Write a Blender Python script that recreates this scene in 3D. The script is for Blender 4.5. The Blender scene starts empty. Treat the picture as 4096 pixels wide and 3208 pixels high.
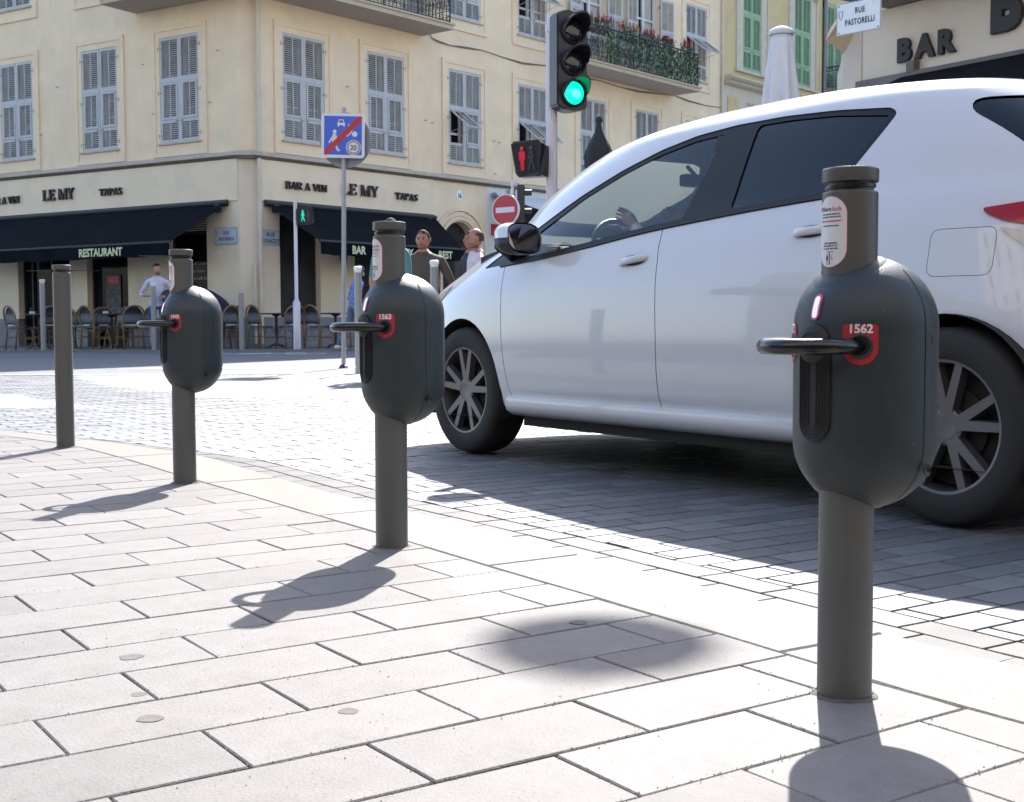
import bpy, bmesh, math, random
from mathutils import Matrix, Vector, Quaternion
from mathutils.bvhtree import BVHTree
R = math.radians
PI = math.pi
random.seed(7)
S = bpy.context.scene
C = S.collection

# ------------------------------------------------------------------ camera
HC = 0.60
cam = bpy.data.objects.new('camera', bpy.data.cameras.new('camera'))
C.objects.link(cam)
cam.data.sensor_width = 36.0
cam.data.lens = 45.0
cam.data.clip_start = 0.05
cam.data.clip_end = 400
cam.matrix_world = Matrix.Translation((0, 0, HC)) @ Matrix.Rotation(R(90 - 3.45), 4, 'X') @ Matrix.Rotation(R(-0.2), 4, 'Z')
cam.data.dof.use_dof = True
cam.data.dof.focus_distance = 3.2
cam.data.dof.aperture_fstop = 20.0
S.camera = cam
S.render.resolution_x = 1024
S.render.resolution_y = 802

# ------------------------------------------------------------------ light
SUN_AZ, SUN_EL = 12.5, 43.5
w = bpy.data.worlds.new('World')
S.world = w
w.use_nodes = True
nt = w.node_tree
bg = nt.nodes['Background']
sky = nt.nodes.new('ShaderNodeTexSky')
sky.sky_type = 'NISHITA'
sky.sun_disc = False
sky.sun_elevation = R(SUN_EL)
sky.sun_rotation = R(SUN_AZ)
sky.altitude = 20
sky.air_density = 1.0
sky.dust_density = 1.2
sky.ozone_density = 1.0
nt.links.new(sky.outputs[0], bg.inputs[0])
bg.inputs[1].default_value = 0.122
sd = bpy.data.lights.new('sun', 'SUN')
sd.energy = 3.9
sd.angle = R(0.53)
sd.color = (1.0, 0.965, 0.915)
sun = bpy.data.objects.new('sun', sd)
C.objects.link(sun)
sdir = Vector((math.sin(R(SUN_AZ)) * math.cos(R(SUN_EL)), math.cos(R(SUN_AZ)) * math.cos(R(SUN_EL)), math.sin(R(SUN_EL))))
sun.rotation_euler = sdir.to_track_quat('Z', 'Y').to_euler()
sun.location = sdir * 60
S.view_settings.view_transform = 'Standard'
S.view_settings.look = 'None'
S.view_settings.gamma = 1.0
S.view_settings.use_curve_mapping = False
S.view_settings.exposure = 1.78
S.render.engine = 'CYCLES'
S.cycles.max_bounces = 8
S.cycles.transparent_max_bounces = 16

# ------------------------------------------------------------------ helpers
WM = {}          # world matrices of created objects


def meta(o, label=None, cat=None, group=None, kind=None):
    if label: o['label'] = label
    if cat: o['category'] = cat
    if group: o['group'] = group
    if kind: o['kind'] = kind
    return o


def link(o, parent=None, M=None):
    C.objects.link(o)
    M = M.copy() if M is not None else Matrix()
    if parent is not None:
        o.parent = parent
        o.matrix_local = WM[parent.name].inverted() @ M
    else:
        o.matrix_world = M
    WM[o.name] = M
    return o


def empty(name, M, label=None, cat=None, group=None):
    o = bpy.data.objects.new(name, None)
    o.empty_display_size = 0.2
    link(o, None, M)
    return meta(o, label, cat, group)


def mesh_of(name, bm, mats, smooth=False, recalc=True):
    if recalc:
        bmesh.ops.recalc_face_normals(bm, faces=bm.faces[:])
    me = bpy.data.meshes.new(name)
    bm.to_mesh(me)
    bm.free()
    if not isinstance(mats, (list, tuple)): mats = [mats]
    for m in mats: me.materials.append(m)
    if smooth:
        me.polygons.foreach_set('use_smooth', [True] * len(me.polygons))
        if smooth is not True:
            me.set_sharp_from_angle(angle=R(smooth))
    return me


def obj(name, me, parent=None, M=None):
    o = bpy.data.objects.new(name, me)
    if M is None and parent is not None: M = WM[parent.name]
    return link(o, parent, M)


def mk(name, bm, mats, parent=None, M=None, smooth=False):
    """bm is in the frame M (default: the parent's frame)"""
    return obj(name, mesh_of(name, bm, mats, smooth), parent, M)


def mks(name, bm, mats, parent=None, M=None, smooth=False):
    """like mk, one object for each loose piece of the mesh"""
    bm.verts.index_update(); seen = set(); out = []
    bm.verts.ensure_lookup_table()
    for v in bm.verts:
        if v.index in seen: continue
        isl = []; st = [v]; seen.add(v.index)
        while st:
            q = st.pop(); isl.append(q)
            for e in q.link_edges:
                o_ = e.other_vert(q)
                if o_.index not in seen: seen.add(o_.index); st.append(o_)
        nb = bmesh.new(); mp = {q: nb.verts.new(q.co) for q in isl}
        fs = {f for q in isl for f in q.link_faces}
        for f in fs:
            g = nb.faces.new([mp[q] for q in f.verts]); g.material_index = f.material_index
        out.append(mk(name, nb, mats, parent, M, smooth))
    bm.free()
    return out


def T(x, y, z): return Matrix.Translation((x, y, z))
def RZ(deg): return Matrix.Rotation(R(deg), 4, 'Z')
def RX(deg): return Matrix.Rotation(R(deg), 4, 'X')
def RY(deg): return Matrix.Rotation(R(deg), 4, 'Y')


def tree_copy(root, M, label=None, group=None):
    """copy of a thing with copies of its parts and sub-parts, mesh data shared"""
    c = root.copy()
    C.objects.link(c)
    c.matrix_world = M
    WM[c.name] = M
    if label: c['label'] = label
    if group: c['group'] = group
    def rec(a, b):
        for ch in list(a.children):
            d = ch.copy()
            C.objects.link(d)
            d.parent = b
            WM[d.name] = WM[b.name] @ ch.matrix_local
            rec(ch, d)
    rec(root, c)
    return c


def box(bm, x0, x1, y0, y1, z0, z1, M=None, mi=0, bev=0):
    vs = [bm.verts.new((x, y, z)) for x in (x0, x1) for y in (y0, y1) for z in (z0, z1)]
    if M is not None:
        for v in vs: v.co = M @ v.co
    fs = []
    for a, b, c, d in ((0, 1, 3, 2), (4, 6, 7, 5), (0, 4, 5, 1), (2, 3, 7, 6), (0, 2, 6, 4), (1, 5, 7, 3)):
        f = bm.faces.new((vs[a], vs[b], vs[c], vs[d])); f.material_index = mi; fs.append(f)
    if bev:
        es = list({e for f in fs for e in f.edges})
        r = bmesh.ops.bevel(bm, geom=es, offset=bev, segments=2, profile=0.6, affect='EDGES')
        for f in r['faces']: f.material_index = mi
    return fs


def quad(bm, pts, mi=0):
    f = bm.faces.new([bm.verts.new(p) for p in pts]); f.material_index = mi
    return f


def ring_loft(bm, rings, closed=True, cap0=False, cap1=False, mi=0):
    """rings: list of lists of coordinates with equal counts"""
    vr = [[bm.verts.new(p) for p in r] for r in rings]
    n = len(vr[0])
    m = n if closed else n - 1
    for a, b in zip(vr, vr[1:]):
        for i in range(m):
            j = (i + 1) % n
            f = bm.faces.new((a[i], a[j], b[j], b[i])); f.material_index = mi
    if cap0:
        f = bm.faces.new(vr[0][::-1]); f.material_index = mi
    if cap1:
        f = bm.faces.new(vr[-1]); f.material_index = mi
    return vr


def lathe(bm, prof, n=24, M=None, cap0=True, cap1=True, mi=0):
    """prof: (radius, z) pairs"""
    rings = []
    for r, z in prof:
        rings.append([(r * math.cos(2 * PI * i / n), r * math.sin(2 * PI * i / n), z) for i in range(n)])
    if M is not None:
        rings = [[M @ Vector(p) for p in r] for r in rings]
    return ring_loft(bm, rings, True, cap0, cap1, mi)


def frame_at(d):
    d = Vector(d).normalized()
    up = Vector((0, 0, 1)) if abs(d.z) < 0.95 else Vector((0, 1, 0))
    a = d.cross(up).normalized()
    return a, d.cross(a).normalized()


def tube(bm, pts, r, n=8, closed=False, mi=0, caps=True):
    """tube through pts, r a number or list"""
    P = [Vector(p) for p in pts]
    rings = []
    prev = None
    for i, p in enumerate(P):
        if closed:
            d = P[(i + 1) % len(P)] - P[i - 1]
        else:
            d = P[min(i + 1, len(P) - 1)] - P[max(i - 1, 0)]
        if prev is None:
            a, b = frame_at(d)
        else:
            d.normalize()
            a = prev - d * prev.dot(d)
            if a.length < 1e-6: a, b = frame_at(d)
            a.normalize(); b = d.cross(a)
        prev = a
        rr = r[i] if isinstance(r, (list, tuple)) else r
        rings.append([p + (a * math.cos(2 * PI * k / n) + b * math.sin(2 * PI * k / n)) * rr for k in range(n)])
    if closed:
        rings.append(rings[0])
        vr = [[bm.verts.new(p) for p in q] for q in rings[:-1]]
        vr.append(vr[0])
        for a, b in zip(vr, vr[1:]):
            for i in range(n):
                j = (i + 1) % n
                f = bm.faces.new((a[i], a[j], b[j], b[i])); f.material_index = mi
    else:
        ring_loft(bm, rings, True, caps, caps, mi)


def prism(bm, poly, axis_pts, mi=0):
    """poly: list of 3d points (planar), extruded by vector"""
    e = Vector(axis_pts)
    a = [bm.verts.new(p) for p in poly]
    b = [bm.verts.new(Vector(p) + e) for p in poly]
    n = len(a)
    fs = [bm.faces.new(a[::-1]), bm.faces.new(b)]
    for i in range(n):
        j = (i + 1) % n
        fs.append(bm.faces.new((a[i], a[j], b[j], b[i])))
    for f in fs: f.material_index = mi
    return fs


def text_mesh(s, size, depth=0.0, bold=0.0, mat=None, align='CENTER', sx=1.0, spacing=1.0, bevel=0.0):
    """mesh in the XZ plane facing -Y, baseline at z=0"""
    cu = bpy.data.curves.new('txt', 'FONT')
    cu.body = s
    cu.size = size
    cu.align_x = align
    cu.extrude = depth / 2
    cu.offset = bold
    cu.space_character = spacing
    cu.bevel_depth = bevel
    cu.resolution_u = 4
    o = bpy.data.objects.new('txt', cu)
    C.objects.link(o)
    bpy.context.view_layer.update()
    dg = bpy.context.evaluated_depsgraph_get()
    me = bpy.data.meshes.new_from_object(o.evaluated_get(dg))
    bpy.data.objects.remove(o)
    bpy.data.curves.remove(cu)
    me.transform(Matrix.Scale(sx, 4, (1, 0, 0)))
    me.transform(RX(90))
    me.materials.clear()
    if mat: me.materials.append(mat)
    return me


def bm_from(me):
    bm = bmesh.new(); bm.from_mesh(me); return bm


def spline(tab, x):
    """monotone-ish cubic interpolation through table [(x, y), ...]"""
    if x <= tab[0][0]: return tab[0][1]
    if x >= tab[-1][0]: return tab[-1][1]
    for i in range(len(tab) - 1):
        if tab[i][0] <= x <= tab[i + 1][0]: break
    x0, y0 = tab[i]; x1, y1 = tab[i + 1]
    h = x1 - x0
    d = (y1 - y0) / h
    dm = (y0 - tab[i - 1][1]) / (x0 - tab[i - 1][0]) if i > 0 else d
    dp = (tab[i + 2][1] - y1) / (tab[i + 2][0] - x1) if i + 2 < len(tab) else d
    m0 = 0 if dm * d <= 0 else 2 * dm * d / (dm + d)
    m1 = 0 if dp * d <= 0 else 2 * dp * d / (dp + d)
    t = (x - x0) / h
    return (2 * t**3 - 3 * t**2 + 1) * y0 + (t**3 - 2 * t**2 + t) * h * m0 + (-2 * t**3 + 3 * t**2) * y1 + (t**3 - t**2) * h * m1


# ------------------------------------------------------------------ materials
def mat(name, col, rough=0.6, metal=0.0, var=0.0, vscale=5.0, bump=0.0, bscale=60.0, spec=0.5, coat=0.0,
        dirt=None, dscale=2.0, dlo=0.5, dhi=0.7, streak=None, trans=0.0, emit=None, estr=0.0, ior=1.5, rvar=0.0,
        perobj=0.0, tone=0.0, speck=None, spscale=300.0, spamt=0.6, alpha=1.0, sheen=0.0):
    m = bpy.data.materials.new(name)
    m.use_nodes = True
    t = m.node_tree
    N = t.nodes; L = t.links
    p = N['Principled BSDF']
    p.inputs['Roughness'].default_value = rough
    p.inputs['Metallic'].default_value = metal
    p.inputs['Specular IOR Level'].default_value = spec
    p.inputs['Coat Weight'].default_value = coat
    p.inputs['Coat Roughness'].default_value = 0.03
    p.inputs['Transmission Weight'].default_value = trans
    p.inputs['IOR'].default_value = ior
    p.inputs['Alpha'].default_value = alpha
    p.inputs['Sheen Weight'].default_value = sheen
    c4 = (*col, 1)
    p.inputs['Base Color'].default_value = c4
    tc = N.new('ShaderNodeTexCoord')
    cur = None
    def noise(scale, detail=6, rough_=0.6, sc=None):
        n = N.new('ShaderNodeTexNoise')
        n.inputs['Scale'].default_value = scale
        n.inputs['Detail'].default_value = detail
        n.inputs['Roughness'].default_value = rough_
        if sc:
            mp = N.new('ShaderNodeMapping'); mp.inputs['Scale'].default_value = sc
            L.new(tc.outputs['Object'], mp.inputs[0]); L.new(mp.outputs[0], n.inputs['Vector'])
        else:
            L.new(tc.outputs['Object'], n.inputs['Vector'])
        return n
    def mix(fac, a, b):
        x = N.new('ShaderNodeMix'); x.data_type = 'RGBA'
        if isinstance(fac, float): x.inputs[0].default_value = fac
        else: L.new(fac, x.inputs[0])
        for s_, v in ((6, a), (7, b)):
            if isinstance(v, tuple): x.inputs[s_].default_value = v
            else: L.new(v, x.inputs[s_])
        return x.outputs[2]
    def ramp(src, lo, hi):
        r = N.new('ShaderNodeMapRange')
        r.inputs['From Min'].default_value = lo; r.inputs['From Max'].default_value = hi
        L.new(src, r.inputs[0]); return r.outputs[0]
    if var:
        n = noise(vscale)
        lo = tuple(max(0, c * (1 - var)) for c in col) + (1,)
        hi = tuple(min(1, c * (1 + var)) for c in col) + (1,)
        cur = mix(ramp(n.outputs[0], 0.3, 0.7), lo, hi)
    if dirt:
        n = noise(dscale, 8, 0.65)
        cur = mix(ramp(n.outputs[0], dlo, dhi), cur or c4, (*dirt, 1))
    if streak:
        n = noise(3.0, 5, 0.6, (6, 6, 0.35))
        cur = mix(ramp(n.outputs[0], 0.56, 0.80), cur or c4, (*streak, 1))
    if speck:
        n = noise(spscale, 2, 0.5)
        cur = mix(ramp(n.outputs[0], spamt, spamt + 0.08), cur or c4, (*speck, 1))
    if perobj:
        oi = N.new('ShaderNodeObjectInfo')
        hs = N.new('ShaderNodeHueSaturation')
        mr = N.new('ShaderNodeMapRange')
        mr.inputs['To Min'].default_value = 1 - perobj; mr.inputs['To Max'].default_value = 1 + perobj
        L.new(oi.outputs['Random'], mr.inputs[0]); L.new(mr.outputs[0], hs.inputs['Value'])
        if cur: L.new(cur, hs.inputs['Color'])
        else: hs.inputs['Color'].default_value = c4
        cur = hs.outputs[0]
    if tone:
        at = N.new('ShaderNodeAttribute'); at.attribute_name = 'tone'
        hs = N.new('ShaderNodeHueSaturation'); mr = N.new('ShaderNodeMapRange')
        mr.inputs['To Min'].default_value = 1 - tone; mr.inputs['To Max'].default_value = 1 + tone
        L.new(at.outputs['Fac'], mr.inputs[0]); L.new(mr.outputs[0], hs.inputs['Value'])
        L.new(cur, hs.inputs['Color']); cur = hs.outputs[0]
    if cur: L.new(cur, p.inputs['Base Color'])
    if rvar:
        n = noise(vscale * 2)
        r = N.new('ShaderNodeMapRange')
        r.inputs['To Min'].default_value = max(0, rough - rvar); r.inputs['To Max'].default_value = min(1, rough + rvar)
        L.new(n.outputs[0], r.inputs[0]); L.new(r.outputs[0], p.inputs['Roughness'])
    if bump:
        n = noise(bscale, 8, 0.6)
        b = N.new('ShaderNodeBump'); b.inputs['Strength'].default_value = 1.0
        b.inputs['Distance'].default_value = bump
        L.new(n.outputs[0], b.inputs['Height']); L.new(b.outputs[0], p.inputs['Normal'])
    if emit:
        p.inputs['Emission Color'].default_value = (*emit, 1)
        p.inputs['Emission Strength'].default_value = estr
    return m


MT = {}
MT['stucco'] = mat('stucco', (0.80, 0.645, 0.445), 0.9, var=0.07, vscale=1.5, bump=0.003, bscale=40, dirt=(0.72, 0.575, 0.42), dscale=0.8, dlo=0.45, dhi=0.75, streak=(0.68, 0.55, 0.41))
MT['stucco_low'] = mat('stucco_low', (0.70, 0.60, 0.45), 0.9, var=0.05, vscale=1.2, bump=0.003, bscale=50, dirt=(0.55, 0.47, 0.36), dscale=0.9, dlo=0.5, dhi=0.8)
MT['fascia'] = mat('fascia', (0.78, 0.65, 0.47), 0.85, var=0.03, vscale=1.5, bump=0.001, dirt=(0.68, 0.58, 0.43), dscale=1.0)
MT['dado'] = mat('dado', (0.20, 0.21, 0.235), 0.8, var=0.08, vscale=2, bump=0.002, dirt=(0.15, 0.155, 0.17), dscale=1.5)
MT['cornice_top'] = mat('cornice_grey', (0.50, 0.44, 0.36), 0.9, var=0.08, vscale=3, dirt=(0.38, 0.34, 0.28), dscale=3, streak=(0.36, 0.32, 0.27))
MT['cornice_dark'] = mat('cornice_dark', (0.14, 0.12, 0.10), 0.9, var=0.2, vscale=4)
MT['shutter'] = mat('shutter_paint', (0.47, 0.475, 0.48), 0.65, var=0.06, vscale=6, dirt=(0.27, 0.28, 0.28), dscale=6, dlo=0.55, dhi=0.8, streak=(0.29, 0.30, 0.29))
MT['shutter_in'] = mat('shutter_slat', (0.43, 0.41, 0.375), 0.75, var=0.10, vscale=10, dirt=(0.26, 0.24, 0.20), dscale=5, dlo=0.45, dhi=0.75)
MT['green_shutter'] = mat('green_shutter', (0.27, 0.42, 0.25), 0.7, var=0.08, vscale=6, dirt=(0.20, 0.30, 0.18), dscale=5)
MT['green_slat'] = mat('green_slat', (0.22, 0.34, 0.20), 0.75, var=0.1, vscale=8)
MT['iron'] = mat('iron', (0.035, 0.036, 0.04), 0.55, metal=0.2, var=0.2, vscale=20)
MT['hinge'] = mat('hinge', (0.20, 0.21, 0.23), 0.6, metal=0.3)
MT['darkroom'] = mat('dark_interior', (0.018, 0.017, 0.017), 0.8, var=0.5, vscale=2)
MT['glass_dark'] = mat('shop_glass', (0.010, 0.011, 0.014), 0.08, spec=0.08, var=0.3, vscale=1.2)
MT['white_frame'] = mat('white_frame', (0.62, 0.63, 0.62), 0.5, var=0.04)
MT['curtain'] = mat('curtain', (0.42, 0.40, 0.36), 0.9, var=0.15, vscale=8)
MT['awning'] = mat('awning_cloth', (0.003, 0.0045, 0.008), 0.95, spec=0.15, var=0.35, vscale=1.3, bump=0.002, bscale=200, dirt=(0.008, 0.011, 0.016), dscale=2.5, dlo=0.5, dhi=0.8)
MT['sign_black'] = mat('sign_letters', (0.022, 0.018, 0.016), 0.5, var=0.2, vscale=10)
MT['awn_text'] = mat('awning_print', (0.62, 0.66, 0.42), 0.7, var=0.05)
MT['white_print'] = mat('white_print', (0.38, 0.40, 0.42), 0.7)
MT['enamel'] = mat('enamel_plate', (0.46, 0.52, 0.60), 0.3, var=0.06, vscale=6, coat=0.3)
MT['enamel_white'] = mat('enamel_white', (0.72, 0.76, 0.80), 0.3, var=0.03, vscale=6, coat=0.3)
MT['navy_print'] = mat('navy_print', (0.012, 0.016, 0.035), 0.4)
MT['rim_print'] = mat('rim_print', (0.05, 0.08, 0.18), 0.4)
MT['pipe'] = mat('drainpipe', (0.60, 0.52, 0.40), 0.6, var=0.06, vscale=4, streak=(0.34, 0.30, 0.24))
MT['paver'] = mat('paver', (0.166, 0.155, 0.148), 0.68, var=0.13, vscale=6, bump=0.0016, bscale=160, perobj=0.09,
                  dirt=(0.118, 0.108, 0.104), dscale=5, dlo=0.50, dhi=0.72, speck=(0.085, 0.078, 0.076), spscale=170, spamt=0.65, spec=0.25)
MT['kerbstone'] = mat('kerb_granite', (0.185, 0.174, 0.155), 0.7, var=0.05, vscale=14, bump=0.0015, bscale=180, perobj=0.04,
                      speck=(0.12, 0.10, 0.08), spscale=150, spamt=0.62, spec=0.25)
MT['sett'] = mat('sett', (0.098, 0.104, 0.118), 0.56, var=0.16, vscale=9, bump=0.0020, bscale=120, perobj=0.22, spec=0.42,
                 dirt=(0.10, 0.10, 0.108), dscale=5, dlo=0.5, dhi=0.75, speck=(0.22, 0.22, 0.23), spscale=140, spamt=0.66)
MT['sett_far'] = mat('sett_far', (0.112, 0.117, 0.128), 0.54, tone=0.30, var=0.12, vscale=4, bump=0.0016, bscale=80, spec=0.9,
                     dirt=(0.12, 0.12, 0.13), dscale=9, dlo=0.5, dhi=0.75)
MT['sett_white'] = mat('sett_white', (0.46, 0.455, 0.44), 0.5, var=0.1, vscale=5, bump=0.001, bscale=80)
MT['gutter'] = mat('gutter_stone', (0.092, 0.087, 0.084), 0.65, spec=0.3, var=0.10, vscale=9, bump=0.0015, bscale=130, perobj=0.12,
                   speck=(0.13, 0.12, 0.115), spscale=150, spamt=0.62)
MT['mortar'] = mat('mortar', (0.026, 0.023, 0.023), 0.95, spec=0.1, var=0.3, vscale=40, bump=0.003, bscale=200)
MT['asphalt'] = mat('asphalt', (0.125, 0.13, 0.145), 0.75, var=0.12, vscale=2.5, bump=0.003, bscale=150, dirt=(0.10, 0.10, 0.11), dscale=0.8)
MT['far_pave'] = mat('far_pavement', (0.16, 0.15, 0.14), 0.8, var=0.15, vscale=3, bump=0.001)
MT['road_paint'] = mat('road_paint', (0.62, 0.64, 0.66), 0.6, var=0.1, vscale=8, dirt=(0.30, 0.31, 0.33), dscale=9, dlo=0.55, dhi=0.7)
MT['ground'] = mat('ground', (0.16, 0.155, 0.15), 0.85, var=0.15, vscale=1.0)
# ------------------------------------------------------------------ ground
AU = R(55.9)
U2 = Vector((math.sin(AU), math.cos(AU)))
V2 = Vector((math.cos(AU), -math.sin(AU)))
def uv(u, v): return (U2.x * u + V2.x * v, U2.y * u + V2.y * v)


def sstep(a, b, x):
    t = min(1, max(0, (x - a) / (b - a)))
    return t * t * (3 - 2 * t)


def zroad(x, y):
    return -0.05 + 0.05 * sstep(7.0, 15.0, y) + 0.08 * sstep(15.0, 25.5, y)


# kerb lines (inner = edge of the slabs, outer = edge of the road)
OUTER = [(9.0, -9.6), (6.0, -5.16), (2.2, 0.46), (0.891, 2.19), (0.595, 2.646), (0.478, 2.83), (0.291, 3.13), (0.149, 3.343), (0.049, 3.517),
         (-0.30, 4.05), (-0.655, 4.554), (-0.90, 4.97), (-1.109, 5.324), (-1.446, 5.899), (-1.611, 6.071), (-2.1, 6.60), (-2.65, 7.10), (-3.3, 7.62), (-4.6, 8.4), (-6.5, 9.2), (-9.5, 10.1), (-16, 11.6)]
INNER = [(8.76, -9.77), (5.76, -5.32), (1.96, 0.28), (0.70, 1.97), (0.61, 2.106), (0.379, 2.479), (0.295, 2.598), (0.191, 2.768), (0.0, 3.054),
         (-0.36, 3.62), (-0.722, 4.163), (-0.923, 4.484), (-1.092, 4.73), (-1.378, 5.162), (-1.5375, 5.42), (-1.76, 5.762), (-1.874, 5.928), (-2.114, 6.278), (-2.5, 6.72), (-3.05, 7.18), (-4.2, 7.85), (-6.4, 8.65), (-9.3, 9.5), (-15.8, 10.9)]


def smooth_line(L, k=2):
    P = [Vector(p) for p in L]
    for _ in range(k):
        Q = [P[0]]
        for a, b in zip(P, P[1:]):
            Q += [a * .75 + b * .25, a * .25 + b * .75]
        Q.append(P[-1])
        P = Q
    return P


OUT_S, INN_S = smooth_line(OUTER, 1), smooth_line(INNER, 1)


def side(L, p):
    """signed distance to polyline: positive on the road side; also returns nearest point and normal"""
    best = None
    p = Vector(p)
    for a, b in zip(L, L[1:]):
        d = b - a
        t = max(0, min(1, (p - a).dot(d) / d.length_squared))
        q = a + d * t
        e = (p - q).length
        if best is None or e < best[0] - 1e-9:
            n = Vector((d.y, -d.x)).normalized()     # to the right of travel = road side
            best = (e, q, n)
    e, q, n = best
    return (e if (p - q).dot(n) > 0 else -e), q, n


def clip(poly, q, n, keep_neg=True, gap=0.0):
    out = []
    f = lambda p: ((Vector(p) - q).dot(n) + gap) * (1 if keep_neg else -1)
    if not keep_neg: f = lambda p: -((Vector(p) - q).dot(n) - gap)
    for i in range(len(poly)):
        a, b = poly[i], poly[(i + 1) % len(poly)]
        fa, fb = f(a), f(b)
        if fa <= 0: out.append(a)
        if fa * fb < 0:
            t = fa / (fa - fb)
            out.append((a[0] + (b[0] - a[0]) * t, a[1] + (b[1] - a[1]) * t))
    return out


def clip_line(poly, L, keep_neg, gap):
    """clip a small convex polygon by the half planes of the line near it"""
    for c in list(poly):
        s, q, n = side(L, c)
        if (s > -gap) if keep_neg else (s < gap):
            poly = clip(poly, q, n, keep_neg, gap)
            if len(poly) < 3: return []
    return poly


def area(p):
    return abs(sum(p[i][0] * p[(i + 1) % len(p)][1] - p[(i + 1) % len(p)][0] * p[i][1] for i in range(len(p)))) / 2


def stone(bm, poly, z, th=0.03, bev=0.003, mi=0, tilt=(0, 0), jag=0.0):
    """bevelled flat stone; poly counter-clockwise list of xy, centre-relative or absolute"""
    n = len(poly)
    tl_ = bm.faces.layers.float.get('tone') or bm.faces.layers.float.new('tone'); tv_ = random.random()
    cx = sum(p[0] for p in poly) / n; cy = sum(p[1] for p in poly) / n
    s = sum(poly[i][0] * poly[(i + 1) % n][1] - poly[(i + 1) % n][0] * poly[i][1] for i in range(n))
    if s < 0: poly = poly[::-1]
    def inset(d):
        out = []
        for i in range(n):
            a, b, c = Vector(poly[i - 1]), Vector(poly[i]), Vector(poly[(i + 1) % n])
            e1 = (b - a).normalized(); e2 = (c - b).normalized()
            n1 = Vector((-e1.y, e1.x)); n2 = Vector((-e2.y, e2.x))
            m = n1 + n2
            if m.length < 1e-4: m = n1.copy()
            m.normalize()
            k = d / max(0.35, m.dot(n1))
            out.append(b + m * k)
        return out
    zz = lambda p: z + (p[0] - cx) * tilt[0] + (p[1] - cy) * tilt[1]
    bot = [bm.verts.new((p[0], p[1], zz(p) - th)) for p in poly]
    mid = [bm.verts.new((p[0], p[1], zz(p) - bev)) for p in poly]
    top = [bm.verts.new((p[0], p[1], zz(p))) for p in inset(bev)]
    for a, b in ((bot, mid), (mid, top)):
        for i in range(n):
            j = (i + 1) % n
            f = bm.faces.new((a[i], a[j], b[j], b[i])); f.material_index = mi; f[tl_] = tv_
    f = bm.faces.new(top); f.material_index = mi; f[tl_] = tv_


def sheet(name, poly, zf, m, step=None, kind='structure'):
    bm = bmesh.new()
    if step is None:
        bm.faces.new([bm.verts.new((x, y, zf(x, y))) for x, y in poly])
    bmesh.ops.recalc_face_normals(bm, faces=bm.faces[:])
    for f in bm.faces:
        if f.normal.z < 0: f.normal_flip()
    me = mesh_of(name, bm, m, recalc=False)
    o = obj(name, me)
    meta(o, kind=kind)
    return o


# wide ground sheet to the horizon, below everything
sheet('ground', [(-180, -120), (180, -120), (180, 260), (-180, 260)], lambda x, y: -0.20, MT['ground'])

# road bed (mortar under the setts), one strip mesh following the road height
def strip_mesh(name, x0, x1, ys, zf, m, dz, kind='structure', xf=None):
    bm = bmesh.new()
    prev = None
    for y in ys:
        a = bm.verts.new((x0 if xf is None else xf(y)[0], y, zf(0, y) + dz)); b = bm.verts.new((x1 if xf is None else xf(y)[1], y, zf(0, y) + dz))
        if prev: bm.faces.new((prev[0], prev[1], b, a))
        prev = (a, b)
    o = obj(name, mesh_of(name, bm, m, smooth=True, recalc=False))
    meta(o, kind=kind)
    return o

YSET = 15.4
ys = [-9, -4, 0, 4, 7] + [7 + i * 0.75 for i in range(1, 12)]
ys = [y for y in ys if y < YSET] + [YSET]
paved_road = strip_mesh('paved_road', -40, 60, ys, zroad, MT['mortar'], -0.014)
ya = [YSET + i * 1.2 for i in range(0, 9)]
ya = [y for y in ya if y < 25.3] + [25.3]
asphalt_road = strip_mesh('asphalt_road', -40, 60, ya, zroad, MT['asphalt'], 0.0)

# pavement base under the slabs
bm = bmesh.new()
pts = [(p.x, p.y) for p in INN_S] + [(-16, -10)]
f = bm.faces.new([bm.verts.new((x, y, -0.009)) for x, y in pts])
if f.calc_area() and f.normal.z < 0: pass
bm.normal_update()
for f in bm.faces:
    if f.normal.z < 0: f.normal_flip()
bmesh.ops.triangulate(bm, faces=bm.faces[:])
pavement = meta(obj('pavement', mesh_of('pavement', bm, MT['mortar'], recalc=False)), kind='structure')

# kerb body (one real step) with separate kerb stones
bm = bmesh.new()
n = min(len(OUT_S), len(INN_S))
def resample(L, n):
    ls = [0]
    for a, b in zip(L, L[1:]): ls.append(ls[-1] + (b - a).length)
    out = []
    for i in range(n):
        s = ls[-1] * i / (n - 1)
        k = 0
        while k < len(ls) - 2 and ls[k + 1] < s: k += 1
        t = (s - ls[k]) / (ls[k + 1] - ls[k])
        out.append(L[k].lerp(L[k + 1], t))
    return out
OR = resample(OUT_S, 240)
kerb_root = meta(obj('kerb', mesh_of('kerb', bmesh.new(), MT['mortar'])), kind='structure')
bmk = bmesh.new()
prev = None
for p in OR:
    s, q, nn = side(INN_S, p)
    a = bmk.verts.new((p.x - 0.006 * nn.x, p.y - 0.006 * nn.y, -0.008)); b = bmk.verts.new((q.x, q.y, -0.008)); c = bmk.verts.new((p.x - 0.006 * nn.x, p.y - 0.006 * nn.y, -0.19))
    if prev:
        bmk.faces.new((prev[0], prev[1], b, a)); bmk.faces.new((prev[0], a, c, prev[2]))
    prev = (a, b, c)
bmk.to_mesh(kerb_root.data); bmk.free()
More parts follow.
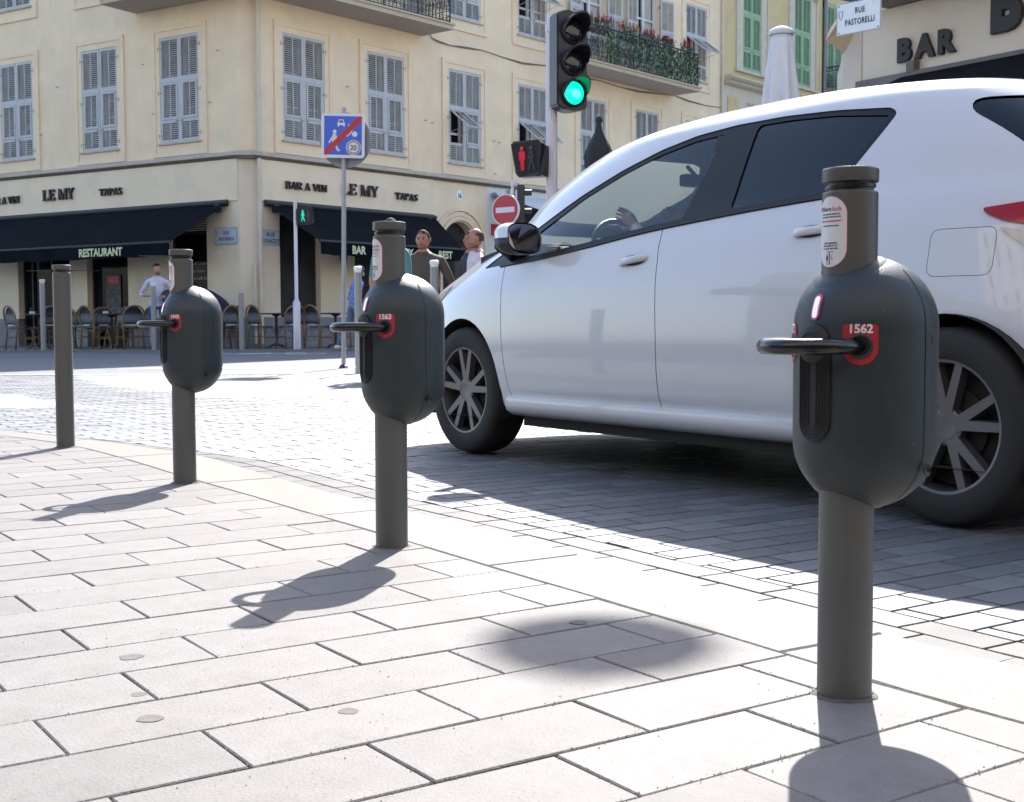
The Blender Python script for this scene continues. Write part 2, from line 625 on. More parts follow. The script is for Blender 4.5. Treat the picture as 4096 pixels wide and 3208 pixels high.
# stones
acc = 0; start = 0; lens = []
k = 0
i0 = 0
segs = []
target = 0.95
for i in range(1, len(OR)):
    acc += (OR[i] - OR[i - 1]).length
    if acc >= target:
        segs.append((i0, i)); i0 = i; acc = 0; target = random.uniform(0.85, 1.05)
for a, b in segs:
    mid = OR[(a + b) // 2]
    if mid.y < 0.3 or mid.x < -9: continue
    o_pts = [OR[j] for j in range(a, b + 1)]
    i_pts = []
    for p in o_pts:
        s, q, nn = side(INN_S, p); i_pts.append(q + nn * 0.002)
    d0 = (o_pts[1] - o_pts[0]).normalized() * 0.0025; d1 = (o_pts[-1] - o_pts[-2]).normalized() * 0.0025
    o_pts[0] = o_pts[0] + d0; i_pts[0] = i_pts[0] + d0; o_pts[-1] = o_pts[-1] - d1; i_pts[-1] = i_pts[-1] - d1
    poly = [(p.x - mid.x, p.y - mid.y) for p in o_pts] + [(p.x - mid.x, p.y - mid.y) for p in reversed(i_pts)]
    bm = bmesh.new()
    stone(bm, poly, random.uniform(-0.0005, 0.0005), th=0.11, bev=0.005)
    obj('kerb_stone', mesh_of('kerb_stone', bm, MT['kerbstone']), kerb_root, T(mid.x, mid.y, 0))

# slabs of the near pavement: running bond along u
SP, SL = 0.1915, 0.3672
V0 = -1.73 * 0.6
cand = []
for r in range(-60, 14):
    v1 = V0 + r * SP; v0 = v1 - SP
    off = (1.104 if r % 2 == 1 else 0.783 + 0.001) * 0.6
    for c in range(-40, 12):
        u0 = off + c * SL; u1 = u0 + SL
        cx, cy = uv((u0 + u1) / 2, (v0 + v1) / 2)
        if cy < 1.0 or cy > 9.6 or abs(cx) > 0.62 * cy + 0.55: continue
        if side(INN_S, (cx, cy))[0] > 0.25: continue
        cand.append((math.hypot(cx, cy), u0, u1, v0, v1, cx, cy))
cand.sort()
slab_stuff = bmesh.new()
slab_cache = {}
nslab = 0
rnd = random.Random(3)
GAP = 0.0038
for dist, u0, u1, v0, v1, cx, cy in cand:
    j = lambda: rnd.uniform(-0.0012, 0.0012)
    q = [uv(u0 + GAP / 2 + j(), v0 + GAP / 2 + j()), uv(u1 - GAP / 2 + j(), v0 + GAP / 2 + j()), uv(u1 - GAP / 2 + j(), v1 - GAP / 2 + j()), uv(u0 + GAP / 2 + j(), v1 - GAP / 2 + j())]
    poly = clip_line(q, INN_S, True, 0.003)
    if len(poly) < 3 or area(poly) < 0.0012: continue
    zt = rnd.uniform(-0.0008, 0.0008)
    tl = (rnd.uniform(-0.004, 0.004), rnd.uniform(-0.004, 0.004))
    if nslab < 300:
        full = area(poly) > area(q) * 0.999
        key = nslab % 8 if full else None
        if full and key in slab_cache:
            me = slab_cache[key]
        else:
            bm = bmesh.new()
            stone(bm, [(x - cx, y - cy) for x, y in poly], 0, th=0.03, bev=0.0022, tilt=tl)
            me = mesh_of('slab', bm, MT['paver'])
            if full: slab_cache[key] = me
        obj('slab', me, pavement, T(cx, cy, zt))
        nslab += 1
    else:
        stone(slab_stuff, poly, zt, th=0.03, bev=0.0022, tilt=tl)
if len(slab_stuff.faces):
    meta(obj('slab_field', mesh_of('slab_field', slab_stuff, MT['paver']), pavement), kind='stuff')

# loose grit lying in the joints of the slabs
MT['grit'] = mat('grit', (0.30, 0.26, 0.20), 0.9, var=.4, vscale=300)
bm = bmesh.new()
rg = random.Random(9)
for i in range(5200):
    y = 1.25 + 3.4 * rg.random() ** 1.6
    x = rg.uniform(-.45, .45) * y
    if side(INN_S, (x, y))[0] > 0.0: continue
    u = x * U2.x + y * U2.y; v = x * V2.x + y * V2.y
    r_ = math.floor((v - V0) / SP) + 1
    if rg.random() < .72: v = V0 + round((v - V0) / SP) * SP + rg.gauss(0, .0035)
    elif rg.random() < .7:
        off = (1.104 if r_ % 2 == 1 else 0.784) * 0.6
        u = off + round((u - off) / SL) * SL + rg.gauss(0, .0035)
    x, y = uv(u, v); s_ = rg.uniform(.0006, .0020)
    a_ = rg.uniform(0, 6.28)
    p = [bm.verts.new((x + s_ * math.cos(a_ + k * 2.1), y + s_ * math.sin(a_ + k * 2.1), .0)) for k in range(3)]
    t_ = bm.verts.new((x, y, s_ * .8 + .0006))
    for k in range(3): bm.faces.new((p[k], p[(k + 1) % 3], t_))
meta(obj('grit', mesh_of('grit', bm, MT['grit'])), kind='stuff')
GUM = [(-.691, 2.285, .021, 'round grey gum spot on the slab at the left, farthest of the three there'), (-.609, 2.05, .013, 'small faint gum spot on a slab at the lower left, the middle one of three'),
       (-.555, 1.922, .020, 'grey gum spot on the slab at the lower left, nearest of the three there'), (-.256, 1.956, .016, 'grey gum spot on the slab right of the lower left group'), (.132, 2.542, .018, 'dark round spot inside the soft round shadow')]
MT['gum'] = mat('gum_spot', (0.142, 0.132, 0.129), 0.9, spec=0.1, var=.15, vscale=40)
for k, (gx, gy, rr_, lab) in enumerate(GUM):
    bm = bmesh.new(); n_ = 22
    f = bm.faces.new([bm.verts.new((rr_ * (1 + .10 * math.sin(3 * t + k) + .06 * math.sin(5 * t)) * math.cos(t), rr_ * (1 + .10 * math.sin(2 * t + k)) * math.sin(t), .00095)) for t in [2 * PI * i / n_ for i in range(n_)]])
    meta(obj('gum_spot', mesh_of('gum_spot', bm, MT['gum']), None, T(gx, gy, 0)), lab, 'stain')

# setts: gutter rows following the kerb, then running bond
GW = 0.109
gut = 3 * GW
road_pieces = []
# gutter rows
for row in range(3):
    off0 = 0.004 + row * GW; off1 = off0 + GW - 0.0085
    acc = random.uniform(0, 0.2); last = 0
    pos = []
    d = 0
    L2 = [0]
    for a, b in zip(OR, OR[1:]): L2.append(L2[-1] + (b - a).length)
    def at(s):
        k = 0
        lo, hi = 0, len(L2) - 2
        while lo < hi:
            m_ = (lo + hi) // 2
            if L2[m_ + 1] < s: lo = m_ + 1
            else: hi = m_
        k = lo
        t = (s - L2[k]) / (L2[k + 1] - L2[k])
        dd = (OR[k + 1] - OR[k]).normalized()
        return OR[k].lerp(OR[k + 1], t), Vector((dd.y, -dd.x))
    s = random.uniform(0, .2)
    while s < L2[-1] - 0.5:
        l = random.uniform(0.20, 0.235)
        p, nn = at(s + 0.004); p2, n2 = at(s + l - 0.004)
        if p.y > 0.5 and p.x > -9 and abs(p.x) < p.y * .65 + 1:
            poly = [tuple(p + nn * off0), tuple(p2 + n2 * off0), tuple(p2 + n2 * off1), tuple(p + nn * off1)]
            road_pieces.append((poly, 'g'))
        s += l
STRIPES = [[(-8.6, 14.6), (-7.0, 15.0), (-3.85, 10.1), (-5.6, 10.2), (-8.6, 13.0)],
           ]
ST2 = []
def inpoly(p, poly):
    c = False
    n = len(poly)
    for i in range(n):
        a, b = poly[i], poly[(i + 1) % n]
        if (a[1] > p[1]) != (b[1] > p[1]) and p[0] < (b[0] - a[0]) * (p[1] - a[1]) / (b[1] - a[1]) + a[0]: c = not c
    return c
WHITE = [[(-7.2, 13.6), (-6.4, 13.7), (-3.25, 10.0), (-4.4, 9.8), (-6.2, 10.9), (-7.5, 12.3)],
         [(-5.2, 15.3), (-3.9, 15.3), (-1.15, 11.4), (-2.5, 11.0), (-4.0, 12.8)],
         [(-9.9, 15.35), (-8.3, 15.35), (-7.6, 14.5), (-9.2, 13.9)],
         [(-2.9, 15.38), (-1.3, 15.38), (0.6, 12.6), (-0.7, 12.3)]]
SW, SLN = 0.109, 0.218
for r in range(-160, 40):
    v0 = -0.03 + r * SW
    for c in range(-40, 90):
        u0 = 0.06 + c * SLN + (SLN / 2 if r % 2 else 0)
        cx, cy = uv(u0 + SLN / 2, v0 + SW / 2)
        if cy < 1.2 or cy > YSET or abs(cx) > 0.62 * cy + 0.9: continue
        s, q_, n_ = side(OUT_S, (cx, cy))
        if s < gut - 0.12: continue
        j = lambda: rnd.uniform(-0.0015, 0.0015)
        poly = [uv(u0 + .0048 + j(), v0 + .0048 + j()), uv(u0 + SLN - .0048 + j(), v0 + .0048 + j()), uv(u0 + SLN - .0048 + j(), v0 + SW - .0048 + j()), uv(u0 + .0048 + j(), v0 + SW - .0048 + j())]
        poly = [p for p in poly if p[1] < YSET - .01] if cy > YSET - .3 else poly
        if len(poly) < 3: continue
        if s < gut + 0.2: poly = clip_line(poly, OUT_S, False, gut + 0.003)
        if len(poly) < 3 or area(poly) < 0.0015: continue
        wh = any(inpoly((cx, cy), W_) for W_ in WHITE)
        road_pieces.append((poly, 'w' if wh else 's'))
def pd(pc):
    p = pc[0][0]
    return math.hypot(p[0], p[1]) if (p[1] > 1.7 and abs(p[0]) < 0.42 * p[1] + 0.05) else 50 + p[1]
road_pieces.sort(key=pd)
stuff = {'g': bmesh.new(), 's': bmesh.new(), 'w': bmesh.new()}
mats_ = {'g': MT['gutter'], 's': MT['sett'], 'w': MT['sett_white']}
cnt = 0
for poly, kd in road_pieces:
    cx = sum(p[0] for p in poly) / len(poly); cy = sum(p[1] for p in poly) / len(poly)
    near_ = cy < 6
    z = zroad(cx, cy) + rnd.uniform(-0.0005, 0.0005) * (1 if near_ else 2.5)
    tl = (rnd.uniform(-0.004, 0.004) * (1 if near_ else 2), rnd.uniform(-0.004, 0.004) * (1 if near_ else 2))
    if cnt < 300 and kd != 'w' and pd((poly, kd)) < 50:
        bm = bmesh.new()
        stone(bm, [(x - cx, y - cy) for x, y in poly], 0, th=0.03, bev=0.0014, tilt=tl)
        obj('sett' if kd == 's' else 'gutter_stone', mesh_of('sett', bm, mats_[kd]), paved_road, T(cx, cy, z))
        cnt += 1
    else:
        stone(stuff[kd], poly, z, th=0.025, bev=0.0018, tilt=tl)
meta(obj('sett_field', mesh_of('sett_field', stuff['s'], MT['sett_far']), paved_road), kind='stuff')
meta(obj('gutter_row', mesh_of('gutter_row', stuff['g'], MT['gutter']), paved_road), kind='stuff')
meta(obj('white_crossing_setts', mesh_of('white_crossing_setts', stuff['w'], MT['sett_white']), paved_road), kind='stuff')

# far pavement with its kerb
bm = bmesh.new()
box(bm, -40, 60, 25.55, 70, -0.19, 0.11)
far_pavement = meta(obj('far_pavement', mesh_of('far_pavement', bm, MT['far_pave'])), kind='structure')
bm = bmesh.new()
far_kerb = None
x = -12.4
kb = None
while x < 4:
    b2 = bmesh.new()
    l = 1.0
    box(b2, 0.004, l - 0.004, 0, 0.246, -0.15, 0.0, bev=0.012)
    if kb is None: kb = mesh_of('kerb_stone', b2, MT['kerbstone'])
    else: b2.free()
    obj('kerb_stone', kb, far_pavement, T(x, 25.302, 0.112))
    x += l
# white edge line between setts and asphalt and bicycle mark
bm = bmesh.new()
box(bm, -12.5, 9, YSET + 0.02, YSET + 0.16, 0.0, 0.006)
meta(obj('edge_line', mesh_of('edge_line', bm, MT['road_paint'])), kind='structure')
bm = bmesh.new()
M = T(-4.35, 23.2, zroad(0, 23.2) + 0.004)
for cxx in (-0.62, 0.62):
    pts = [(cxx + 0.34 * math.cos(t * PI / 10), 0.52 * math.sin(t * PI / 10), 0) for t in range(20)]
    tube(bm, [M @ Vector(p) for p in pts], 0.03, n=4, closed=True)
for a, b in (((-0.62, 0), (-0.2, .5)), ((-.2, .5), (.4, .45)), ((.4, .45), (0, 0)), ((-.62, 0), (0, 0)), ((-.2, .5), (0, 0)), ((.62, 0), (.35, .75)), ((.2, .75), (.5, .72)), ((-.35, .62), (-.1, .62))):
    tube(bm, [M @ Vector((*a, 0)), M @ Vector((*b, 0))], 0.035, n=4)
for v in bm.verts: v.co.z = M.translation.z + (v.co.z - M.translation.z) * 0.06 + 0.22 * 0
me = mesh_of('bicycle_marking', bm, MT['road_paint'])
meta(obj('bicycle_marking', me), kind='structure')
bm = bmesh.new()
quad(bm, [(-5.3, 17.2, zroad(0, 17.2) + .005), (-1.6, 17.2, zroad(0, 17.2) + .005), (-1.4, 18.0, zroad(0, 18.0) + .005), (-4.0, 18.0, zroad(0, 18.0) + .005)])
meta(obj('painted_island', mesh_of('painted_island', bm, MT['road_paint'])), kind='structure')
# ------------------------------------------------------------------ corner building
PR = Vector((-5.3698, 27.0, 0)); PL = Vector((-5.7159, 27.0, 0))
FRM = T(*PR) @ RZ(90 - 40.5)            # x runs right along the facade, y into the building
FLM = T(*PL) @ RZ(90 - 121.9)    # x runs right; the facade lies at negative x
ROOF = 11.45
BASEZ = 0.11

bld = empty('corner_building', T(-5.54, 27.0, BASEZ), 'cream corner building with closed grey shutters above two black awnings', 'building')


def wall_panel(bm, x0, x1, z0, z1, holes, th=0.35, M=None, mi=0):
    """flat wall facing -y at y=0 with rectangular holes (x0,x1,z0,z1), with reveals"""
    xs = sorted({x0, x1, *[h for a in holes for h in a[:2]]})
    zs = sorted({z0, z1, *[h for a in holes for h in a[2:4]]})
    def isin(x, z): return any(a[0] < x < a[1] and a[2] < z < a[3] for a in holes)
    V = {}
    def v(x, y, z):
        k = (x, y, z)
        if k not in V:
            c = Vector(k)
            V[k] = bm.verts.new(M @ c if M is not None else c)
        return V[k]
    for i in range(len(xs) - 1):
        for j in range(len(zs) - 1):
            a, b, c, d = xs[i], xs[i + 1], zs[j], zs[j + 1]
            if a < x0 - 1e-6 or b > x1 + 1e-6 or isin((a + b) / 2, (c + d) / 2): continue
            f = bm.faces.new((v(a, 0, c), v(b, 0, c), v(b, 0, d), v(a, 0, d))); f.material_index = mi
    for a, b, c, d in holes:
        y = th
        for q in (((a, c), (a, d)), ((b, d), (b, c)), ((a, d), (b, d)), ((b, c), (a, c))):
            (p, r), (s_, t_) = q
            f = bm.faces.new((v(p, 0, r), v(p, y, r), v(s_, y, t_), v(s_, 0, t_))); f.material_index = mi


# --- shutters
def shutter_mesh(flap_open=False, W=0.583, Hh=2.27, m1=None, m2=None, mirror=False, name='shutter', top_slats=True):
    """leaf from x=0..W, z=0..H, hinge at x=0, front face toward -y"""
    bm = bmesh.new()
    t = 0.035
    fr = 0.055
    z = [0.0, 0.07, 0.43, 0.50, 1.30, 1.40, Hh - 0.07, Hh]
    box(bm, 0, fr, 0, t, 0, Hh); box(bm, W - fr, W, 0, t, 0, Hh)
    for a, b in ((z[0], z[1]), (z[2], z[3]), (z[4], z[5]), (z[6], z[7])):
        box(bm, fr, W - fr, 0, t, a, b)
    def slats(x0, x1, z0, z1, M=None):
        n = max(2, int((z1 - z0) / 0.043))
        dz = (z1 - z0) / n
        cols = ((x0, (x0 + x1) / 2 - 0.012), ((x0 + x1) / 2 + 0.012, x1))
        box(bm, (x0 + x1) / 2 - 0.012, (x0 + x1) / 2 + 0.012, 0.006, t - 0.004, z0, z1, M=M)
        for a, b in cols:
            for i in range(n):
                zz = z0 + i * dz
                ps = [(a, 0.008, zz), (b, 0.008, zz), (b, 0.030, zz + dz * 0.72), (a, 0.030, zz + dz * 0.72)]
                ps2 = [(a, 0.008, zz), (b, 0.008, zz), (b, 0.012, zz - 0.004 + dz * 0.14), (a, 0.012, zz - 0.004 + dz * 0.14)]
                for q in (ps,):
                    vs = [Vector(p) for p in q]
                    if M is not None: vs = [M @ p for p in vs]
                    quad(bm, vs, 1)
    slats(fr, W - fr, z[5], z[6])
    slats(fr, W - fr, z[1], z[2])
    # middle flap, hinged at its top
    fx0, fx1 = fr + 0.008, W - fr - 0.008
    M = Matrix()
    if flap_open:
        M = T(0, 0, z[4]) @ RX(-52) @ T(0, 0, -z[4])
    for a, b, c, d in ((fx0, fx0 + 0.045, z[3] + .006, z[4] - .006), (fx1 - 0.045, fx1, z[3] + .006, z[4] - .006)):
        box(bm, a, b, -0.008, 0.028, c, d, M=M)
    box(bm, fx0 + 0.045, fx1 - 0.045, -0.008, 0.028, z[3] + .006, z[3] + .055, M=M)
    box(bm, fx0 + 0.045, fx1 - 0.045, -0.008, 0.028, z[4] - .055, z[4] - .006, M=M)
    slats(fx0 + 0.045, fx1 - 0.045, z[3] + .055, z[4] - .055, M)
    if flap_open:
        for xx in (fx0 + .02, fx1 - .02):
            a = M @ Vector((xx, 0.0, z[3] + .1)); tube(bm, [a, (xx, 0.02, z[3] + .25)], 0.006, n=4)
    # hinges
    for hz in (0.16, 1.08, 2.02):
        box(bm, -0.045, 0.05, -0.006, 0.004, hz, hz + 0.03, mi=2)
        box(bm, -0.05, -0.03, -0.014, 0.02, hz - 0.03, hz + 0.05, mi=2)
    box(bm, W - 0.10, W - 0.04, -0.02, 0.0, 0.455, 0.475, mi=2)
    if mirror:
        for v in bm.verts: v.co.x = -v.co.x
    return mesh_of(name, bm, [m1 or MT['shutter'], m2 or MT['shutter_in'], MT['hinge']])


SH = {}
for fo in (False, True):
    for mi in (False, True):
        SH[(fo, mi)] = shutter_mesh(fo, mirror=mi)
# panels of the window part: dark pane with an inner frame behind the shutters
def pane_mesh(light=False):
    bm = bmesh.new()
    quad(bm, [(0, 0.20, 0), (1.18, 0.20, 0), (1.18, 0.20, 2.27), (0, 0.20, 2.27)], 0)
    for a, b in ((0.0, 0.06), (0.55, 0.63), (1.12, 1.18)): box(bm, a, b, 0.14, 0.19, 0.0, 2.27, mi=1)
    for a, b in ((0, 0.07), (0.72, 0.77), (1.45, 1.5), (2.2, 2.27)): box(bm, 0.06, 1.12, 0.15, 0.185, a, b, mi=1)
    if light:
        quad(bm, [(0.1, 0.195, .1), (0.3, 0.195, .1), (0.33, 0.195, 2.2), (0.1, 0.195, 2.2)], 2)
        quad(bm, [(0.9, 0.195, .1), (1.1, 0.195, .1), (1.1, 0.195, 2.2), (0.86, 0.195, 2.2)], 2)
    return mesh_of('window', bm, [MT['glass_dark'], MT['white_frame'], MT['curtain']])
PANE = pane_mesh(); PANE_L = pane_mesh(True)
def surround_mesh():
    bm = bmesh.new()
    # two stepped raised bands round the opening (opening 0..1.18 x 0..2.27)
    def ring(a, b, y0, y1, zb0, zb1):
        # outer margin b, inner margin a; bottoms zb0 (inner) zb1 (outer)
        box(bm, -b, -a, y0, y1, -zb1, 2.27 + b)
        box(bm, 1.18 + a, 1.18 + b, y0, y1, -zb1, 2.27 + b)
        box(bm, -a, 1.18 + a, y0, y1, 2.27 + a, 2.27 + b)
        box(bm, -a, 1.18 + a, y0, y1, -zb1, -zb0)
    ring(0.125, 0.225, -0.042, 0.0, 0.20, 0.29)
    ring(0.0, 0.125, -0.022, 0.0, 0.035, 0.20)
    return mesh_of('window_surround', bm, MT['stucco'])
SURR = surround_mesh()
bm = bmesh.new(); box(bm, -0.05, 1.23, -0.075, 0.03, -0.035, 0.002, bev=0.006); SILL = mesh_of('sill', bm, MT['cornice_top'])


def window(F, x, z, left=False, right=False, lit=False):
    M = F @ T(x, 0, z)
    wd = obj('window', PANE_L if (left or right or lit) else PANE, bld, M)
    obj('window_surround', SURR, wd, M)
    obj('sill', SILL, wd, M)
    tw = random.uniform(-0.6, 0.9)
    obj('shutter', SH[(left, False)], wd, M @ T(0.004, -0.012, 0) @ RZ(-tw))
    tw = random.uniform(-0.6, 0.9)
    obj('shutter', SH[(right, True)], wd, M @ T(1.176, -0.012, 0) @ RZ(tw))
    return wd


RW = [0.77, 3.22, 5.91, 8.53, 11.17, 13.80, 16.45]
Z1, Z2 = 4.53, 8.05
DOORS2 = [11.17, 13.80]        # french doors on the balcony
LW = [-2.24, -4.76, -7.65, -10.4, -13.0, -15.6]
LX0, RX1 = -19.0, 18.62
hr = []
for i, x in enumerate(RW):
    hr.append((x, x + 1.18, Z1, Z1 + 2.27))
    if i in (0, 1): hr.append((x, x + 1.18, 7.58, Z2 + 2.27))
    elif i in (4, 5): hr.append((x, x + 1.18, 7.58, Z2 + 2.27))
    else: hr.append((x, x + 1.18, Z2, Z2 + 2.27))
hl = []
for i, x in enumerate(LW):
    hl.append((x, x + 1.18, Z1, Z1 + 2.27))
    hl.append((x, x + 1.18, 7.58 if i == 0 else Z2, Z2 + 2.27))
bm = bmesh.new(); wall_panel(bm, 0.12, RX1, 4.22, ROOF, hr); mk('upper_wall', bm, MT['stucco'], bld, FRM)
bm = bmesh.new(); wall_panel(bm, LX0, 0.0, 4.22, ROOF, hl); mk('upper_wall', bm, MT['stucco'], bld, FLM)
# chamfered corner pier between both facades
a = FLM @ Vector((0.0, 0, 0)); b = FRM @ Vector((0.12, 0, 0))
bm = bmesh.new()
ring = [Vector((a.x, a.y, 0)), Vector((a.x + .03, a.y - .012, 0)), Vector((b.x - .03, b.y - .02, 0)), Vector((b.x, b.y, 0)), Vector(((a.x + b.x) / 2, a.y + 0.5, 0))]
ring_loft(bm, [[p + Vector((0, 0, z)) for p in ring] for z in (4.22, ROOF)], True, True, True)
mk('corner_pier', bm, MT['stucco'], bld, Matrix())
bm = bmesh.new()
ring_loft(bm, [[p + Vector((0, 0, z)) for p in ring] for z in (0.76, 4.07)], True, True, True)
mk('corner_pier', bm, MT['stucco_low'], bld, Matrix())

for i, x in enumerate(RW):
    window(FRM, x, Z1, left=i in (2, 3), right=i == 3)
for i, x in enumerate(RW):
    if i in (0, 1, 4, 5): continue
    window(FRM, x, Z2, left=i in (3, 6), right=i in (3, 6))
for i, x in enumerate(LW):
    window(FLM, x, Z1)
    if i > 0: window(FLM, x, Z2)
# french doors with folded-back shutters on the balconies
bm = bmesh.new()
quad(bm, [(0, 0.20, -0.47), (1.18, 0.20, -0.47), (1.18, 0.20, 2.27), (0, 0.20, 2.27)], 0)
for a_, b_ in ((0.0, 0.07), (0.54, 0.64), (1.11, 1.18)): box(bm, a_, b_, 0.13, 0.19, -0.47, 2.27, mi=1)
for a_, b_ in ((-0.47, -.1), (0.55, 0.62), (1.4, 1.46), (2.2, 2.27)): box(bm, 0.07, 1.11, 0.15, 0.185, a_, b_, mi=1)
for q in ((0.1, .45), (.72, 1.08)): quad(bm, [(q[0], 0.197, 0), (q[1], 0.197, 0), (q[1], 0.197, 2.2), (q[0], 0.197, 2.2)], 2)
FD = mesh_of('french_door', bm, [MT['glass_dark'], MT['white_frame'], MT['curtain']])
for F, x in ((FRM, RW[0]), (FRM, RW[1]), (FRM, RW[4]), (FRM, RW[5]), (FLM, LW[0])):
    M = F @ T(x, 0, Z2)
    d = obj('french_door', FD, bld, M)
    obj('window_surround', SURR, d, M)
    obj('shutter', SH[(False, False)], d, M @ T(-0.02, -0.05, -0.2) @ RZ(-172))
    obj('shutter', SH[(False, True)], d, M @ T(1.2, -0.05, -0.2) @ RZ(172))

# --- string course under the first floor
def course(F, x0, x1, name='cornice'):
    bm = bmesh.new()
    prof = [(0.0, 4.22), (-0.10, 4.215), (-0.12, 4.19), (-0.12, 4.13), (-0.095, 4.10), (-0.06, 4.07), (0.0, 4.07)]
    rings = [[(x, y, z) for y, z in prof] for x in (x0, x1)]
    ring_loft(bm, rings, False)
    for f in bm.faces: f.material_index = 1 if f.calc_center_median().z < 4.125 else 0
    mk(name, bm, [MT['cornice_top'], MT['cornice_dark']], bld, F)
course(FRM, -0.04, RX1); course(FLM, LX0, 0.06)
bm = bmesh.new()
a = FLM @ Vector((0.06, -0.12, 0)); b = FRM @ Vector((-0.04, -0.12, 0))
a2 = FLM @ Vector((0.0, 0, 0)); b2 = FRM @ Vector((0.0, 0, 0))
ring_loft(bm, [[(p.x, p.y, z) for p in (a, b, b2, a2)] for z in (4.128, 4.218)], True, True, True)
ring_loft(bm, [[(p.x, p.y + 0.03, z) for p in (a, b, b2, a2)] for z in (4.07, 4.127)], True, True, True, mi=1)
mk('cornice', bm, [MT['cornice_top'], MT['cornice_dark']], bld, Matrix())

# --- ground floor walls
hR = [(0.65, 1.78, 0.72, 2.95), (2.80, 5.05, 0.12, 2.95), (7.9, 18.0, 0.12, 3.75)]
ARC_X, ARC_Z, ARC_R = 6.30, 2.50, 0.62
hR.append((ARC_X - ARC_R, ARC_X + ARC_R, 0.12, ARC_Z))
hL = [(-2.12, -0.93, 0.75, 2.98), (-4.75, -3.39, 0.55, 2.98), (-7.20, -5.34, 0.12, 2.98), (-12.5, -9.0, 0.12, 2.98)]
# wall right in three height bands so the fascia can be its own part
bm = bmesh.new(); wall_panel(bm, 0.12, 5.36, 0.76, 3.30, [h if h[2] > .76 else (h[0], h[1], 0.76, h[3]) for h in hR if h[1] < 5.3]); mk('ground_floor_wall', bm, MT['stucco_low'], bld, FRM)
bm = bmesh.new(); wall_panel(bm, LX0, 0.0, 0.76, 3.30, [h if h[2] > .76 else (h[0], h[1], 0.76, h[3]) for h in hL]); mk('ground_floor_wall', bm, MT['stucco_low'], bld, FLM)
bm = bmesh.new(); box(bm, 0.10, 5.35, -0.035, 0.03, 3.20, 4.069, bev=0.004); mk('sign_fascia', bm, MT['fascia'], bld, FRM)
bm = bmesh.new(); box(bm, LX0, 0.0, -0.035, 0.03, 3.20, 4.069, bev=0.004); mk('sign_fascia', bm, MT['fascia'], bld, FLM)
# pieces of dado (slightly proud), between the openings
def dado(F, spans):
    bm = bmesh.new()
    for a, b in spans: box(bm, a, b, -0.02, 0.3, 0.112, 0.758, bev=0.004)
    mks('dado', bm, MT['dado'], bld, F)
dado(FRM, [(0.10, 2.80), (5.05, 5.66)])
dado(FLM, [(-3.38, -0.0), (-5.32, -4.76), (-8.98, -7.22), (LX0, -12.52)])
a = FLM @ Vector((0.0, -0.02, 0)); b = FRM @ Vector((0.12, -0.02, 0))
bm = bmesh.new(); ring_loft(bm, [[(p[0], p[1], z) for p in ((a.x, a.y), (b.x, b.y), (b.x, b.y + .4), (a.x, a.y + .4))] for z in (0.112, 0.758)], True, True, True)
mk('dado', bm, MT['dado'], bld, Matrix())
# arch wall s 5.36..7.32
bm = bmesh.new()
N = 24
def arc_pts(r, n=N): return [(ARC_X + r * math.cos(PI * i / n), ARC_Z + r * math.sin(PI * i / n)) for i in range(n + 1)]
ap = arc_pts(ARC_R)[::-1]       # from left to right
X0, X1_, ZT = 5.36, 7.32, 4.07
outerp = []
for x, z in ap:
    outerp.append((X0 + (X1_ - X0) * (x - (ARC_X - ARC_R)) / (2 * ARC_R), ZT))
for i in range(N):
    quad(bm, [(ap[i][0], 0, ap[i][1]), (ap[i + 1][0], 0, ap[i + 1][1]), (outerp[i + 1][0], 0, ZT), (outerp[i][0], 0, ZT)])
    quad(bm, [(ap[i][0], 0, ap[i][1]), (ap[i][0], 0.4, ap[i][1]), (ap[i + 1][0], 0.4, ap[i + 1][1]), (ap[i + 1][0], 0, ap[i + 1][1])])
quad(bm, [(X0, 0, 0.76), (ARC_X - ARC_R, 0, 0.76), (ARC_X - ARC_R, 0, ARC_Z), (X0, 0, ZT)])
quad(bm, [(X1_, 0, 0.11), (ARC_X + ARC_R, 0, 0.11), (ARC_X + ARC_R, 0, ARC_Z), (X1_, 0, ZT)])
quad(bm, [(ARC_X - ARC_R, 0, 0.11), (ARC_X - ARC_R, 0.4, 0.11), (ARC_X - ARC_R, 0.4, ARC_Z), (ARC_X - ARC_R, 0, ARC_Z)])
quad(bm, [(ARC_X + ARC_R, 0, 0.11), (ARC_X + ARC_R, 0.4, 0.11), (ARC_X + ARC_R, 0.4, ARC_Z), (ARC_X + ARC_R, 0, ARC_Z)])
mk('ground_floor_wall', bm, MT['stucco'], bld, FRM)
bm = bmesh.new()
for r0, r1, y in ((0.66, 0.74, -0.05), (0.76, 0.86, -0.03), (0.88, 0.95, -0.055)):
    A = arc_pts(r0)[::-1]; B = arc_pts(r1)[::-1]
    A = [(A[0][0], 0.9)] + A + [(A[-1][0], 0.9)]; B = [(B[0][0], 0.9)] + B + [(B[-1][0], 0.9)]
    ring_loft(bm, [[(a[0], 0, a[1]), (a[0], y, a[1]), (b[0], y, b[1]), (b[0], 0, b[1])] for a, b in zip(A, B)], False)
mk('arch_moulding', bm, MT['stucco'], bld, FRM)
MT['wood'] = mat('door_wood', (0.055, 0.032, 0.018), 0.55, var=0.25, vscale=3, bump=0.001)
bm = bmesh.new()
A = [(ARC_X + ARC_R, 0.11)] + arc_pts(ARC_R) + [(ARC_X - ARC_R, 0.11)]
bm.faces.new([bm.verts.new((x, 0.30, z)) for x, z in A])
for k in range(7):
    t = PI * (k + .5) / 7
    tube(bm, [(ARC_X, 0.27, ARC_Z + .05), (ARC_X + .6 * math.cos(t), 0.27, ARC_Z + .6 * math.sin(t))], 0.012, n=4)
box(bm, ARC_X - .62, ARC_X + .62, 0.24, 0.29, ARC_Z - .06, ARC_Z + .05)
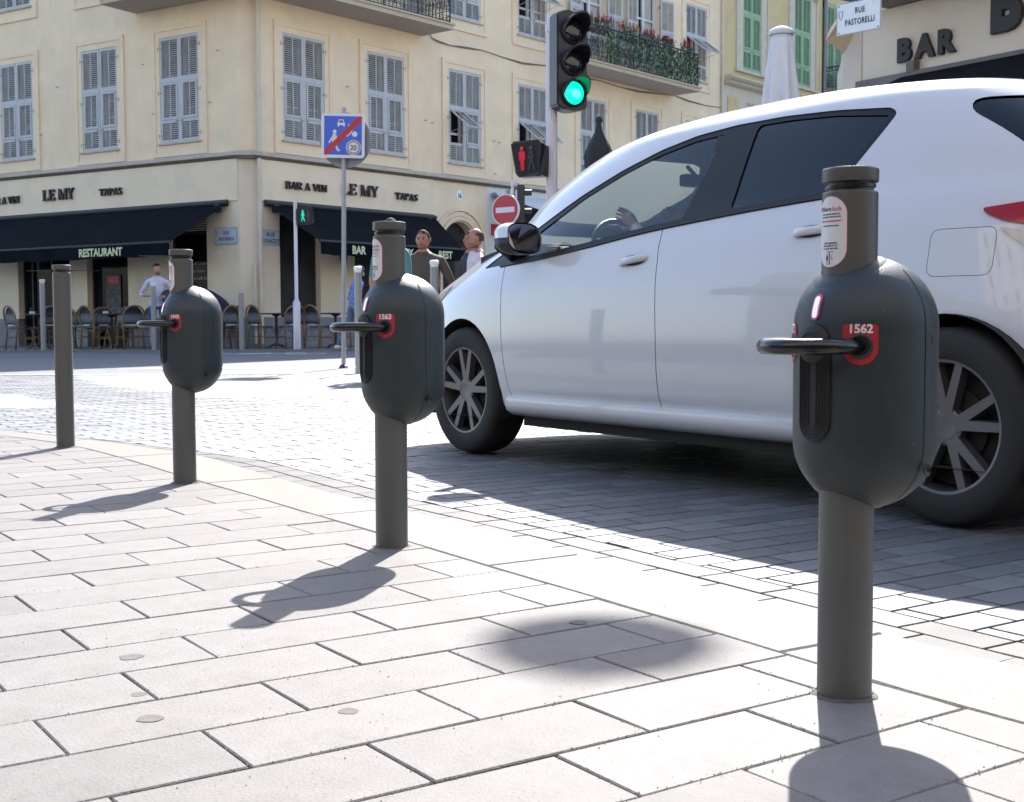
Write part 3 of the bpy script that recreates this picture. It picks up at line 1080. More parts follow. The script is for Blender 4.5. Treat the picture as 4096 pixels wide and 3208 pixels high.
for x0_ in (ARC_X - .58, ARC_X + .03):
    for z0_, z1_ in ((.3, 1.1), (1.2, 2.35)): box(bm, x0_, x0_ + .55, 0.26, 0.298, z0_, z1_, bev=0.02)
mk('arched_door', bm, MT['wood'], bld, FRM)

# --- recessed shop fronts
def shopfront(F, h, mull=(), name='shop_window', trans=None, depth=0.22):
    x0, x1, z0, z1 = h
    bm = bmesh.new()
    quad(bm, [(x0, depth, z0), (x1, depth, z0), (x1, depth, z1), (x0, depth, z1)], 0)
    for m_ in (x0, x1 - 0.045, *mull):
        box(bm, m_, m_ + 0.045, depth - 0.06, depth - 0.003, z0, z1, mi=1)
    zs = [z0, z1 - 0.05] + ([trans] if trans else [])
    for z_ in zs: box(bm, x0 + .046, x1 - .046, depth - 0.05, depth - 0.003, z_, z_ + 0.05, mi=1)
    return mk(name, bm, [MT['glass_dark'], MT['iron']], bld, F)
sw1 = shopfront(FRM, hR[0])
sw2 = shopfront(FRM, hR[1], (3.5, 4.3), trans=2.3)
sw3 = shopfront(FLM, hL[0], trans=2.56)
sw4 = shopfront(FLM, hL[1], trans=2.4)
sw5 = shopfront(FLM, hL[2], (-6.9, -6.2), trans=2.4)
sw6 = shopfront(FLM, hL[3], (-11.5, -10.3))
MT['teal_shop'] = mat('teal_shop', (0.05, 0.085, 0.09), 0.4, var=0.15)
bm = bmesh.new()
wall_panel(bm, 7.32, RX1, 0.11, 4.07, [(7.9, 18.0, 0.12, 3.75)])
mk('ground_floor_wall', bm, MT['white_frame'], bld, FRM)
bm = bmesh.new()
quad(bm, [(7.9, .3, .11), (18, .3, .11), (18, .3, 3.75), (7.9, .3, 3.75)], 0)
for xx in (7.9, 9.6, 11.4, 13.2, 15.0, 16.8, 17.9): box(bm, xx, xx + .1, 0.2, 0.29, .11, 3.2, mi=1)
box(bm, 7.9, 18, 0.1, 0.28, 3.2, 3.75, mi=1)
mk('shop_window', bm, [MT['glass_dark'], MT['teal_shop']], bld, FRM)
# louvre over the corner window on the left facade
bm = bmesh.new()
for i in range(7): box(bm, -2.08, -0.96, 0.10, 0.16, 2.63 + i * .045, 2.65 + i * .045)
mk('louvre', bm, MT['fascia'], bld, FLM)
# eaves
for F, x0, x1 in ((FRM, -0.1, RX1), (FLM, LX0, 0.1)):
    bm = bmesh.new(); box(bm, x0, x1, -0.25, 0.4, ROOF - 0.02, ROOF + 0.22, bev=0.03); mk('eaves', bm, MT['stucco'], bld, F)
# body of the building behind (closes the volume, back walls and roof)
bm = bmesh.new()
a = FLM @ Vector((LX0, 0.5, 0)); b = FLM @ Vector((0.2, 0.5, 0)); c = FRM @ Vector((RX1, 0.5, 0)); d = FRM @ Vector((RX1 - 4, 14, 0)); e = FLM @ Vector((LX0, 14, 0))
ring_loft(bm, [[(p.x, p.y, z) for p in (a, b, c, d, e)] for z in (0.1, ROOF)], True, True, True)
mk('roof', bm, MT['darkroom'], bld, Matrix())

# --- pipes, cable, hooks
bm = bmesh.new()
tube(bm, [(0.06, -0.09, 0.2), (0.06, -0.09, 4.07)], 0.05, n=10); tube(bm, [(0.06, -0.10, 4.2), (0.06, -0.10, 11.4)], 0.05, n=10)
for z_ in (1.95, 5.35, 7.1, 8.9, 10.6): tube(bm, [(0.06, -.095, z_), (0.06, -.095, z_ + .07)], 0.062, n=10)
mk('drainpipe', bm, MT['pipe'], bld, FRM, smooth=40)
bm = bmesh.new()
tube(bm, [(-0.06, -0.05, 0.2), (-0.06, -0.05, 1.85)], 0.03, n=8)
mk('drainpipe', bm, MT['pipe'], bld, FRM, smooth=40)
bm = bmesh.new()
tube(bm, [(18.50, -0.07, 0.2), (18.50, -0.07, 11.4)], 0.045, n=8)
for z_ in (5.3, 8.3, 9.25): tube(bm, [(18.5, -.07, z_), (18.5, -.07, z_ + .06)], 0.06, n=8)
mk('drainpipe', bm, MT['pipe'], bld, FRM, smooth=40)
MT['cable'] = mat('cable', (0.16, 0.13, 0.10), 0.8)
for dz in (0, 0.03):
    bm = bmesh.new()
    pts = [(5.28, -.02, 7.50), (5.34, -.03, 7.42), (5.55, -.03, 7.39 - dz), (5.97, -.03, 7.35), (6.5, -.02, 7.40 - dz), (7.17, -.02, 7.42), (7.9, -.02, 7.37), (8.74, -.02, 7.35 - dz), (9.7, -.02, 7.42), (10.4, -.02, 7.40), (11.2, -.02, 7.35 - dz), (12.04, -.02, 7.36), (13, -.02, 7.31), (14, -.02, 7.33 - dz), (15.2, -.02, 7.40), (15.8, -.02, 7.45), (16.6, -.02, 7.40 - dz), (17.6, -.02, 7.37), (18.45, -.02, 7.42)]
    tube(bm, pts, 0.011, n=5)
    mk('wall_cable', bm, MT['cable'], bld, FRM)
bm = bmesh.new()
for F, L_ in ((FRM, [(2.6, 5.9), (5.08, 5.45), (5.32, 5.42), (7.55, 5.22), (7.75, 5.2), (7.6, 4.4), (13.1, 5.4)]), (FLM, [(-2.75, 6.3), (-5.6, 6.1), (-0.5, 6.35), (-2.45, 5.2), (-6.2, 5.05), (-.75, 5.3)])):
    for x_, z_ in L_:
        tube(bm, [F @ Vector((x_, 0.0, z_)), F @ Vector((x_ - .01, -0.05, z_)), F @ Vector((x_ + .04, -0.055, z_ - .01))], 0.009, n=4)
mks('wall_hook', bm, MT['hinge'], bld, Matrix())

# --- balconies
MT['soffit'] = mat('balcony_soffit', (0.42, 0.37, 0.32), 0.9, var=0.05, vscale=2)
MT['slab_edge'] = mat('balcony_edge', (0.50, 0.42, 0.30), 0.85, var=0.06, vscale=3, dirt=(0.40, 0.34, 0.25), dscale=3)
def balcony_slab(bm, poly, z0, z1):
    ring_loft(bm, [[(x, y, z) for x, y in poly] for z in (z0, z1)], True, True, True)
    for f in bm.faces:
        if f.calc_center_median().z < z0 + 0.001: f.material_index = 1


def railing(bm, a, b, z0, h=0.95, F=None, step=0.115):
    """ornate iron railing between two local points"""
    a = Vector(a); b = Vector(b)
    L_ = (b - a).length
    d = (b - a).normalized()
    n = max(1, round(L_ / step))
    fm = lambda s, z: (F @ Vector((a.x + d.x * s, a.y + d.y * s, z0 + z)))
    for z_, r in ((0.05, .012), (h - .13, .009), (h, .018), (.30, .008)):
        tube(bm, [fm(0, z_), fm(L_, z_)], r, n=4)
    for i in range(n + 1):
        s = L_ * i / n
        tube(bm, [fm(s, 0.0), fm(s, h)], 0.0075, n=4)
        if i < n:
            w_ = L_ / n
            c_ = s + w_ / 2
            tube(bm, [fm(c_ + w_ * .45 * math.cos(t * PI / 5), .09 + .0 + w_ * .45 * (1 + math.sin(t * PI / 5)) * .8) for t in range(10)], 0.006, n=3, closed=True)
            tube(bm, [fm(c_ + w_ * .45 * math.cos(t * PI / 5), h - .065 + .05 * math.sin(t * PI / 5)) for t in range(10)], 0.006, n=3, closed=True)
            tube(bm, [fm(s, .32), fm(c_ - .02, .42), fm(c_, .60), fm(c_ + .02, .42), fm(s + w_, .32)], 0.006, n=3)
            tube(bm, [fm(c_, .28), fm(c_, h - .14)], 0.006, n=3)
            tube(bm, [fm(c_ - .03, .50), fm(c_, .58), fm(c_ + .03, .50)], 0.007, n=3)
    for s in [0, L_] + [L_ * k / max(1, round(L_ / 1.1)) for k in range(1, max(1, round(L_ / 1.1)))]:
        tube(bm, [fm(s, 0), fm(s, h + .02)], 0.018, n=5)


# flower balcony on the right facade
bx0, bx1, bd = 10.16, 15.72, 1.0
bal = bmesh.new(); balcony_slab(bal, [(bx0, 0), (bx0, -bd), (bx1, -bd), (bx1, 0)], 7.42, 7.52)
box(bal, bx0 - .04, bx1 + .04, -bd - .04, 0, 7.521, 7.56)
bo = mk('balcony', bal, [MT['slab_edge'], MT['soffit']], bld, FRM)
bm = bmesh.new()
railing(bm, (bx0 + .06, -.02), (bx0 + .06, -bd + .06), 7.56, F=Matrix())
railing(bm, (bx0 + .06, -bd + .06), (bx1 - .06, -bd + .06), 7.56, F=Matrix())
railing(bm, (bx1 - .06, -bd + .06), (bx1 - .06, -.02), 7.56, F=Matrix())
mk('railing', bm, MT['iron'], bo, FRM)
# rounding corner balcony on the second floor
a = FRM @ Vector((5.05, 0, 0)); b = FRM @ Vector((5.05, -1.0, 0)); c0 = FRM @ Vector((-0.35, -1.0, 0)); d0 = FLM @ Vector((0.35, -1.0, 0)); e = FLM @ Vector((-2.95, -1.0, 0)); f_ = FLM @ Vector((-2.95, 0, 0)); g_ = FLM @ Vector((0, 0, 0)); h_ = FRM @ Vector((0, 0, 0))
bm = bmesh.new()
pl = [(p.x, p.y) for p in (a, b, c0, d0, e, f_, g_, h_)]
balcony_slab(bm, pl, 7.42, 7.52)
cen = Vector((sum(p[0] for p in pl) / 8, sum(p[1] for p in pl) / 8))
pl2 = []
a_, b_, c_, d_, e_, f2, g2, h2 = a, FRM @ Vector((5.09, -1.04, 0)), FRM @ Vector((-0.35, -1.04, 0)), FLM @ Vector((0.35, -1.04, 0)), FLM @ Vector((-2.99, -1.04, 0)), f_, g_, h_
ring_loft(bm, [[(p.x, p.y, z) for p in (FRM @ Vector((5.09, 0, 0)), b_, c_, d_, e_, FLM @ Vector((-2.99, 0, 0)), g_, h_)] for z in (7.521, 7.56)], True, True, True)
bo = mk('balcony', bm, [MT['slab_edge'], MT['soffit']], bld, Matrix())
bm = bmesh.new()
railing(bm, (5.0, -.02), (5.0, -.94), 7.56, F=FRM); railing(bm, (5.0, -.94), (-0.3, -.94), 7.56, F=FRM)
railing(bm, (0.3, -.94), (-2.9, -.94), 7.56, F=FLM); railing(bm, (-2.9, -.94), (-2.9, -.02), 7.56, F=FLM)
mk('railing', bm, MT['iron'], bo, Matrix())

# --- letters (serif, built from strokes)
def serif(ch, h, wd, bm, x, z, y0=-0.10, y1=-0.045, F=Matrix()):
    th, tn, sf = h * .20, h * .07, h * .055       # thick, thin strokes, serif height
    def bar(xa, za, xb, zb, w0):
        p = [(xa - w0 / 2, za), (xa + w0 / 2, za), (xb + w0 / 2, zb), (xb - w0 / 2, zb)]
        prism(bm, [F @ Vector((x + a, y1, z + b)) for a, b in p], F.to_3x3() @ Vector((0, y0 - y1, 0)))
    def ser(xc, zc, w0): bar(xc, zc - sf / 2, xc, zc + sf / 2, w0)
    def hb(xa, xb, zc, t=None):
        t = t or tn
        p = [(xa, zc - t / 2), (xb, zc - t / 2), (xb, zc + t / 2), (xa, zc + t / 2)]
        prism(bm, [F @ Vector((x + a, y1, z + b)) for a, b in p], F.to_3x3() @ Vector((0, y0 - y1, 0)))
    def bowl(xc, zc, rx, rz, a0, a1, t0=None):
        n = 10
        t0 = t0 or th
        for i in range(n):
            aa, bb = a0 + (a1 - a0) * i / n, a0 + (a1 - a0) * (i + 1) / n
            k = lambda t: tn + (t0 - tn) * abs(math.cos(t)) ** 1.2
            q = []
            for t, s in ((aa, 0), (bb, 0), (bb, 1), (aa, 1)):
                r1, r2 = (rx, rz) if s == 0 else (rx - k(t), rz - tn * 1.1)
                q.append((xc + r1 * math.cos(t), zc + r2 * math.sin(t)))
            prism(bm, [F @ Vector((x + a, y1, z + b)) for a, b in q], F.to_3x3() @ Vector((0, y0 - y1, 0)))
    L0 = th / 2 + h * .05
    if ch in 'BRPLEI':
        bar(L0, 0, L0, h, th); ser(L0, sf / 2, th * 1.9); ser(L0, h - sf / 2, th * 1.9)
    if ch in 'BRP':
        hb(L0, wd * .55, h - sf / 2); hb(L0, wd * .55, h * .52); bowl(wd * .5, h * .75, wd * .42, h * .25, -PI / 2, PI / 2)
    if ch == 'B':
        hb(L0, wd * .55, sf / 2); bowl(wd * .52, h * .26, wd * .46, h * .27, -PI / 2, PI / 2)
    if ch == 'R': bar(wd * .5, h * .5, wd * .85, 0, th); ser(wd * .88, sf / 2, th * 1.5)
    if ch == 'L': hb(L0, wd * .9, sf / 2); bar(wd * .88, 0, wd * .88, h * .28, tn * 1.4)
    if ch == 'E':
        hb(L0, wd * .88, sf / 2); hb(L0, wd * .85, h - sf / 2); hb(L0, wd * .65, h * .52)
        bar(wd * .86, 0, wd * .86, h * .28, tn * 1.4); bar(wd * .84, h * .75, wd * .84, h, tn * 1.4); bar(wd * .64, h * .40, wd * .64, h * .64, tn * 1.4)
    if ch == 'T':
        bar(wd / 2, 0, wd / 2, h, th); ser(wd / 2, sf / 2, th * 1.9); hb(wd * .04, wd * .96, h - sf / 2)
        bar(wd * .06, h * .74, wd * .06, h, tn * 1.5); bar(wd * .94, h * .74, wd * .94, h, tn * 1.5)
    if ch == 'A':
        bar(wd * .12, 0, wd * .5, h, tn * 1.2); bar(wd * .84, 0, wd * .46, h, th); hb(wd * .22, wd * .74, h * .33)
        ser(wd * .12, sf / 2, th * 1.4); ser(wd * .86, sf / 2, th * 1.7)
    if ch == 'V':
        bar(wd * .5, 0, wd * .14, h, th); bar(wd * .5, 0, wd * .88, h, tn * 1.2); ser(wd * .14, h - sf / 2, th * 1.7); ser(wd * .88, h - sf / 2, th * 1.3)
    if ch == 'N':
        bar(wd * .16, 0, wd * .16, h, tn * 1.3); bar(wd * .86, 0, wd * .86, h, tn * 1.3); bar(wd * .84, 0, wd * .18, h, th)
        ser(wd * .16, sf / 2, th * 1.4); ser(wd * .86, h - sf / 2, th * 1.4); ser(wd * .12, h - sf / 2, th * 1.2)
    if ch == 'M':
        bar(wd * .12, 0, wd * .12, h, tn * 1.3); bar(wd * .87, 0, wd * .87, h, th); bar(wd * .5, 0, wd * .16, h, th); bar(wd * .5, 0, wd * .84, h, tn * 1.2)
        ser(wd * .12, sf / 2, th * 1.3); ser(wd * .87, sf / 2, th * 1.7); ser(wd * .12, h - sf / 2, th * 1.3); ser(wd * .88, h - sf / 2, th * 1.6)
    if ch == 'Y':
        bar(wd * .5, 0, wd * .5, h * .5, th); bar(wd * .5, h * .42, wd * .14, h, th); bar(wd * .5, h * .42, wd * .86, h, tn * 1.2)
        ser(wd * .5, sf / 2, th * 1.9); ser(wd * .14, h - sf / 2, th * 1.7); ser(wd * .86, h - sf / 2, th * 1.3)
    if ch == 'S':
        bowl(wd * .5, h * .74, wd * .40, h * .26, PI * .1, PI * 1.5); bowl(wd * .5, h * .27, wd * .43, h * .27, -PI * .95, PI * .5)
        bar(wd * .86, h * .72, wd * .86, h * .95, tn * 1.4); bar(wd * .10, h * .05, wd * .10, h * .28, tn * 1.4)


LWD = {'I': .42, 'M': 1.05, 'N': .86, 'L': .72, 'E': .72, 'P': .7, 'S': .62, 'T': .78, 'A': .82, 'V': .82, 'Y': .8, 'B': .74, 'R': .8, ' ': .35}
def serif_word(F, s, x0, x1, z, h, label, group='raised serif letters over the awnings'):
    tot = sum(LWD[c] for c in s)
    k = (x1 - x0) / tot
    x = x0
    M0 = F @ T(x0, 0, z)
    root = empty('sign_lettering', M0, label, 'lettering', group)
    for c in s:
        wdt = LWD[c] * k
        if c != ' ':
            bm = bmesh.new(); serif(c, h, wdt * .96, bm, 0, 0)
            mk('letter', bm, MT['sign_black'], root, F @ T(x, 0, z))
        x += wdt
    return root
serif_word(FRM, 'BAR A VIN', 0.78, 1.94, 3.505, 0.155, 'black raised serif words BAR A VIN on the right facade fascia beside the drainpipe')
serif_word(FRM, 'LE MY', 2.40, 3.50, 3.505, 0.245, 'larger black raised serif words LE MY on the right facade fascia behind the sign pole')
serif_word(FRM, 'TAPAS', 4.04, 4.77, 3.51, 0.155, 'black raised serif word TAPAS on the right facade fascia near number 16')
serif_word(FLM, 'BAR A VIN', -8.16, -6.98, 3.51, 0.165, 'black raised serif words BAR A VIN cut by the left edge on the left facade')
serif_word(FLM, 'LE MY', -6.12, -5.03, 3.505, 0.25, 'larger black raised serif words LE MY above the RESTAURANT awning')
serif_word(FLM, 'TAPAS', -4.18, -3.44, 3.515, 0.155, 'black raised serif word TAPAS above the RESTAURANT awning')
# number plate 16
bm = bmesh.new(); lathe(bm, [(0.115, 0), (0.115, .012), (0.10, .018)], 24, M=T(6.29, 0, 3.76) @ RX(90) @ Matrix.Scale(1.12, 4, (0, 1, 0)))
np_ = mk('number_plate', bm, MT['enamel_white'], None, FRM)
meta(np_, 'small oval white house number plate 16 above the arched door', 'number plate')
obj('number', text_mesh('16', 0.17, 0.004, 0.004, MT['navy_print'], sx=.8), np_, FRM @ T(6.29, -0.021, 3.70))

# --- street name plates
def plate(F, x0, x1, z0, z1, lines, label, name='street_sign', mt=None, y=-0.03, crest=True, parent=None):
    w_, h_ = x1 - x0, z1 - z0
    M = F @ T((x0 + x1) / 2, y, (z0 + z1) / 2)
    bm = bmesh.new(); box(bm, -w_ / 2, w_ / 2, 0, 0.012, -h_ / 2, h_ / 2, bev=0.003)
    o = mk(name, bm, mt or MT['enamel'], None, M)
    meta(o, label, 'street sign')
    bm = bmesh.new()
    for a, b, c, d in ((-w_ / 2 + .004, w_ / 2 - .004, h_ / 2 - .009, h_ / 2 - .004), (-w_ / 2 + .004, w_ / 2 - .004, -h_ / 2 + .004, -h_ / 2 + .009), (-w_ / 2 + .004, -w_ / 2 + .009, -h_ / 2 + .009, h_ / 2 - .009), (w_ / 2 - .009, w_ / 2 - .004, -h_ / 2 + .009, h_ / 2 - .009)):
        box(bm, a, b, -0.002, 0.001, c, d)
    mk('border', bm, MT['rim_print'], o, M)
    for s, sz, zz, sx in lines:
        obj('lettering', text_mesh(s, sz, 0.002, sz * 0.02, MT['navy_print'], sx=sx, spacing=1.15), o, M @ T(0.02 if crest else 0, -0.0035, zz))
    bm = bmesh.new()
    for sx_ in (-1, 1):
        for sz_ in (-1, 1): lathe(bm, [(0.011, 0), (0.009, .006), (0.003, .009)], 10, M=T(sx_ * (w_ / 2 - .035), 0.0, sz_ * (h_ / 2 - .03)) @ RX(90))
    mk('screws', bm, MT['hinge'], o, M)
    if crest:
        bm = bmesh.new()
        tube(bm, [(-w_ / 2 + .035, -.002, .10), (-w_ / 2 + .035, -.002, .03), (-w_ / 2 + .06, -.002, .0), (-w_ / 2 + .085, -.002, .03), (-w_ / 2 + .085, -.002, .10)], 0.004, n=4, closed=True)
        mk('crest', bm, MT['navy_print'], o, M)
    return o
plate(FLM, -0.67, -0.03, 2.30, 2.65, [('RUE', .10, .03, .8), ('PASTORELLI', .10, -.10, .72)], 'blue-grey enamel street plate RUE PASTORELLI on the corner pier left of the drainpipe')
plate(FRM, 0.14, 0.62, 2.28, 2.60, [('RUE', .125, .025, .9), ('FONCET', .125, -.115, .88)], 'pale enamel street plate RUE FONCET right of the drainpipe', crest=False)
# red poster on the white wall
bm = bmesh.new(); box(bm, 7.40, 7.78, -.03, -.005, 2.80, 3.16, bev=.004)
MT['poster_red'] = mat('poster_red', (0.42, 0.02, 0.03), 0.5, dirt=(0.5, .25, .25), dscale=8, dlo=.6, dhi=.62)
po = mk('poster_case', bm, MT['white_frame'], None, FRM); meta(po, 'small red poster in a white frame beside the arched door', 'poster')
bm = bmesh.new(); box(bm, 7.43, 7.75, -.036, -.031, 2.83, 3.13); mk('poster', bm, MT['poster_red'], po, FRM)

# --- awnings
def awning(F, x0, x1, xa0, xa1, label, out=1.3, zt=3.17, zv=2.29, zb=2.01, words=()):
    root = empty('awning', F @ T((x0 + x1) / 2, 0, zt), label, 'awning')
    n = 16
    bm = bmesh.new()
    # cloth with slight sag between the arms
    rings = []
    for i in range(9):
        t = i / 8
        r = []
        for k in range(n + 1):
            s = k / n
            xa = x0 + (x1 - x0) * s; xb = xa0 + (xa1 - xa0) * s
            sag = -0.025 * math.sin(PI * t) * (0.6 + 0.4 * abs(math.sin(s * PI * 4)))
            r.append((xa + (xb - xa) * t, -0.05 - (out - .05) * t, zt + (zv - zt) * t + sag))
        rings.append(r)
    ring_loft(bm, rings, False)
    mk('cloth', bm, MT['awning'], root, F, smooth=True)
    bm = bmesh.new()
    r0 = [(xa0 + (xa1 - xa0) * k / 60, -out - .004 * math.sin(k * 1.3), zv) for k in range(61)]
    r1 = [(x, y - 0.012 * math.sin(k * .9), (zb + .012 * math.sin(k * .8)) + (zv - zb) * .5) for k, (x, y, z) in enumerate(r0)]
    r2 = [(x, y - 0.02 * math.sin(k * .9 + .5), zb + .010 * math.sin(k * .8)) for k, (x, y, z) in enumerate(r0)]
    ring_loft(bm, [r0, r1, r2], False)
    mk('valance', bm, MT['awning'], root, F, smooth=True)
    bm = bmesh.new()
    tube(bm, [(xa0 - .02, -out, zv), (xa1 + .02, -out, zv)], 0.028, n=8)
    tube(bm, [(x0, -0.10, zt - .01), (x1, -0.10, zt - .01)], 0.045, n=8)
    box(bm, x0, x1, -0.05, -.036, zt - .08, zt + .06)
    mk('front_bar', bm, MT['iron'], root, F)
    for xx, sgn in ((x0 + .25, 1), (x1 - .25, -1)):
        bm = bmesh.new()
        e = (xa0 if sgn > 0 else xa1) + sgn * .35
        tube(bm, [(xx, -.08, zt - .12), (xx + sgn * .35, -out * .5, (zt + zv) / 2 - .16), (e, -out, zv - .03)], 0.025, n=6)
        box(bm, xx - .06, xx + .06, -.14, -.04, zt - .2, zt - .03, bev=.01)
        mk('folding_arm', bm, MT['iron'], root, F)
    for s, sz, xc, zz, sx in words:
        obj('lettering', text_mesh(s, sz, 0.003, sz * 0.03, MT['awn_text'], sx=sx), root, F @ T(xc, -out - .035, zz))
    return root
awning(FLM, -8.8, -0.25, -8.7, -0.68, 'large black awning printed RESTAURANT over the left facade terrace', words=[('RESTAURANT', 0.235, -2.72, 2.065, .93)], out=1.3)
awning(FRM, 0.22, 5.36, 0.66, 5.05, 'black awning printed BAR LE MY REST over the right facade terrace', out=1.3, zv=2.33, zb=2.05, words=[('BAR', 0.235, 1.70, 2.10, .9), ('LE MY', 0.235, 3.05, 2.10, .9), ('REST', .235, 4.38, 2.10, .9)])
# window lettering
for F, pa, xc, yy in ((FRM, sw1, 1.20, 0.205), (FLM, sw3, -1.50, 0.205)):
    for s, sz, zz in (('Bar à Vins & Cocktails', .105, 1.90), ('Tapas fait maison', .105, 1.74), ('Spécialités à la truffe fraîche', .105, 1.58)):
        obj('lettering', text_mesh(s, sz, 0.001, 0, MT['white_print'], sx=.86), pa, F @ T(xc, yy, zz))
# two lit spots inside the right window
MT['warm_spot'] = mat('warm_spot', (1, .8, .5), 0.5, emit=(1, .72, .35), estr=8)
for xx, zz in ((.78, 2.48), (.93, 2.50)):
    bm = bmesh.new(); lathe(bm, [(0.035, 0), (0.035, .02)], 12, M=T(xx, .19, zz) @ RX(75)); mk('spotlight', bm, MT['warm_spot'], sw1, FRM)
# chalk menu behind the left window
MT['chalk_menu'] = mat('menu_board', (0.03, 0.03, 0.032), 0.6, speck=(.35, .35, .36), spscale=60, spamt=0.60)
bm = bmesh.new(); box(bm, -4.35, -3.85, .19, .21, 0.85, 1.75); mk('menu_board', bm, MT['chalk_menu'], sw4, FLM)
bm = bmesh.new(); box(bm, -4.28, -3.9, .18, .19, 1.55, 1.72); mk('menu_header', bm, MT['poster_red'], sw4, FLM)
# second, white awning further along the right facade
root = empty('awning', FRM @ T(11, 0, 3.9), 'white folded-out awning with grey arms right of the arched door', 'awning')
MT['white_cloth'] = mat('white_cloth', (0.62, 0.64, 0.68), 0.8, var=0.04, vscale=2)
bm = bmesh.new(); quad(bm, [(7.6, -.08, 3.88), (16, -.08, 3.88), (16, -1.6, 3.35), (7.75, -1.6, 3.35)]); quad(bm, [(7.75, -1.6, 3.35), (16, -1.6, 3.35), (16, -1.6, 3.12), (7.75, -1.6, 3.12)])
mk('cloth', bm, MT['white_cloth'], root, FRM)
bm = bmesh.new(); tube(bm, [(7.5, -.1, 3.85), (7.8, -.7, 3.62), (8.6, -1.55, 3.3)], 0.035, n=6); lathe(bm, [(.07, -.03), (.07, .03)], 12, M=T(7.5, -.1, 3.85) @ RX(90)); lathe(bm, [(.06, -.03), (.06, .03)], 12, M=T(7.8, -.7, 3.62) @ RX(90))
mk('folding_arm', bm, MT['hinge'], root, FRM)
# ------------------------------------------------------------------ yellow building with green shutters, further down the right facade street
MT['ochre'] = mat('ochre_stucco', (0.60, 0.47, 0.25), 0.9, var=0.05, vscale=1.2, bump=0.002, dirt=(0.50, 0.38, 0.22), dscale=1.0)
MT['pale_trim'] = mat('pale_trim', (0.58, 0.52, 0.42), 0.9, var=0.06, vscale=3, dirt=(0.44, 0.38, 0.30), dscale=3)
G1 = empty('yellow_building', FRM @ T(18.66, 0, 0.11), 'pale yellow building with green shutters and a dentil cornice behind the white parasol', 'building')
GS = {}
for mi in (False, True): GS[mi] = shutter_mesh(False, mirror=mi, m1=MT['green_shutter'], m2=MT['green_slat'])
gh = [(19.80, 20.98, 8.82, 11.09), (23.25, 24.43, 8.86, 11.13)]
gh = [(19.82, 21.0, 8.80, 11.9), (23.27, 24.45, 8.80, 11.9)]
bm = bmesh.new(); wall_panel(bm, 18.66, 25.35, 8.45, 15.5, gh); mk('upper_wall', bm, MT['ochre'], G1, FRM)
bm = bmesh.new(); wall_panel(bm, 18.66, 25.35, 0.11, 8.20, [(19.6, 21.2, .12, 3.2), (22.6, 24.6, .12, 3.2), (19.85, 21.0, 4.6, 6.9), (23.3, 24.45, 4.6, 6.9)]); mk('ground_floor_wall', bm, MT['pale_trim'], G1, FRM)
for x in (19.82, 23.27):
    M = FRM @ T(x, 0, 8.80)
    bm = bmesh.new(); quad(bm, [(0, .2, 0), (1.18, .2, 0), (1.18, .2, 3.1), (0, .2, 3.1)]); 
    wd = mk('window', bm, MT['glass_dark'], G1, M)
    sc = Matrix.Scale(3.1 / 2.27, 4, (0, 0, 1))
    obj('shutter', GS[False], wd, M @ T(0.004, -.012, 0) @ sc); obj('shutter', GS[True], wd, M @ T(1.176, -.012, 0) @ sc)
    bm = bmesh.new()
    for a, b, y in ((0.0, .34, -.03), (.36, .42, -.06)):
        box(bm, -b, -a - .002, y, 0, -.02, 3.3); box(bm, 1.18 + a + .002, 1.18 + b, y, 0, -.02, 3.3)
    mk('window_surround', bm, MT['pale_trim'], wd, M)
    bm = bmesh.new(); box(bm, -.5, 1.68, -.12, 0, -.10, -.022, bev=.01); mk('sill', bm, MT['pale_trim'], wd, M)
    bm = bmesh.new(); box(bm, -.5, 1.68, -.28, 0, 3.42, 3.6, bev=.03)
    for xx in (-.34, 1.36): box(bm, xx, xx + .16, -.2, 0, 3.05, 3.418, bev=.04)
    mk('pediment', bm, MT['pale_trim'], wd, M)
bm = bmesh.new()
ring_loft(bm, [[(x, y, z) for y, z in ((0, 8.449), (-.34, 8.448), (-.34, 8.40), (-.26, 8.34), (-.14, 8.30), (-.14, 8.21), (-.03, 8.18), (0, 8.18))] for x in (18.66, 25.35)], True, True, True)
mk('cornice', bm, MT['pale_trim'], G1, FRM)
for i in range(62):
    bm = bmesh.new(); box(bm, 0, .055, -.215, -.138, 8.225, 8.31) if i == 0 else None
    if i == 0: dent = mesh_of('dentil', bm, MT['pale_trim'])
    else: bm.free()
    obj('dentil', dent, G1, FRM @ T(18.72 + i * .107, 0, 0))
bm = bmesh.new()
box(bm, 18.9, 19.56, -.03, 0, 7.0, 7.86, bev=.01); box(bm, 18.98, 19.48, -.036, -.031, 7.08, 7.78)
mk('relief_panel', bm, MT['ochre'], G1, FRM)
bm = bmesh.new()
r_ = random.Random(5)
for i in range(14):
    a_ = r_.uniform(0, 6.28); rr = r_.uniform(.05, .3)
    tube(bm, [(20.4, -.05, 7.6), (20.4 + rr * math.cos(a_), -.12, 7.62 + .5 * rr * math.sin(a_)), (20.4 + 2 * rr * math.cos(a_ + .4), -.04, 7.6 + .7 * rr * math.sin(a_ + .4))], [.05, .04, .02], n=5)
mk('relief_ornament', bm, MT['pale_trim'], G1, FRM)
bm = bmesh.new(); tube(bm, [(25.42, -.08, .2), (25.42, -.08, 15)], .06, n=8)
for z_ in (9.4, 12): tube(bm, [(25.42, -.08, z_), (25.42, -.08, z_ + .1)], .075, n=8)
mk('drainpipe', bm, MT['hinge'], G1, FRM, smooth=40)
bm = bmesh.new(); box(bm, 18.7, 25.4, .4, 12, .11, 15.4); mk('roof', bm, MT['darkroom'], G1, FRM)
bm = bmesh.new(); box(bm, 18.62, 25.4, -.3, .3, 15.45, 15.7, bev=.05); mk('eaves', bm, MT['pale_trim'], G1, FRM)
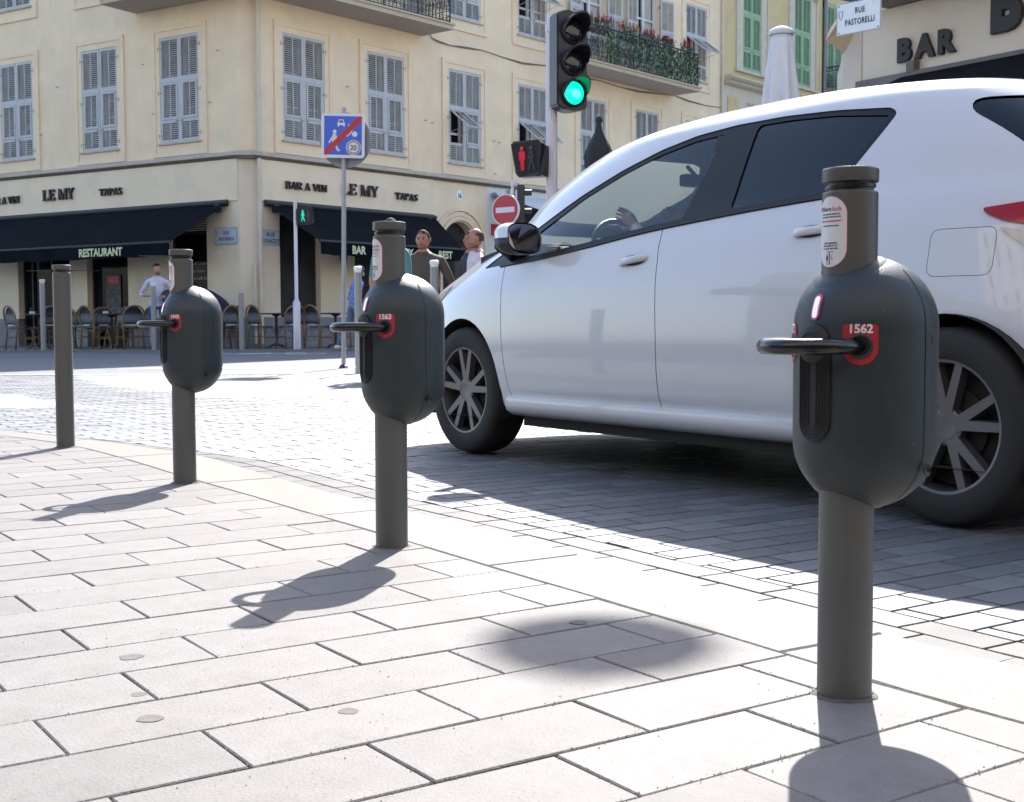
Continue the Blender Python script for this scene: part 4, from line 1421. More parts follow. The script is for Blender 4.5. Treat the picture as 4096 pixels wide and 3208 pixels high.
# next building behind it with a flower balcony
G2 = empty('balcony_building', FRM @ T(25.55, 0, 0.11), 'last building in the street, green shutter and black balcony beside the grey downpipe', 'building')
bm = bmesh.new(); wall_panel(bm, 25.55, 40, .11, 15, [(25.75, 26.8, 8.95, 11.9), (29, 30.2, 8.95, 11.9), (33, 34.2, 8.95, 11.9)]); mk('upper_wall', bm, MT['ochre'], G2, FRM)
for x in (25.75, 29, 33):
    M = FRM @ T(x - .05, 0, 8.95)
    bm = bmesh.new(); quad(bm, [(0, .2, 0), (1.18, .2, 0), (1.18, .2, 3.), (0, .2, 3.)]); wd = mk('window', bm, MT['glass_dark'], G2, M)
    obj('shutter', GS[False], wd, M @ T(0.004, -.012, 0) @ sc); obj('shutter', GS[True], wd, M @ T(1.176, -.012, 0) @ sc)
bm = bmesh.new(); box(bm, 25.6, 31, -1.0, 0, 8.55, 8.72); bo = mk('balcony', bm, MT['pale_trim'], G2, FRM)
bm = bmesh.new(); railing(bm, (25.66, -.95), (30.9, -.95), 8.72, h=1.0, F=Matrix()); railing(bm, (25.66, -.95), (25.66, -.02), 8.72, h=1.0, F=Matrix()); mk('railing', bm, MT['iron'], bo, FRM)
bm = bmesh.new(); box(bm, 25.56, 39, .4, 12, .11, 14.9); mk('roof', bm, MT['darkroom'], G2, FRM)
# end of the street: closing building to the right of the corner building street
G3 = empty('cream_building', T(14, 52, .11), 'plain cream building closing the view behind the bar', 'building')
bm = bmesh.new(); box(bm, 14, 60, 52, 60, .11, 14); mk('upper_wall', bm, MT['ochre'], G3, Matrix())

# ------------------------------------------------------------------ bar building on the right (shop sign BAR B...)
BC = Vector((4.738, 17.0, 0))
FB = T(*BC) @ RZ(-55.0)       # x runs right and nearer
BB = empty('bar_building', FB @ T(0, 0, 0.05), 'bar building on the right with a beige fascia lettered BAR B and a dark awning', 'building')
MT['bar_fascia'] = mat('bar_fascia', (0.66, 0.58, 0.48), 0.7, var=0.03, vscale=1.2, dirt=(0.58, 0.51, 0.42), dscale=1.2)
MT['bar_side'] = mat('bar_side', (0.55, 0.50, 0.43), 0.8, var=0.04)
MT['grey_under'] = mat('grey_canopy', (0.13, 0.12, 0.115), 0.6, var=0.2, vscale=3)
MT['beige_soffit'] = mat('beige_soffit', (0.55, 0.44, 0.30), 0.8, var=0.05)
bm = bmesh.new(); box(bm, 0.0, 14, -0.22, 0.0, 3.73, 4.58, bev=.006); mk('sign_fascia', bm, MT['bar_fascia'], BB, FB)
bm = bmesh.new(); box(bm, -0.006, .012, -0.235, -0.19, 3.71, 4.6); mk('fascia_edge', bm, MT['bar_side'], BB, FB)
# return panel on the side facing left
FBS = FB @ RZ(0)
bm = bmesh.new()
A0 = FB @ Vector((-.006, -.2, 0)); A1 = A0 + Vector((-.17, .30, 0)); A2 = A1 + Vector((0.3, 1.5, 0)); A3 = FB @ Vector((.2, 1.5, 0))
ring_loft(bm, [[(A0.x, A0.y, 3.78), (A1.x, A1.y, 2.9), (A2.x, A2.y, 2.9), (A3.x, A3.y, 3.78)], [(A0.x, A0.y, 4.52), (A1.x, A1.y, 4.15), (A2.x, A2.y, 4.15), (A3.x, A3.y, 4.52)]], True, True, True)
mk('side_panel', bm, MT['bar_side'], BB, Matrix())
# projecting beige canopy at the corner, and grey canopy over the fascia
bm = bmesh.new()
P0 = [(A1.x + .02, A1.y, 4.16), (A0.x, A0.y - .02, 4.60), (A0.x - .20, A0.y - .25, 4.72), (A1.x - .26, A1.y - .1, 4.30), ]
q = [Vector(p) for p in P0]
prism(bm, q, (0.06, .02, .16))
mk('corner_canopy', bm, MT['beige_soffit'], BB, Matrix())
bm = bmesh.new(); box(bm, .25, 14, -.95, 0.0, 4.62, 4.78, bev=.01); box(bm, .4, 14, -.7, -.1, 4.585, 4.619)
mk('canopy', bm, MT['grey_under'], BB, FB)
bm = bmesh.new()
wall_panel(bm, 0.05, 14, 0.0, 3.80, [(.8, 4.2, 0.05, 3.3), (4.8, 8, .05, 3.3), (8.6, 12, .05, 3.3)], M=T(0, .02, 0)); mk('ground_floor_wall', bm, MT['bar_side'], BB, FB)
bm = bmesh.new(); quad(bm, [(.05, .4, 0), (14, .4, 0), (14, .4, 3.8), (.05, .4, 3.8)]); mk('shop_window', bm, MT['glass_dark'], BB, FB)
bm = bmesh.new(); box(bm, 0.35, 14, 0.05, 9, 3.79, 7.6); mk('upper_wall', bm, MT['bar_fascia'], BB, FB)
bm = bmesh.new(); box(bm, -0.1, .33, 0.3, 1.0, 0, 3.0); mk('side_pier', bm, MT['bar_side'], BB, FB)
bm = bmesh.new(); box(bm, 0.2, 14, 0.6, 9, 0, 3.78); mk('inner_block', bm, MT['darkroom'], BB, FB)
# lettering
MT['bar_letter'] = mat('bar_letter', (0.022, 0.018, 0.016), 0.55, var=0.1)
lt = empty('sign_lettering', FB @ T(.8, -.24, 4.0), 'big rounded dark letters BAR and a larger B on the beige fascia', 'lettering')
obj('letter', text_mesh('B', .365, .045, .019, MT['bar_letter'], sx=.95, bevel=.006), lt, FB @ T(.70, -.25, 3.885))
obj('letter', text_mesh('A', .365, .045, .019, MT['bar_letter'], sx=.95, bevel=.006), lt, FB @ T(1.01, -.25, 3.885))
obj('letter', text_mesh('R', .365, .045, .019, MT['bar_letter'], sx=.95, bevel=.006), lt, FB @ T(1.31, -.25, 3.885))
obj('letter', text_mesh('B', .84, .06, .042, MT['bar_letter'], sx=.82, bevel=.01), lt, FB @ T(2.13, -.25, 4.02))
obj('letter', text_mesh('A', .84, .06, .042, MT['bar_letter'], sx=.80, bevel=.01), lt, FB @ T(2.95, -.25, 4.02))
# awning with support tube
ra = empty('awning', FB @ T(4, -.25, 3.75), 'dark awning with a grey cassette under the bar fascia', 'awning')
bm = bmesh.new(); ring_loft(bm, [[(.75, -.26, 3.70), (14, -.26, 3.70)], [(.15, -2.2, 2.75), (14, -2.2, 2.75)], [(.15, -2.21, 2.55), (14, -2.21, 2.55)]], False); mk('cloth', bm, MT['awning'], ra, FB)
bm = bmesh.new(); box(bm, -.0, 14, -.34, -.225, 3.58, 3.715, bev=.01); box(bm, .80, .92, -.345, -.23, 3.70, 3.84, bev=.005); mk('cassette', bm, MT['grey_under'], ra, FB)
# street name plate hanging at the corner
PS = Vector(FB @ Vector((-.25, -.55, 0)))
FPS = T(4.17, 15.6, 0) @ RZ(-46)
pp = plate(FPS, -.30, .30, 4.075, 4.455, [('RUE', .10, .045, .68), ('PASTORELLI', .10, -.085, .66)], 'white RUE PASTORELLI plate hanging under the canopy at the top right', mt=MT['enamel_white'], y=0)
bm = bmesh.new()
tube(bm, [(.2, .01, 4.4), (.2, .02, 4.68), (.6, .5, 4.70)], .012, n=6)
mk('bracket', bm, MT['grey_under'], pp, FPS)

# ------------------------------------------------------------------ houses and terrace awnings left of and behind the viewpoint (left pair mirrored in the car, rear pair added for bounce light and to block low sky)
MT['back_wall'] = mat('back_wall', (0.44, 0.40, 0.35), 0.9, var=0.1, vscale=1)
def back_house(F, w_, h_, lab, alab):
    RB = empty('unseen_house', F, lab, 'building')
    hb_ = []
    n = int(w_ / 3.6)
    for i in range(n):
        x = -w_ / 2 + 1.2 + i * 3.6
        z_ = 4.6
        while z_ + 2.4 < h_: hb_.append((x, x + 1.2, z_, z_ + 2.2)); z_ += 3.2
    bm = bmesh.new(); wall_panel(bm, -w_ / 2, w_ / 2, 0, h_, hb_); mk('upper_wall', bm, MT['back_wall'], RB, F)
    bm = bmesh.new(); quad(bm, [(-w_ / 2, .3, 0), (w_ / 2, .3, 0), (w_ / 2, .3, h_ - .2), (-w_ / 2, .3, h_ - .2)]); mk('window', bm, MT['glass_dark'], RB, F)
    bm = bmesh.new(); box(bm, -w_ / 2, w_ / 2, .5, 8, 0, h_ - .1); mk('roof', bm, MT['darkroom'], RB, F)
    ra = empty('awning', F @ T(0, -.1, 3.6), alab, 'awning')
    bm = bmesh.new(); ring_loft(bm, [[(-w_ / 2, -.05, 3.7), (w_ / 2, -.05, 3.7)], [(-w_ / 2, -3.8, 2.9), (w_ / 2, -3.8, 2.9)], [(-w_ / 2, -3.82, 2.6), (w_ / 2, -3.82, 2.6)]], False); mk('cloth', bm, MT['awning'], ra, F)
back_house(T(0, -6.5, 0) @ RZ(180), 56, 16.5, 'unseen ochre town house added behind the viewpoint for bounce light', 'unseen dark awning added just behind the viewpoint to block low light')
back_house(T(-16.0, 1.0, 0) @ RZ(90), 14, 5.4, 'ochre town house left of the viewpoint, mirrored in the car', 'dark terrace awning left of the viewpoint')
# ------------------------------------------------------------------ lock posts
MT['post'] = mat('post_paint', (0.088, 0.088, 0.085), 0.45, metal=0.0, var=0.05, vscale=8, bump=0.0004, bscale=250, spec=0.5, dirt=(0.085, 0.081, 0.076), dscale=7, rvar=0.08)
MT['post_base'] = mat('post_cement', (0.11, 0.10, 0.09), 0.95, var=0.25, vscale=60, bump=0.003, bscale=120)
MT['pod'] = mat('pod_plastic', (0.020, 0.029, 0.035), 0.46, var=0.05, vscale=5, bump=0.0007, bscale=500, spec=0.5, dirt=(0.028, 0.037, 0.042), dscale=4, dlo=.5, dhi=.8, speck=(0.09, 0.10, 0.10), spscale=120, spamt=0.715)
MT['pod_panel'] = mat('pod_rubber', (0.012, 0.012, 0.013), 0.6, bump=0.0003, bscale=400)
MT['loop'] = mat('loop_rubber', (0.006, 0.007, 0.009), 0.22, spec=0.6, bump=0.0002, bscale=300)
MT['badge_red'] = mat('badge_red', (0.42, 0.018, 0.035), 0.45, var=0.03)
MT['white_ink'] = mat('white_ink', (0.72, 0.72, 0.74), 0.5)
MT['sticker'] = mat('sticker_white', (0.66, 0.65, 0.68), 0.45, var=0.02)
MT['ink_navy'] = mat('ink_navy', (0.025, 0.02, 0.05), 0.5)
MT['ink_red'] = mat('ink_red', (0.50, 0.03, 0.08), 0.5)
MT['led'] = mat('led_window', (0.50, 0.50, 0.62), 0.3, emit=(0.7, .68, .9), estr=0.25)
MT['led_rim'] = mat('led_rim', (0.50, 0.10, 0.22), 0.35)
MT['ziptie'] = mat('ziptie', (0.010, 0.010, 0.012), 0.35)
FRONT = 238.0
RP, RPOD = 0.0432, 0.1128


def pod_r(z, top, R_=RPOD, Hh=0.405):
    """radius of the capsule at height z"""
    zt = top - R_; zb = top - Hh + R_
    if z > zt: return math.sqrt(max(1e-6, R_ * R_ - (z - zt) ** 2))
    if z < zb: return math.sqrt(max(1e-6, R_ * R_ - (zb - z) ** 2))
    return R_


def wrapped(me_or_bm, phi, rf, axis, sub=0.0):
    """x = arc length to the viewer's right, z = height, -y = outward; wraps round a vertical axis; phi azimuth deg"""
    bm = me_or_bm if isinstance(me_or_bm, bmesh.types.BMesh) else bm_from(me_or_bm)
    for v in bm.verts:
        r = rf(v.co.z) - v.co.y
        a = R(phi) - v.co.x / rf(v.co.z if rf(v.co.z) > .03 else .6) if False else R(phi) - v.co.x / max(0.03, rf(v.co.z))
        v.co = Vector((axis[0] + r * math.sin(a), axis[1] + r * math.cos(a), v.co.z))
    return bm


def pill(w_, z0, z1, n=10):
    """outline of an upright pill centred at x=0"""
    r = w_ / 2
    pts = [(r * math.cos(PI * i / n), z1 - r + r * math.sin(PI * i / n)) for i in range(n + 1)]
    pts += [(r * math.cos(PI + PI * i / n), z0 + r + r * math.sin(PI + PI * i / n)) for i in range(n + 1)]
    return pts


def pill_patch(w_, z0, z1, d0, d1, mi=0, nx=10, nz=24, bm=None):
    """raised pill shaped patch with gridded surface; -y outward"""
    bm = bm or bmesh.new()
    r = w_ / 2
    rows = []
    for k in range(nz + 1):
        z = z0 + (z1 - z0) * (0.5 - 0.5 * math.cos(PI * k / nz))
        if z > z1 - r: h = math.sqrt(max(0, r * r - (z - z1 + r) ** 2))
        elif z < z0 + r: h = math.sqrt(max(0, r * r - (z0 + r - z) ** 2))
        else: h = r
        rows.append((z, max(h, 1e-4)))
    top = [[bm.verts.new((h * (2 * i / nx - 1), -d1, z)) for i in range(nx + 1)] for z, h in rows]
    bot = [[bm.verts.new((s * h * 1.0, -d0, z)) for s in (-1, 1)] for z, h in rows]
    for a, b in zip(top, top[1:]):
        for i in range(nx):
            f = bm.faces.new((a[i], a[i + 1], b[i + 1], b[i])); f.material_index = mi
    for k in range(nz):
        f = bm.faces.new((bot[k][0], top[k][0], top[k + 1][0], bot[k + 1][0])); f.material_index = mi
        f = bm.faces.new((top[k][-1], bot[k][1], bot[k + 1][1], top[k + 1][-1])); f.material_index = mi
    return bm


def lock_post(x, y, H, number, label, tie='band'):
    M = T(x, y, 0)
    root = empty('lock_post', M, label, 'lock post', 'grey bollards with bicycle lock capsules')
    top = H - 0.137
    # pole with neck and cap
    bm = bmesh.new()
    lathe(bm, [(RP, -0.01), (RP, H - 0.0395), (RP - .0015, H - 0.0375), (RP - 0.007, H - 0.0372), (RP - .0075, H - 0.0225), (RP + .0002, H - .0222), (RP + .0006, H - 0.0205), (RP + .0006, H - 0.0025), (RP - .001, H - .0006), (RP - .005, H)], 64)
    mk('pole', bm, MT['post'], root, M, smooth=35)
    bm = bmesh.new()
    rr = random.Random(int(number))
    prof = [(RP + .009, .0008), (RP + .005, .0022), (RP, .003)]
    lathe(bm, prof, 40, cap0=False, cap1=False)
    for v in bm.verts:
        k = 1 + rr.uniform(-.08, .10) * (1 if v.co.z < .005 else .2)
        v.co.x *= k; v.co.y *= k
    mk('cement_collar', bm, MT['post_base'], root, M, smooth=True)
    # cable tie in the neck
    bm = bmesh.new()
    n = 40
    for k, (rad, zz, t) in enumerate(((RP - .0055, H - .0315, .0022),)):
        pts = [(rad * math.cos(2 * PI * i / n), rad * math.sin(2 * PI * i / n), zz + (0.0015 * math.sin(2 * PI * i / n + 1))) for i in range(n)]
        rings = []
        ring_loft(bm, [[Vector(p) * 1.0, Vector((p[0] * 1.05, p[1] * 1.05, p[2])), Vector((p[0] * 1.05, p[1] * 1.05, p[2] + .0048)), Vector((p[0], p[1], p[2] + .0048))] for p in pts + [pts[0]]], True)
    if tie == 'tail':
        c0 = math.radians(-105)
        p = Vector(((RP - .0035) * math.cos(c0), (RP - .0035) * math.sin(c0), H - .029))
        box(bm, p.x - .0035, p.x + .0035, p.y - .003, p.y + .003, p.z - .004, p.z + .005)
        tube(bm, [p, p + Vector((.014, -.004, .0035)), p + Vector((.034, -.001, .0065))], [.0014, .0012, .0009], n=5)
    mk('cable_tie', bm, MT['ziptie'], root, M, smooth=40)
    # capsule, its axis behind the pole
    az = R(FRONT)
    ax = (-0.038 * math.sin(az), -0.038 * math.cos(az))
    prof = []
    Hh = .405
    for i in range(25):
        t = PI / 2 * i / 24
        prof.append((RPOD * math.sin(t), top - Hh + RPOD - RPOD * math.cos(t)))
    for i in range(25):
        t = PI / 2 * i / 24
        prof.append((RPOD * math.cos(t), top - RPOD + RPOD * math.sin(t)))
    prof[0] = (0.0005, prof[0][1]); prof[-1] = (0.0005, prof[-1][1])
    bm = bmesh.new()
    Mx = T(ax[0], ax[1], 0)
    lathe(bm, prof, 96, M=Mx)
    # half-shell seam: shallow groove along a vertical plane, dimples for the screws
    sd_ = Vector((math.cos(az), -math.sin(az)))
    dimples = []
    for dphi in (100, -100):
        for zz in (top - .135, top - .335):
            a_ = R(FRONT + dphi)
            dimples.append(Vector((ax[0] + RPOD * math.sin(a_), ax[1] + RPOD * math.cos(a_), zz)))
    mk('capsule', bm, MT['pod'], root, M, smooth=True)
    bm = bmesh.new()
    for d in dimples:
        c = Vector((ax[0], ax[1], d.z)); nrm = (d - c).normalized()
        a1, b1 = frame_at(nrm)
        Q = Matrix((a1, b1, nrm)).transposed().to_4x4()
        lathe(bm, [(0.0001, -.004), (.008, -.002), (.0105, .0006)], 16, M=T(*(d)) @ Q, cap1=False)
    mks('screw_recess', bm, MT['ziptie'], root, M, smooth=True)
    bm = bmesh.new()
    def rcap(z): return pod_r(z, top)
    for s in (95, -95):
        pts = []
        for i in range(41):
            z = top - .400 + i * .0094
            a_ = R(FRONT + s)
            rr_ = rcap(z) + .0002
            pts.append((ax[0] + rr_ * math.sin(a_), ax[1] + rr_ * math.cos(a_), z))
        tube(bm, pts, .0007, n=4)
    mks('seam', bm, MT['ziptie'], root, M)
    # saddle where the capsule clamps round the pole
    bm = bmesh.new()
    n = 48
    for zsgn in (1, -1):
        ra_, rb_ = RP + .0006, RP + .016
        rings = []
        for i in range(n + 1):
            t = 2 * PI * i / n
            row = []
            for rad, lift in ((ra_, .0016), (rb_ * .92, .0012), (rb_, -.001)):
                px, py = rad * math.cos(t), rad * math.sin(t)
                dd = math.hypot(px - ax[0], py - ax[1])
                hz = math.sqrt(max(1e-6, (RPOD + lift) ** 2 - dd * dd)) if dd < RPOD else 0
                zc = top - RPOD if zsgn > 0 else top - Hh + RPOD
                row.append((px, py, zc + zsgn * hz))
            rings.append(row)
        ring_loft(bm, rings, False)
    mks('saddle', bm, MT['pod'], root, M, smooth=True)
    # ribbed rubber panel on the front
    zl = top - 0.142
    bm = pill_patch(.064, top - .292, zl + .030, 0.0, .0035, nz=40)
    for k in range(5):
        w_ = .058 - k * .0105
        P = pill(w_, top - .292 + .0035 + k * .005, zl + .026 - k * .004, 8)
        tube(bm, [(px, -.0042, pz) for px, pz in P], .0011, n=4, closed=True)
    wrapped(bm, FRONT, rcap, ax)
    mk('rubber_panel', bm, MT['pod_panel'], root, M, smooth=50)
    bm = bmesh.new()
    lathe(bm, [(.031, 0), (.031, .006), (.027, .010), (.017, .0115), (.016, .010), (.010, .0105), (.0005, .0105)], 32, M=T(0, 0, zl + .004) @ RX(90), cap0=False)
    wrapped(bm, FRONT, rcap, ax)
    mk('round_button', bm, MT['pod_panel'], root, M, smooth=40)
    # indicator light
    bm = pill_patch(.0165, zl + .040, zl + .081, 0.0, .0022, nz=16, nx=4); wrapped(bm, FRONT, rcap, ax); mk('light_rim', bm, MT['led_rim'], root, M)
    bm = pill_patch(.0095, zl + .0435, zl + .0775, 0.0022, .0030, nz=16, nx=4); wrapped(bm, FRONT, rcap, ax); mk('indicator_light', bm, MT['led'], root, M)
    # red badges with the number, one beside each end of the loop
    for sgn in (-1, 1):
        ph = FRONT + sgn * 39
        hw, zt_, r_ = .0262, zl + .0335, .0262
        bm = bmesh.new()
        rows = []
        nzz = 22
        for k in range(nzz + 1):
            z = zl - .0262 - .003 + (zt_ - zl + .0292) * k / nzz
            if z < zl - .003: h = math.sqrt(max(0.0, r_ ** 2 - (zl - .003 - z) ** 2))
            elif z > zt_ - .004: h = hw - .004 + math.sqrt(max(0, .004 ** 2 - (z - zt_ + .004) ** 2))
            else: h = hw
            rows.append((z, max(h, .0008)))
        V_ = [[bm.verts.new((h * (2 * i / 10 - 1), -.0012, z)) for i in range(11)] for z, h in rows]
        for a, b in zip(V_, V_[1:]):
            for i in range(10): bm.faces.new((a[i], a[i + 1], b[i + 1], b[i]))
        wrapped(bm, ph, rcap, ax); bd_ = mk('badge', bm, MT['badge_red'], root, M, smooth=True)
        bm = bmesh.new()
        lathe(bm, [(.0195, 0.0014), (.0188, .0030), (.0150, .0030), (.0142, .0016)], 28, M=T(0, 0, zl) @ RX(90), cap0=False, cap1=False)
        lathe(bm, [(.0145, .0018), (.0002, .0018)], 28, M=T(0, 0, zl) @ RX(90), cap0=False, mi=1)
        wrapped(bm, ph, rcap, ax); mk('socket', bm, [MT['pod'], MT['ziptie']], bd_, M, smooth=True)
        tm = text_mesh(number, .0185, .0004, .0006, MT['white_ink'], spacing=1.0)
        bm = bm_from(tm)
        for v in bm.verts: v.co.z += zl + .0205; v.co.y -= .0018
        wrapped(bm, ph, rcap, ax); mk('number', bm, MT['white_ink'], bd_, M)
    # the U shaped loop
    ends = []
    fdir = Vector((math.sin(az), math.cos(az), 0)); rdir = Vector((math.sin(az + PI / 2), math.cos(az + PI / 2), 0))
    c = Vector((ax[0], ax[1], zl))
    hw = RPOD * math.sin(R(39)) * .93
    pts = [c + fdir * (RPOD * math.cos(R(39)) - .02) - rdir * hw]
    L_ = .196
    pts.append(c + fdir * (L_ - hw - .012) - rdir * hw)
    for i in range(1, 16):
        t = PI * i / 16
        pts.append(c + fdir * (L_ - hw - .002 + hw * math.sin(t)) - rdir * hw * math.cos(t))
    pts.append(c + fdir * (L_ - hw - .012) + rdir * hw)
    pts.append(c + fdir * (RPOD * math.cos(R(39)) - .02) + rdir * hw)
    bm = bmesh.new(); tube(bm, pts, .0125, n=16)
    mk('lock_loop', bm, MT['loop'], root, M, smooth=True)
    # sticker on the pole
    rp = lambda z: RP
    zs0, zs1 = H - .157, H - .045
    bm = pill_patch(.059, zs0, zs1, 0, .0006, nz=30, nx=12); wrapped(bm, FRONT, rp, (0, 0)); st = mk('sticker_rim', bm, MT['ink_red'], root, M)
    bm = pill_patch(.0565, zs0 + .0012, zs1 - .0012, .0006, .0011, nz=30, nx=12); wrapped(bm, FRONT, rp, (0, 0)); mk('sticker', bm, MT['sticker'], root, M)
    def stx(s, size, dz, m_, dx=0.0, bold=0.0):
        bm = bm_from(text_mesh(s, size, 0.0002, bold, m_, sx=.95))
        for v in bm.verts: v.co.z += zs1 + dz; v.co.y -= .0014; v.co.x += dx
        wrapped(bm, FRONT, rp, (0, 0)); mk('lettering', bm, m_, st, M)
    stx('Share', .0098, -.0235, MT['ink_navy'], -.0075, .0001); stx('lock', .0098, -.0235, MT['ink_red'], .0125, .0001)
    stx('vous permet de stationner', .0036, -.0295, MT['ink_navy'], 0, .00008)
    stx('votre vélo en toute sécurité', .0036, -.0338, MT['ink_navy'], 0, .00008)
    stx('Testez-moi gratuitement !', .0042, -.0405, MT['ink_red'], 0, .00008)
    stx('1. Découvrez le service', .0036, -.0475, MT['ink_navy'], 0, .00008)
    stx("2. Avec l'application,", .0036, -.0745, MT['ink_navy'], 0, .00008)
    stx('déverrouillez le U et', .0036, -.0788, MT['ink_navy'], 0, .00008)
    stx('accrochez votre vélo', .0036, -.0830, MT['ink_navy'], 0, .00008)
    bm = bmesh.new()
    box(bm, -.0065, .0065, -.0016, -.0012, zs1 - .0872, zs1 - .0864)
    box(bm, -.0006, .0006, -.0016, -.0012, zs1 - .107, zs1 - .0873)
    box(bm, -.0052, -.0044, -.0016, -.0012, zs1 - .1075, zs1 - .090)
    P = pill(.0036, zs1 - .101, zs1 - .093, 5)
    prism(bm, [(px - .0048, -.0012, pz) for px, pz in P], (0, -.0006, 0))
    prism(bm, [(-.0225 + px * 1.1, -.0012, zs1 - .0200 + pz) for px, pz in ((0, -.0035), (.0030, .0010), (.0022, .0032), (0.0002, .0018), (-.0018, .0032), (-.0030, .0010))], (0, -.0004, 0), mi=1)
    for zz in (.0935, .0960, .0985): box(bm, .0022, .0060, -.0016, -.0012, zs1 - zz - .0007, zs1 - zz, mi=1)
    wrapped(bm, FRONT, rp, (0, 0)); mk('pictogram', bm, [MT['ink_navy'], MT['ink_red']], st, M)
    return root


lock_post(0.536, 2.040, 0.843, '1562', 'nearest grey post with lock capsule 1562 at the right, sunlit car behind', tie='tail')
lock_post(-0.326, 3.433, 0.872, '1563', 'middle grey post with lock capsule 1563 in front of the car nose')
lp3 = lock_post(-1.248, 4.855, 0.884, '1542', 'farthest grey post with lock capsule 1542, left of the other two')
# thin strap ends standing out of the necks
bm = bmesh.new()
tube(bm, [(-.16, 0.002, .861), (-.05, -.035, .859), (.0, -.040, .858), (.05, -.036, .858)], .0022, n=5)
mk('loose_strap', bm, MT['ziptie'], lp3, T(-1.248, 4.855, 0))
# dark thing lying on the cap of 1563
# plain post
M = T(-2.200, 6.285, 0)
pb = empty('bollard', M, 'plain grey bollard with a flat cap and thin strap, left of the lock posts', 'bollard')
bm = bmesh.new(); H = .895
lathe(bm, [(RP, -0.01), (RP, H - 0.0395), (RP - .0015, H - 0.0375), (RP - 0.007, H - 0.0372), (RP - .0075, H - 0.0225), (RP + .0002, H - .0222), (RP + .0006, H - 0.0205), (RP + .0006, H - 0.0025), (RP - .001, H - .0006), (RP - .005, H)], 48)
mk('pole', bm, MT['post'], pb, M, smooth=35)
bm = bmesh.new(); tube(bm, [(-.178, .01, H - .0275), (-.05, -.034, H - .029), (0, -.0395, H - .030), (.05, -.034, H - .029), (.19, .0, H - .0285)], [.0012, .0025, .003, .0025, .0012], n=5)
mk('strap', bm, MT['ziptie'], pb, M)
bm = bmesh.new(); lathe(bm, [(RP + .012, .0015), (RP, .006)], 30, cap0=False, cap1=False); mk('cement_collar', bm, MT['post_base'], pb, M)

# ------------------------------------------------------------------ tall bollards with reflective caps
MT['pole_grey'] = mat('pole_grey', (0.26, 0.27, 0.285), 0.4, metal=0.4, var=0.05, vscale=5)
MT['cap_white'] = mat('cap_white', (0.68, 0.70, 0.70), 0.5, dirt=(.45, .55, .45), dscale=9, dlo=.6, dhi=.75)
def tall_bollard(x, y, z0, H, r, label, cap=True):
    M = T(x, y, z0)
    root = empty('bollard', M, label, 'bollard', 'tall thin grey bollards round the crossing')
    bm = bmesh.new(); hc = H - .075 if cap else H - .05
    lathe(bm, [(r, 0), (r, hc)], 20); mk('pole', bm, MT['pole_grey'], root, M, smooth=40)
    bm = bmesh.new()
    if cap: lathe(bm, [(r * .92, hc), (r * .92, hc + .03), (r * 1.12, hc + .032), (r * 1.12, H - .008), (r * .8, H)], 20)
    else: lathe(bm, [(r * .8, hc), (r * .8, hc + .012), (r * 1.04, hc + .014), (r * 1.04, H - .005), (r * .8, H)], 20)
    mk('cap', bm, MT['cap_white'] if cap else MT['pole_grey'], root, M, smooth=40)
    return root
tall_bollard(-9.28, 25.40, .11, 1.40, .052, 'white capped bollard on the far kerb before the leftmost cafe table')
tall_bollard(-7.09, 25.40, .11, 1.33, .052, 'white capped bollard standing before the man in the white shirt')
tall_bollard(-1.86, 15.55, zroad(0, 15.5), 1.30, .045, 'white capped bollard close to the sign pole, before the man in blue')
tall_bollard(-.86, 14.30, zroad(0, 14.3), 1.31, .046, 'white capped bollard rising behind the bonnet before the man in brown')
tall_bollard(-5.37, 25.5, .11, 1.12, .054, 'plain grey bollard without white cap before the corner pier', cap=False)

# ------------------------------------------------------------------ sign pole with blue sign
MT['galv'] = mat('galvanised', (0.30, 0.31, 0.33), 0.45, metal=0.6, var=0.08, vscale=6)
MT['sign_back'] = mat('sign_back', (0.21, 0.225, 0.25), 0.5, metal=0.2, var=0.04)
MT['sign_blue'] = mat('sign_blue', (0.025, 0.10, 0.52), 0.35)
MT['sign_white'] = mat('sign_white', (0.62, 0.62, 0.66), 0.35)
MT['sign_red'] = mat('sign_red', (0.42, 0.012, 0.02), 0.35)
MT['sign_grey'] = mat('sign_grey', (0.27, 0.26, 0.28), 0.4)
SX, SY = -2.275, 17.3
zb = zroad(0, SY)
M = T(SX, SY, zb)
sg = empty('sign_post', M, 'thin grey pole carrying a square blue end of 20 zone sign', 'road sign')
bm = bmesh.new(); tube(bm, [(0.0, 0, 0), (.045, 0, 3.49 - zb)], .03, n=14); mk('pole', bm, MT['galv'], sg, M, smooth=40)
bm = bmesh.new(); lathe(bm, [(.075, 0), (.06, .03), (.032, .05)], 16); mk('base', bm, MT['iron'], sg, M)
# square sign
MS = T(SX + .036, SY - .05, 3.11) @ RY(1.0) @ RZ(3)
def rrect(w_, h_, r, n=5):
    P = []
    for cx, cy, a0 in ((w_ / 2 - r, h_ / 2 - r, 0), (-w_ / 2 + r, h_ / 2 - r, 90), (-w_ / 2 + r, -h_ / 2 + r, 180), (w_ / 2 - r, -h_ / 2 + r, 270)):
        P += [(cx + r * math.cos(R(a0 + 90 * i / n)), cy + r * math.sin(R(a0 + 90 * i / n))) for i in range(n + 1)]
    return P
def flat(bm, P, y0, y1, mi=0): prism(bm, [(x, y0, z) for x, z in P], (0, y1 - y0, 0), mi)
bm = bmesh.new(); flat(bm, rrect(.575, .585, .045), 0.0, -.03); sp = mk('sign_plate', bm, MT['sign_white'], sg, MS)
bm = bmesh.new(); flat(bm, rrect(.565, .575, .045), 0.012, 0.001); mk('sign_back', bm, MT['sign_back'], sp, MS)
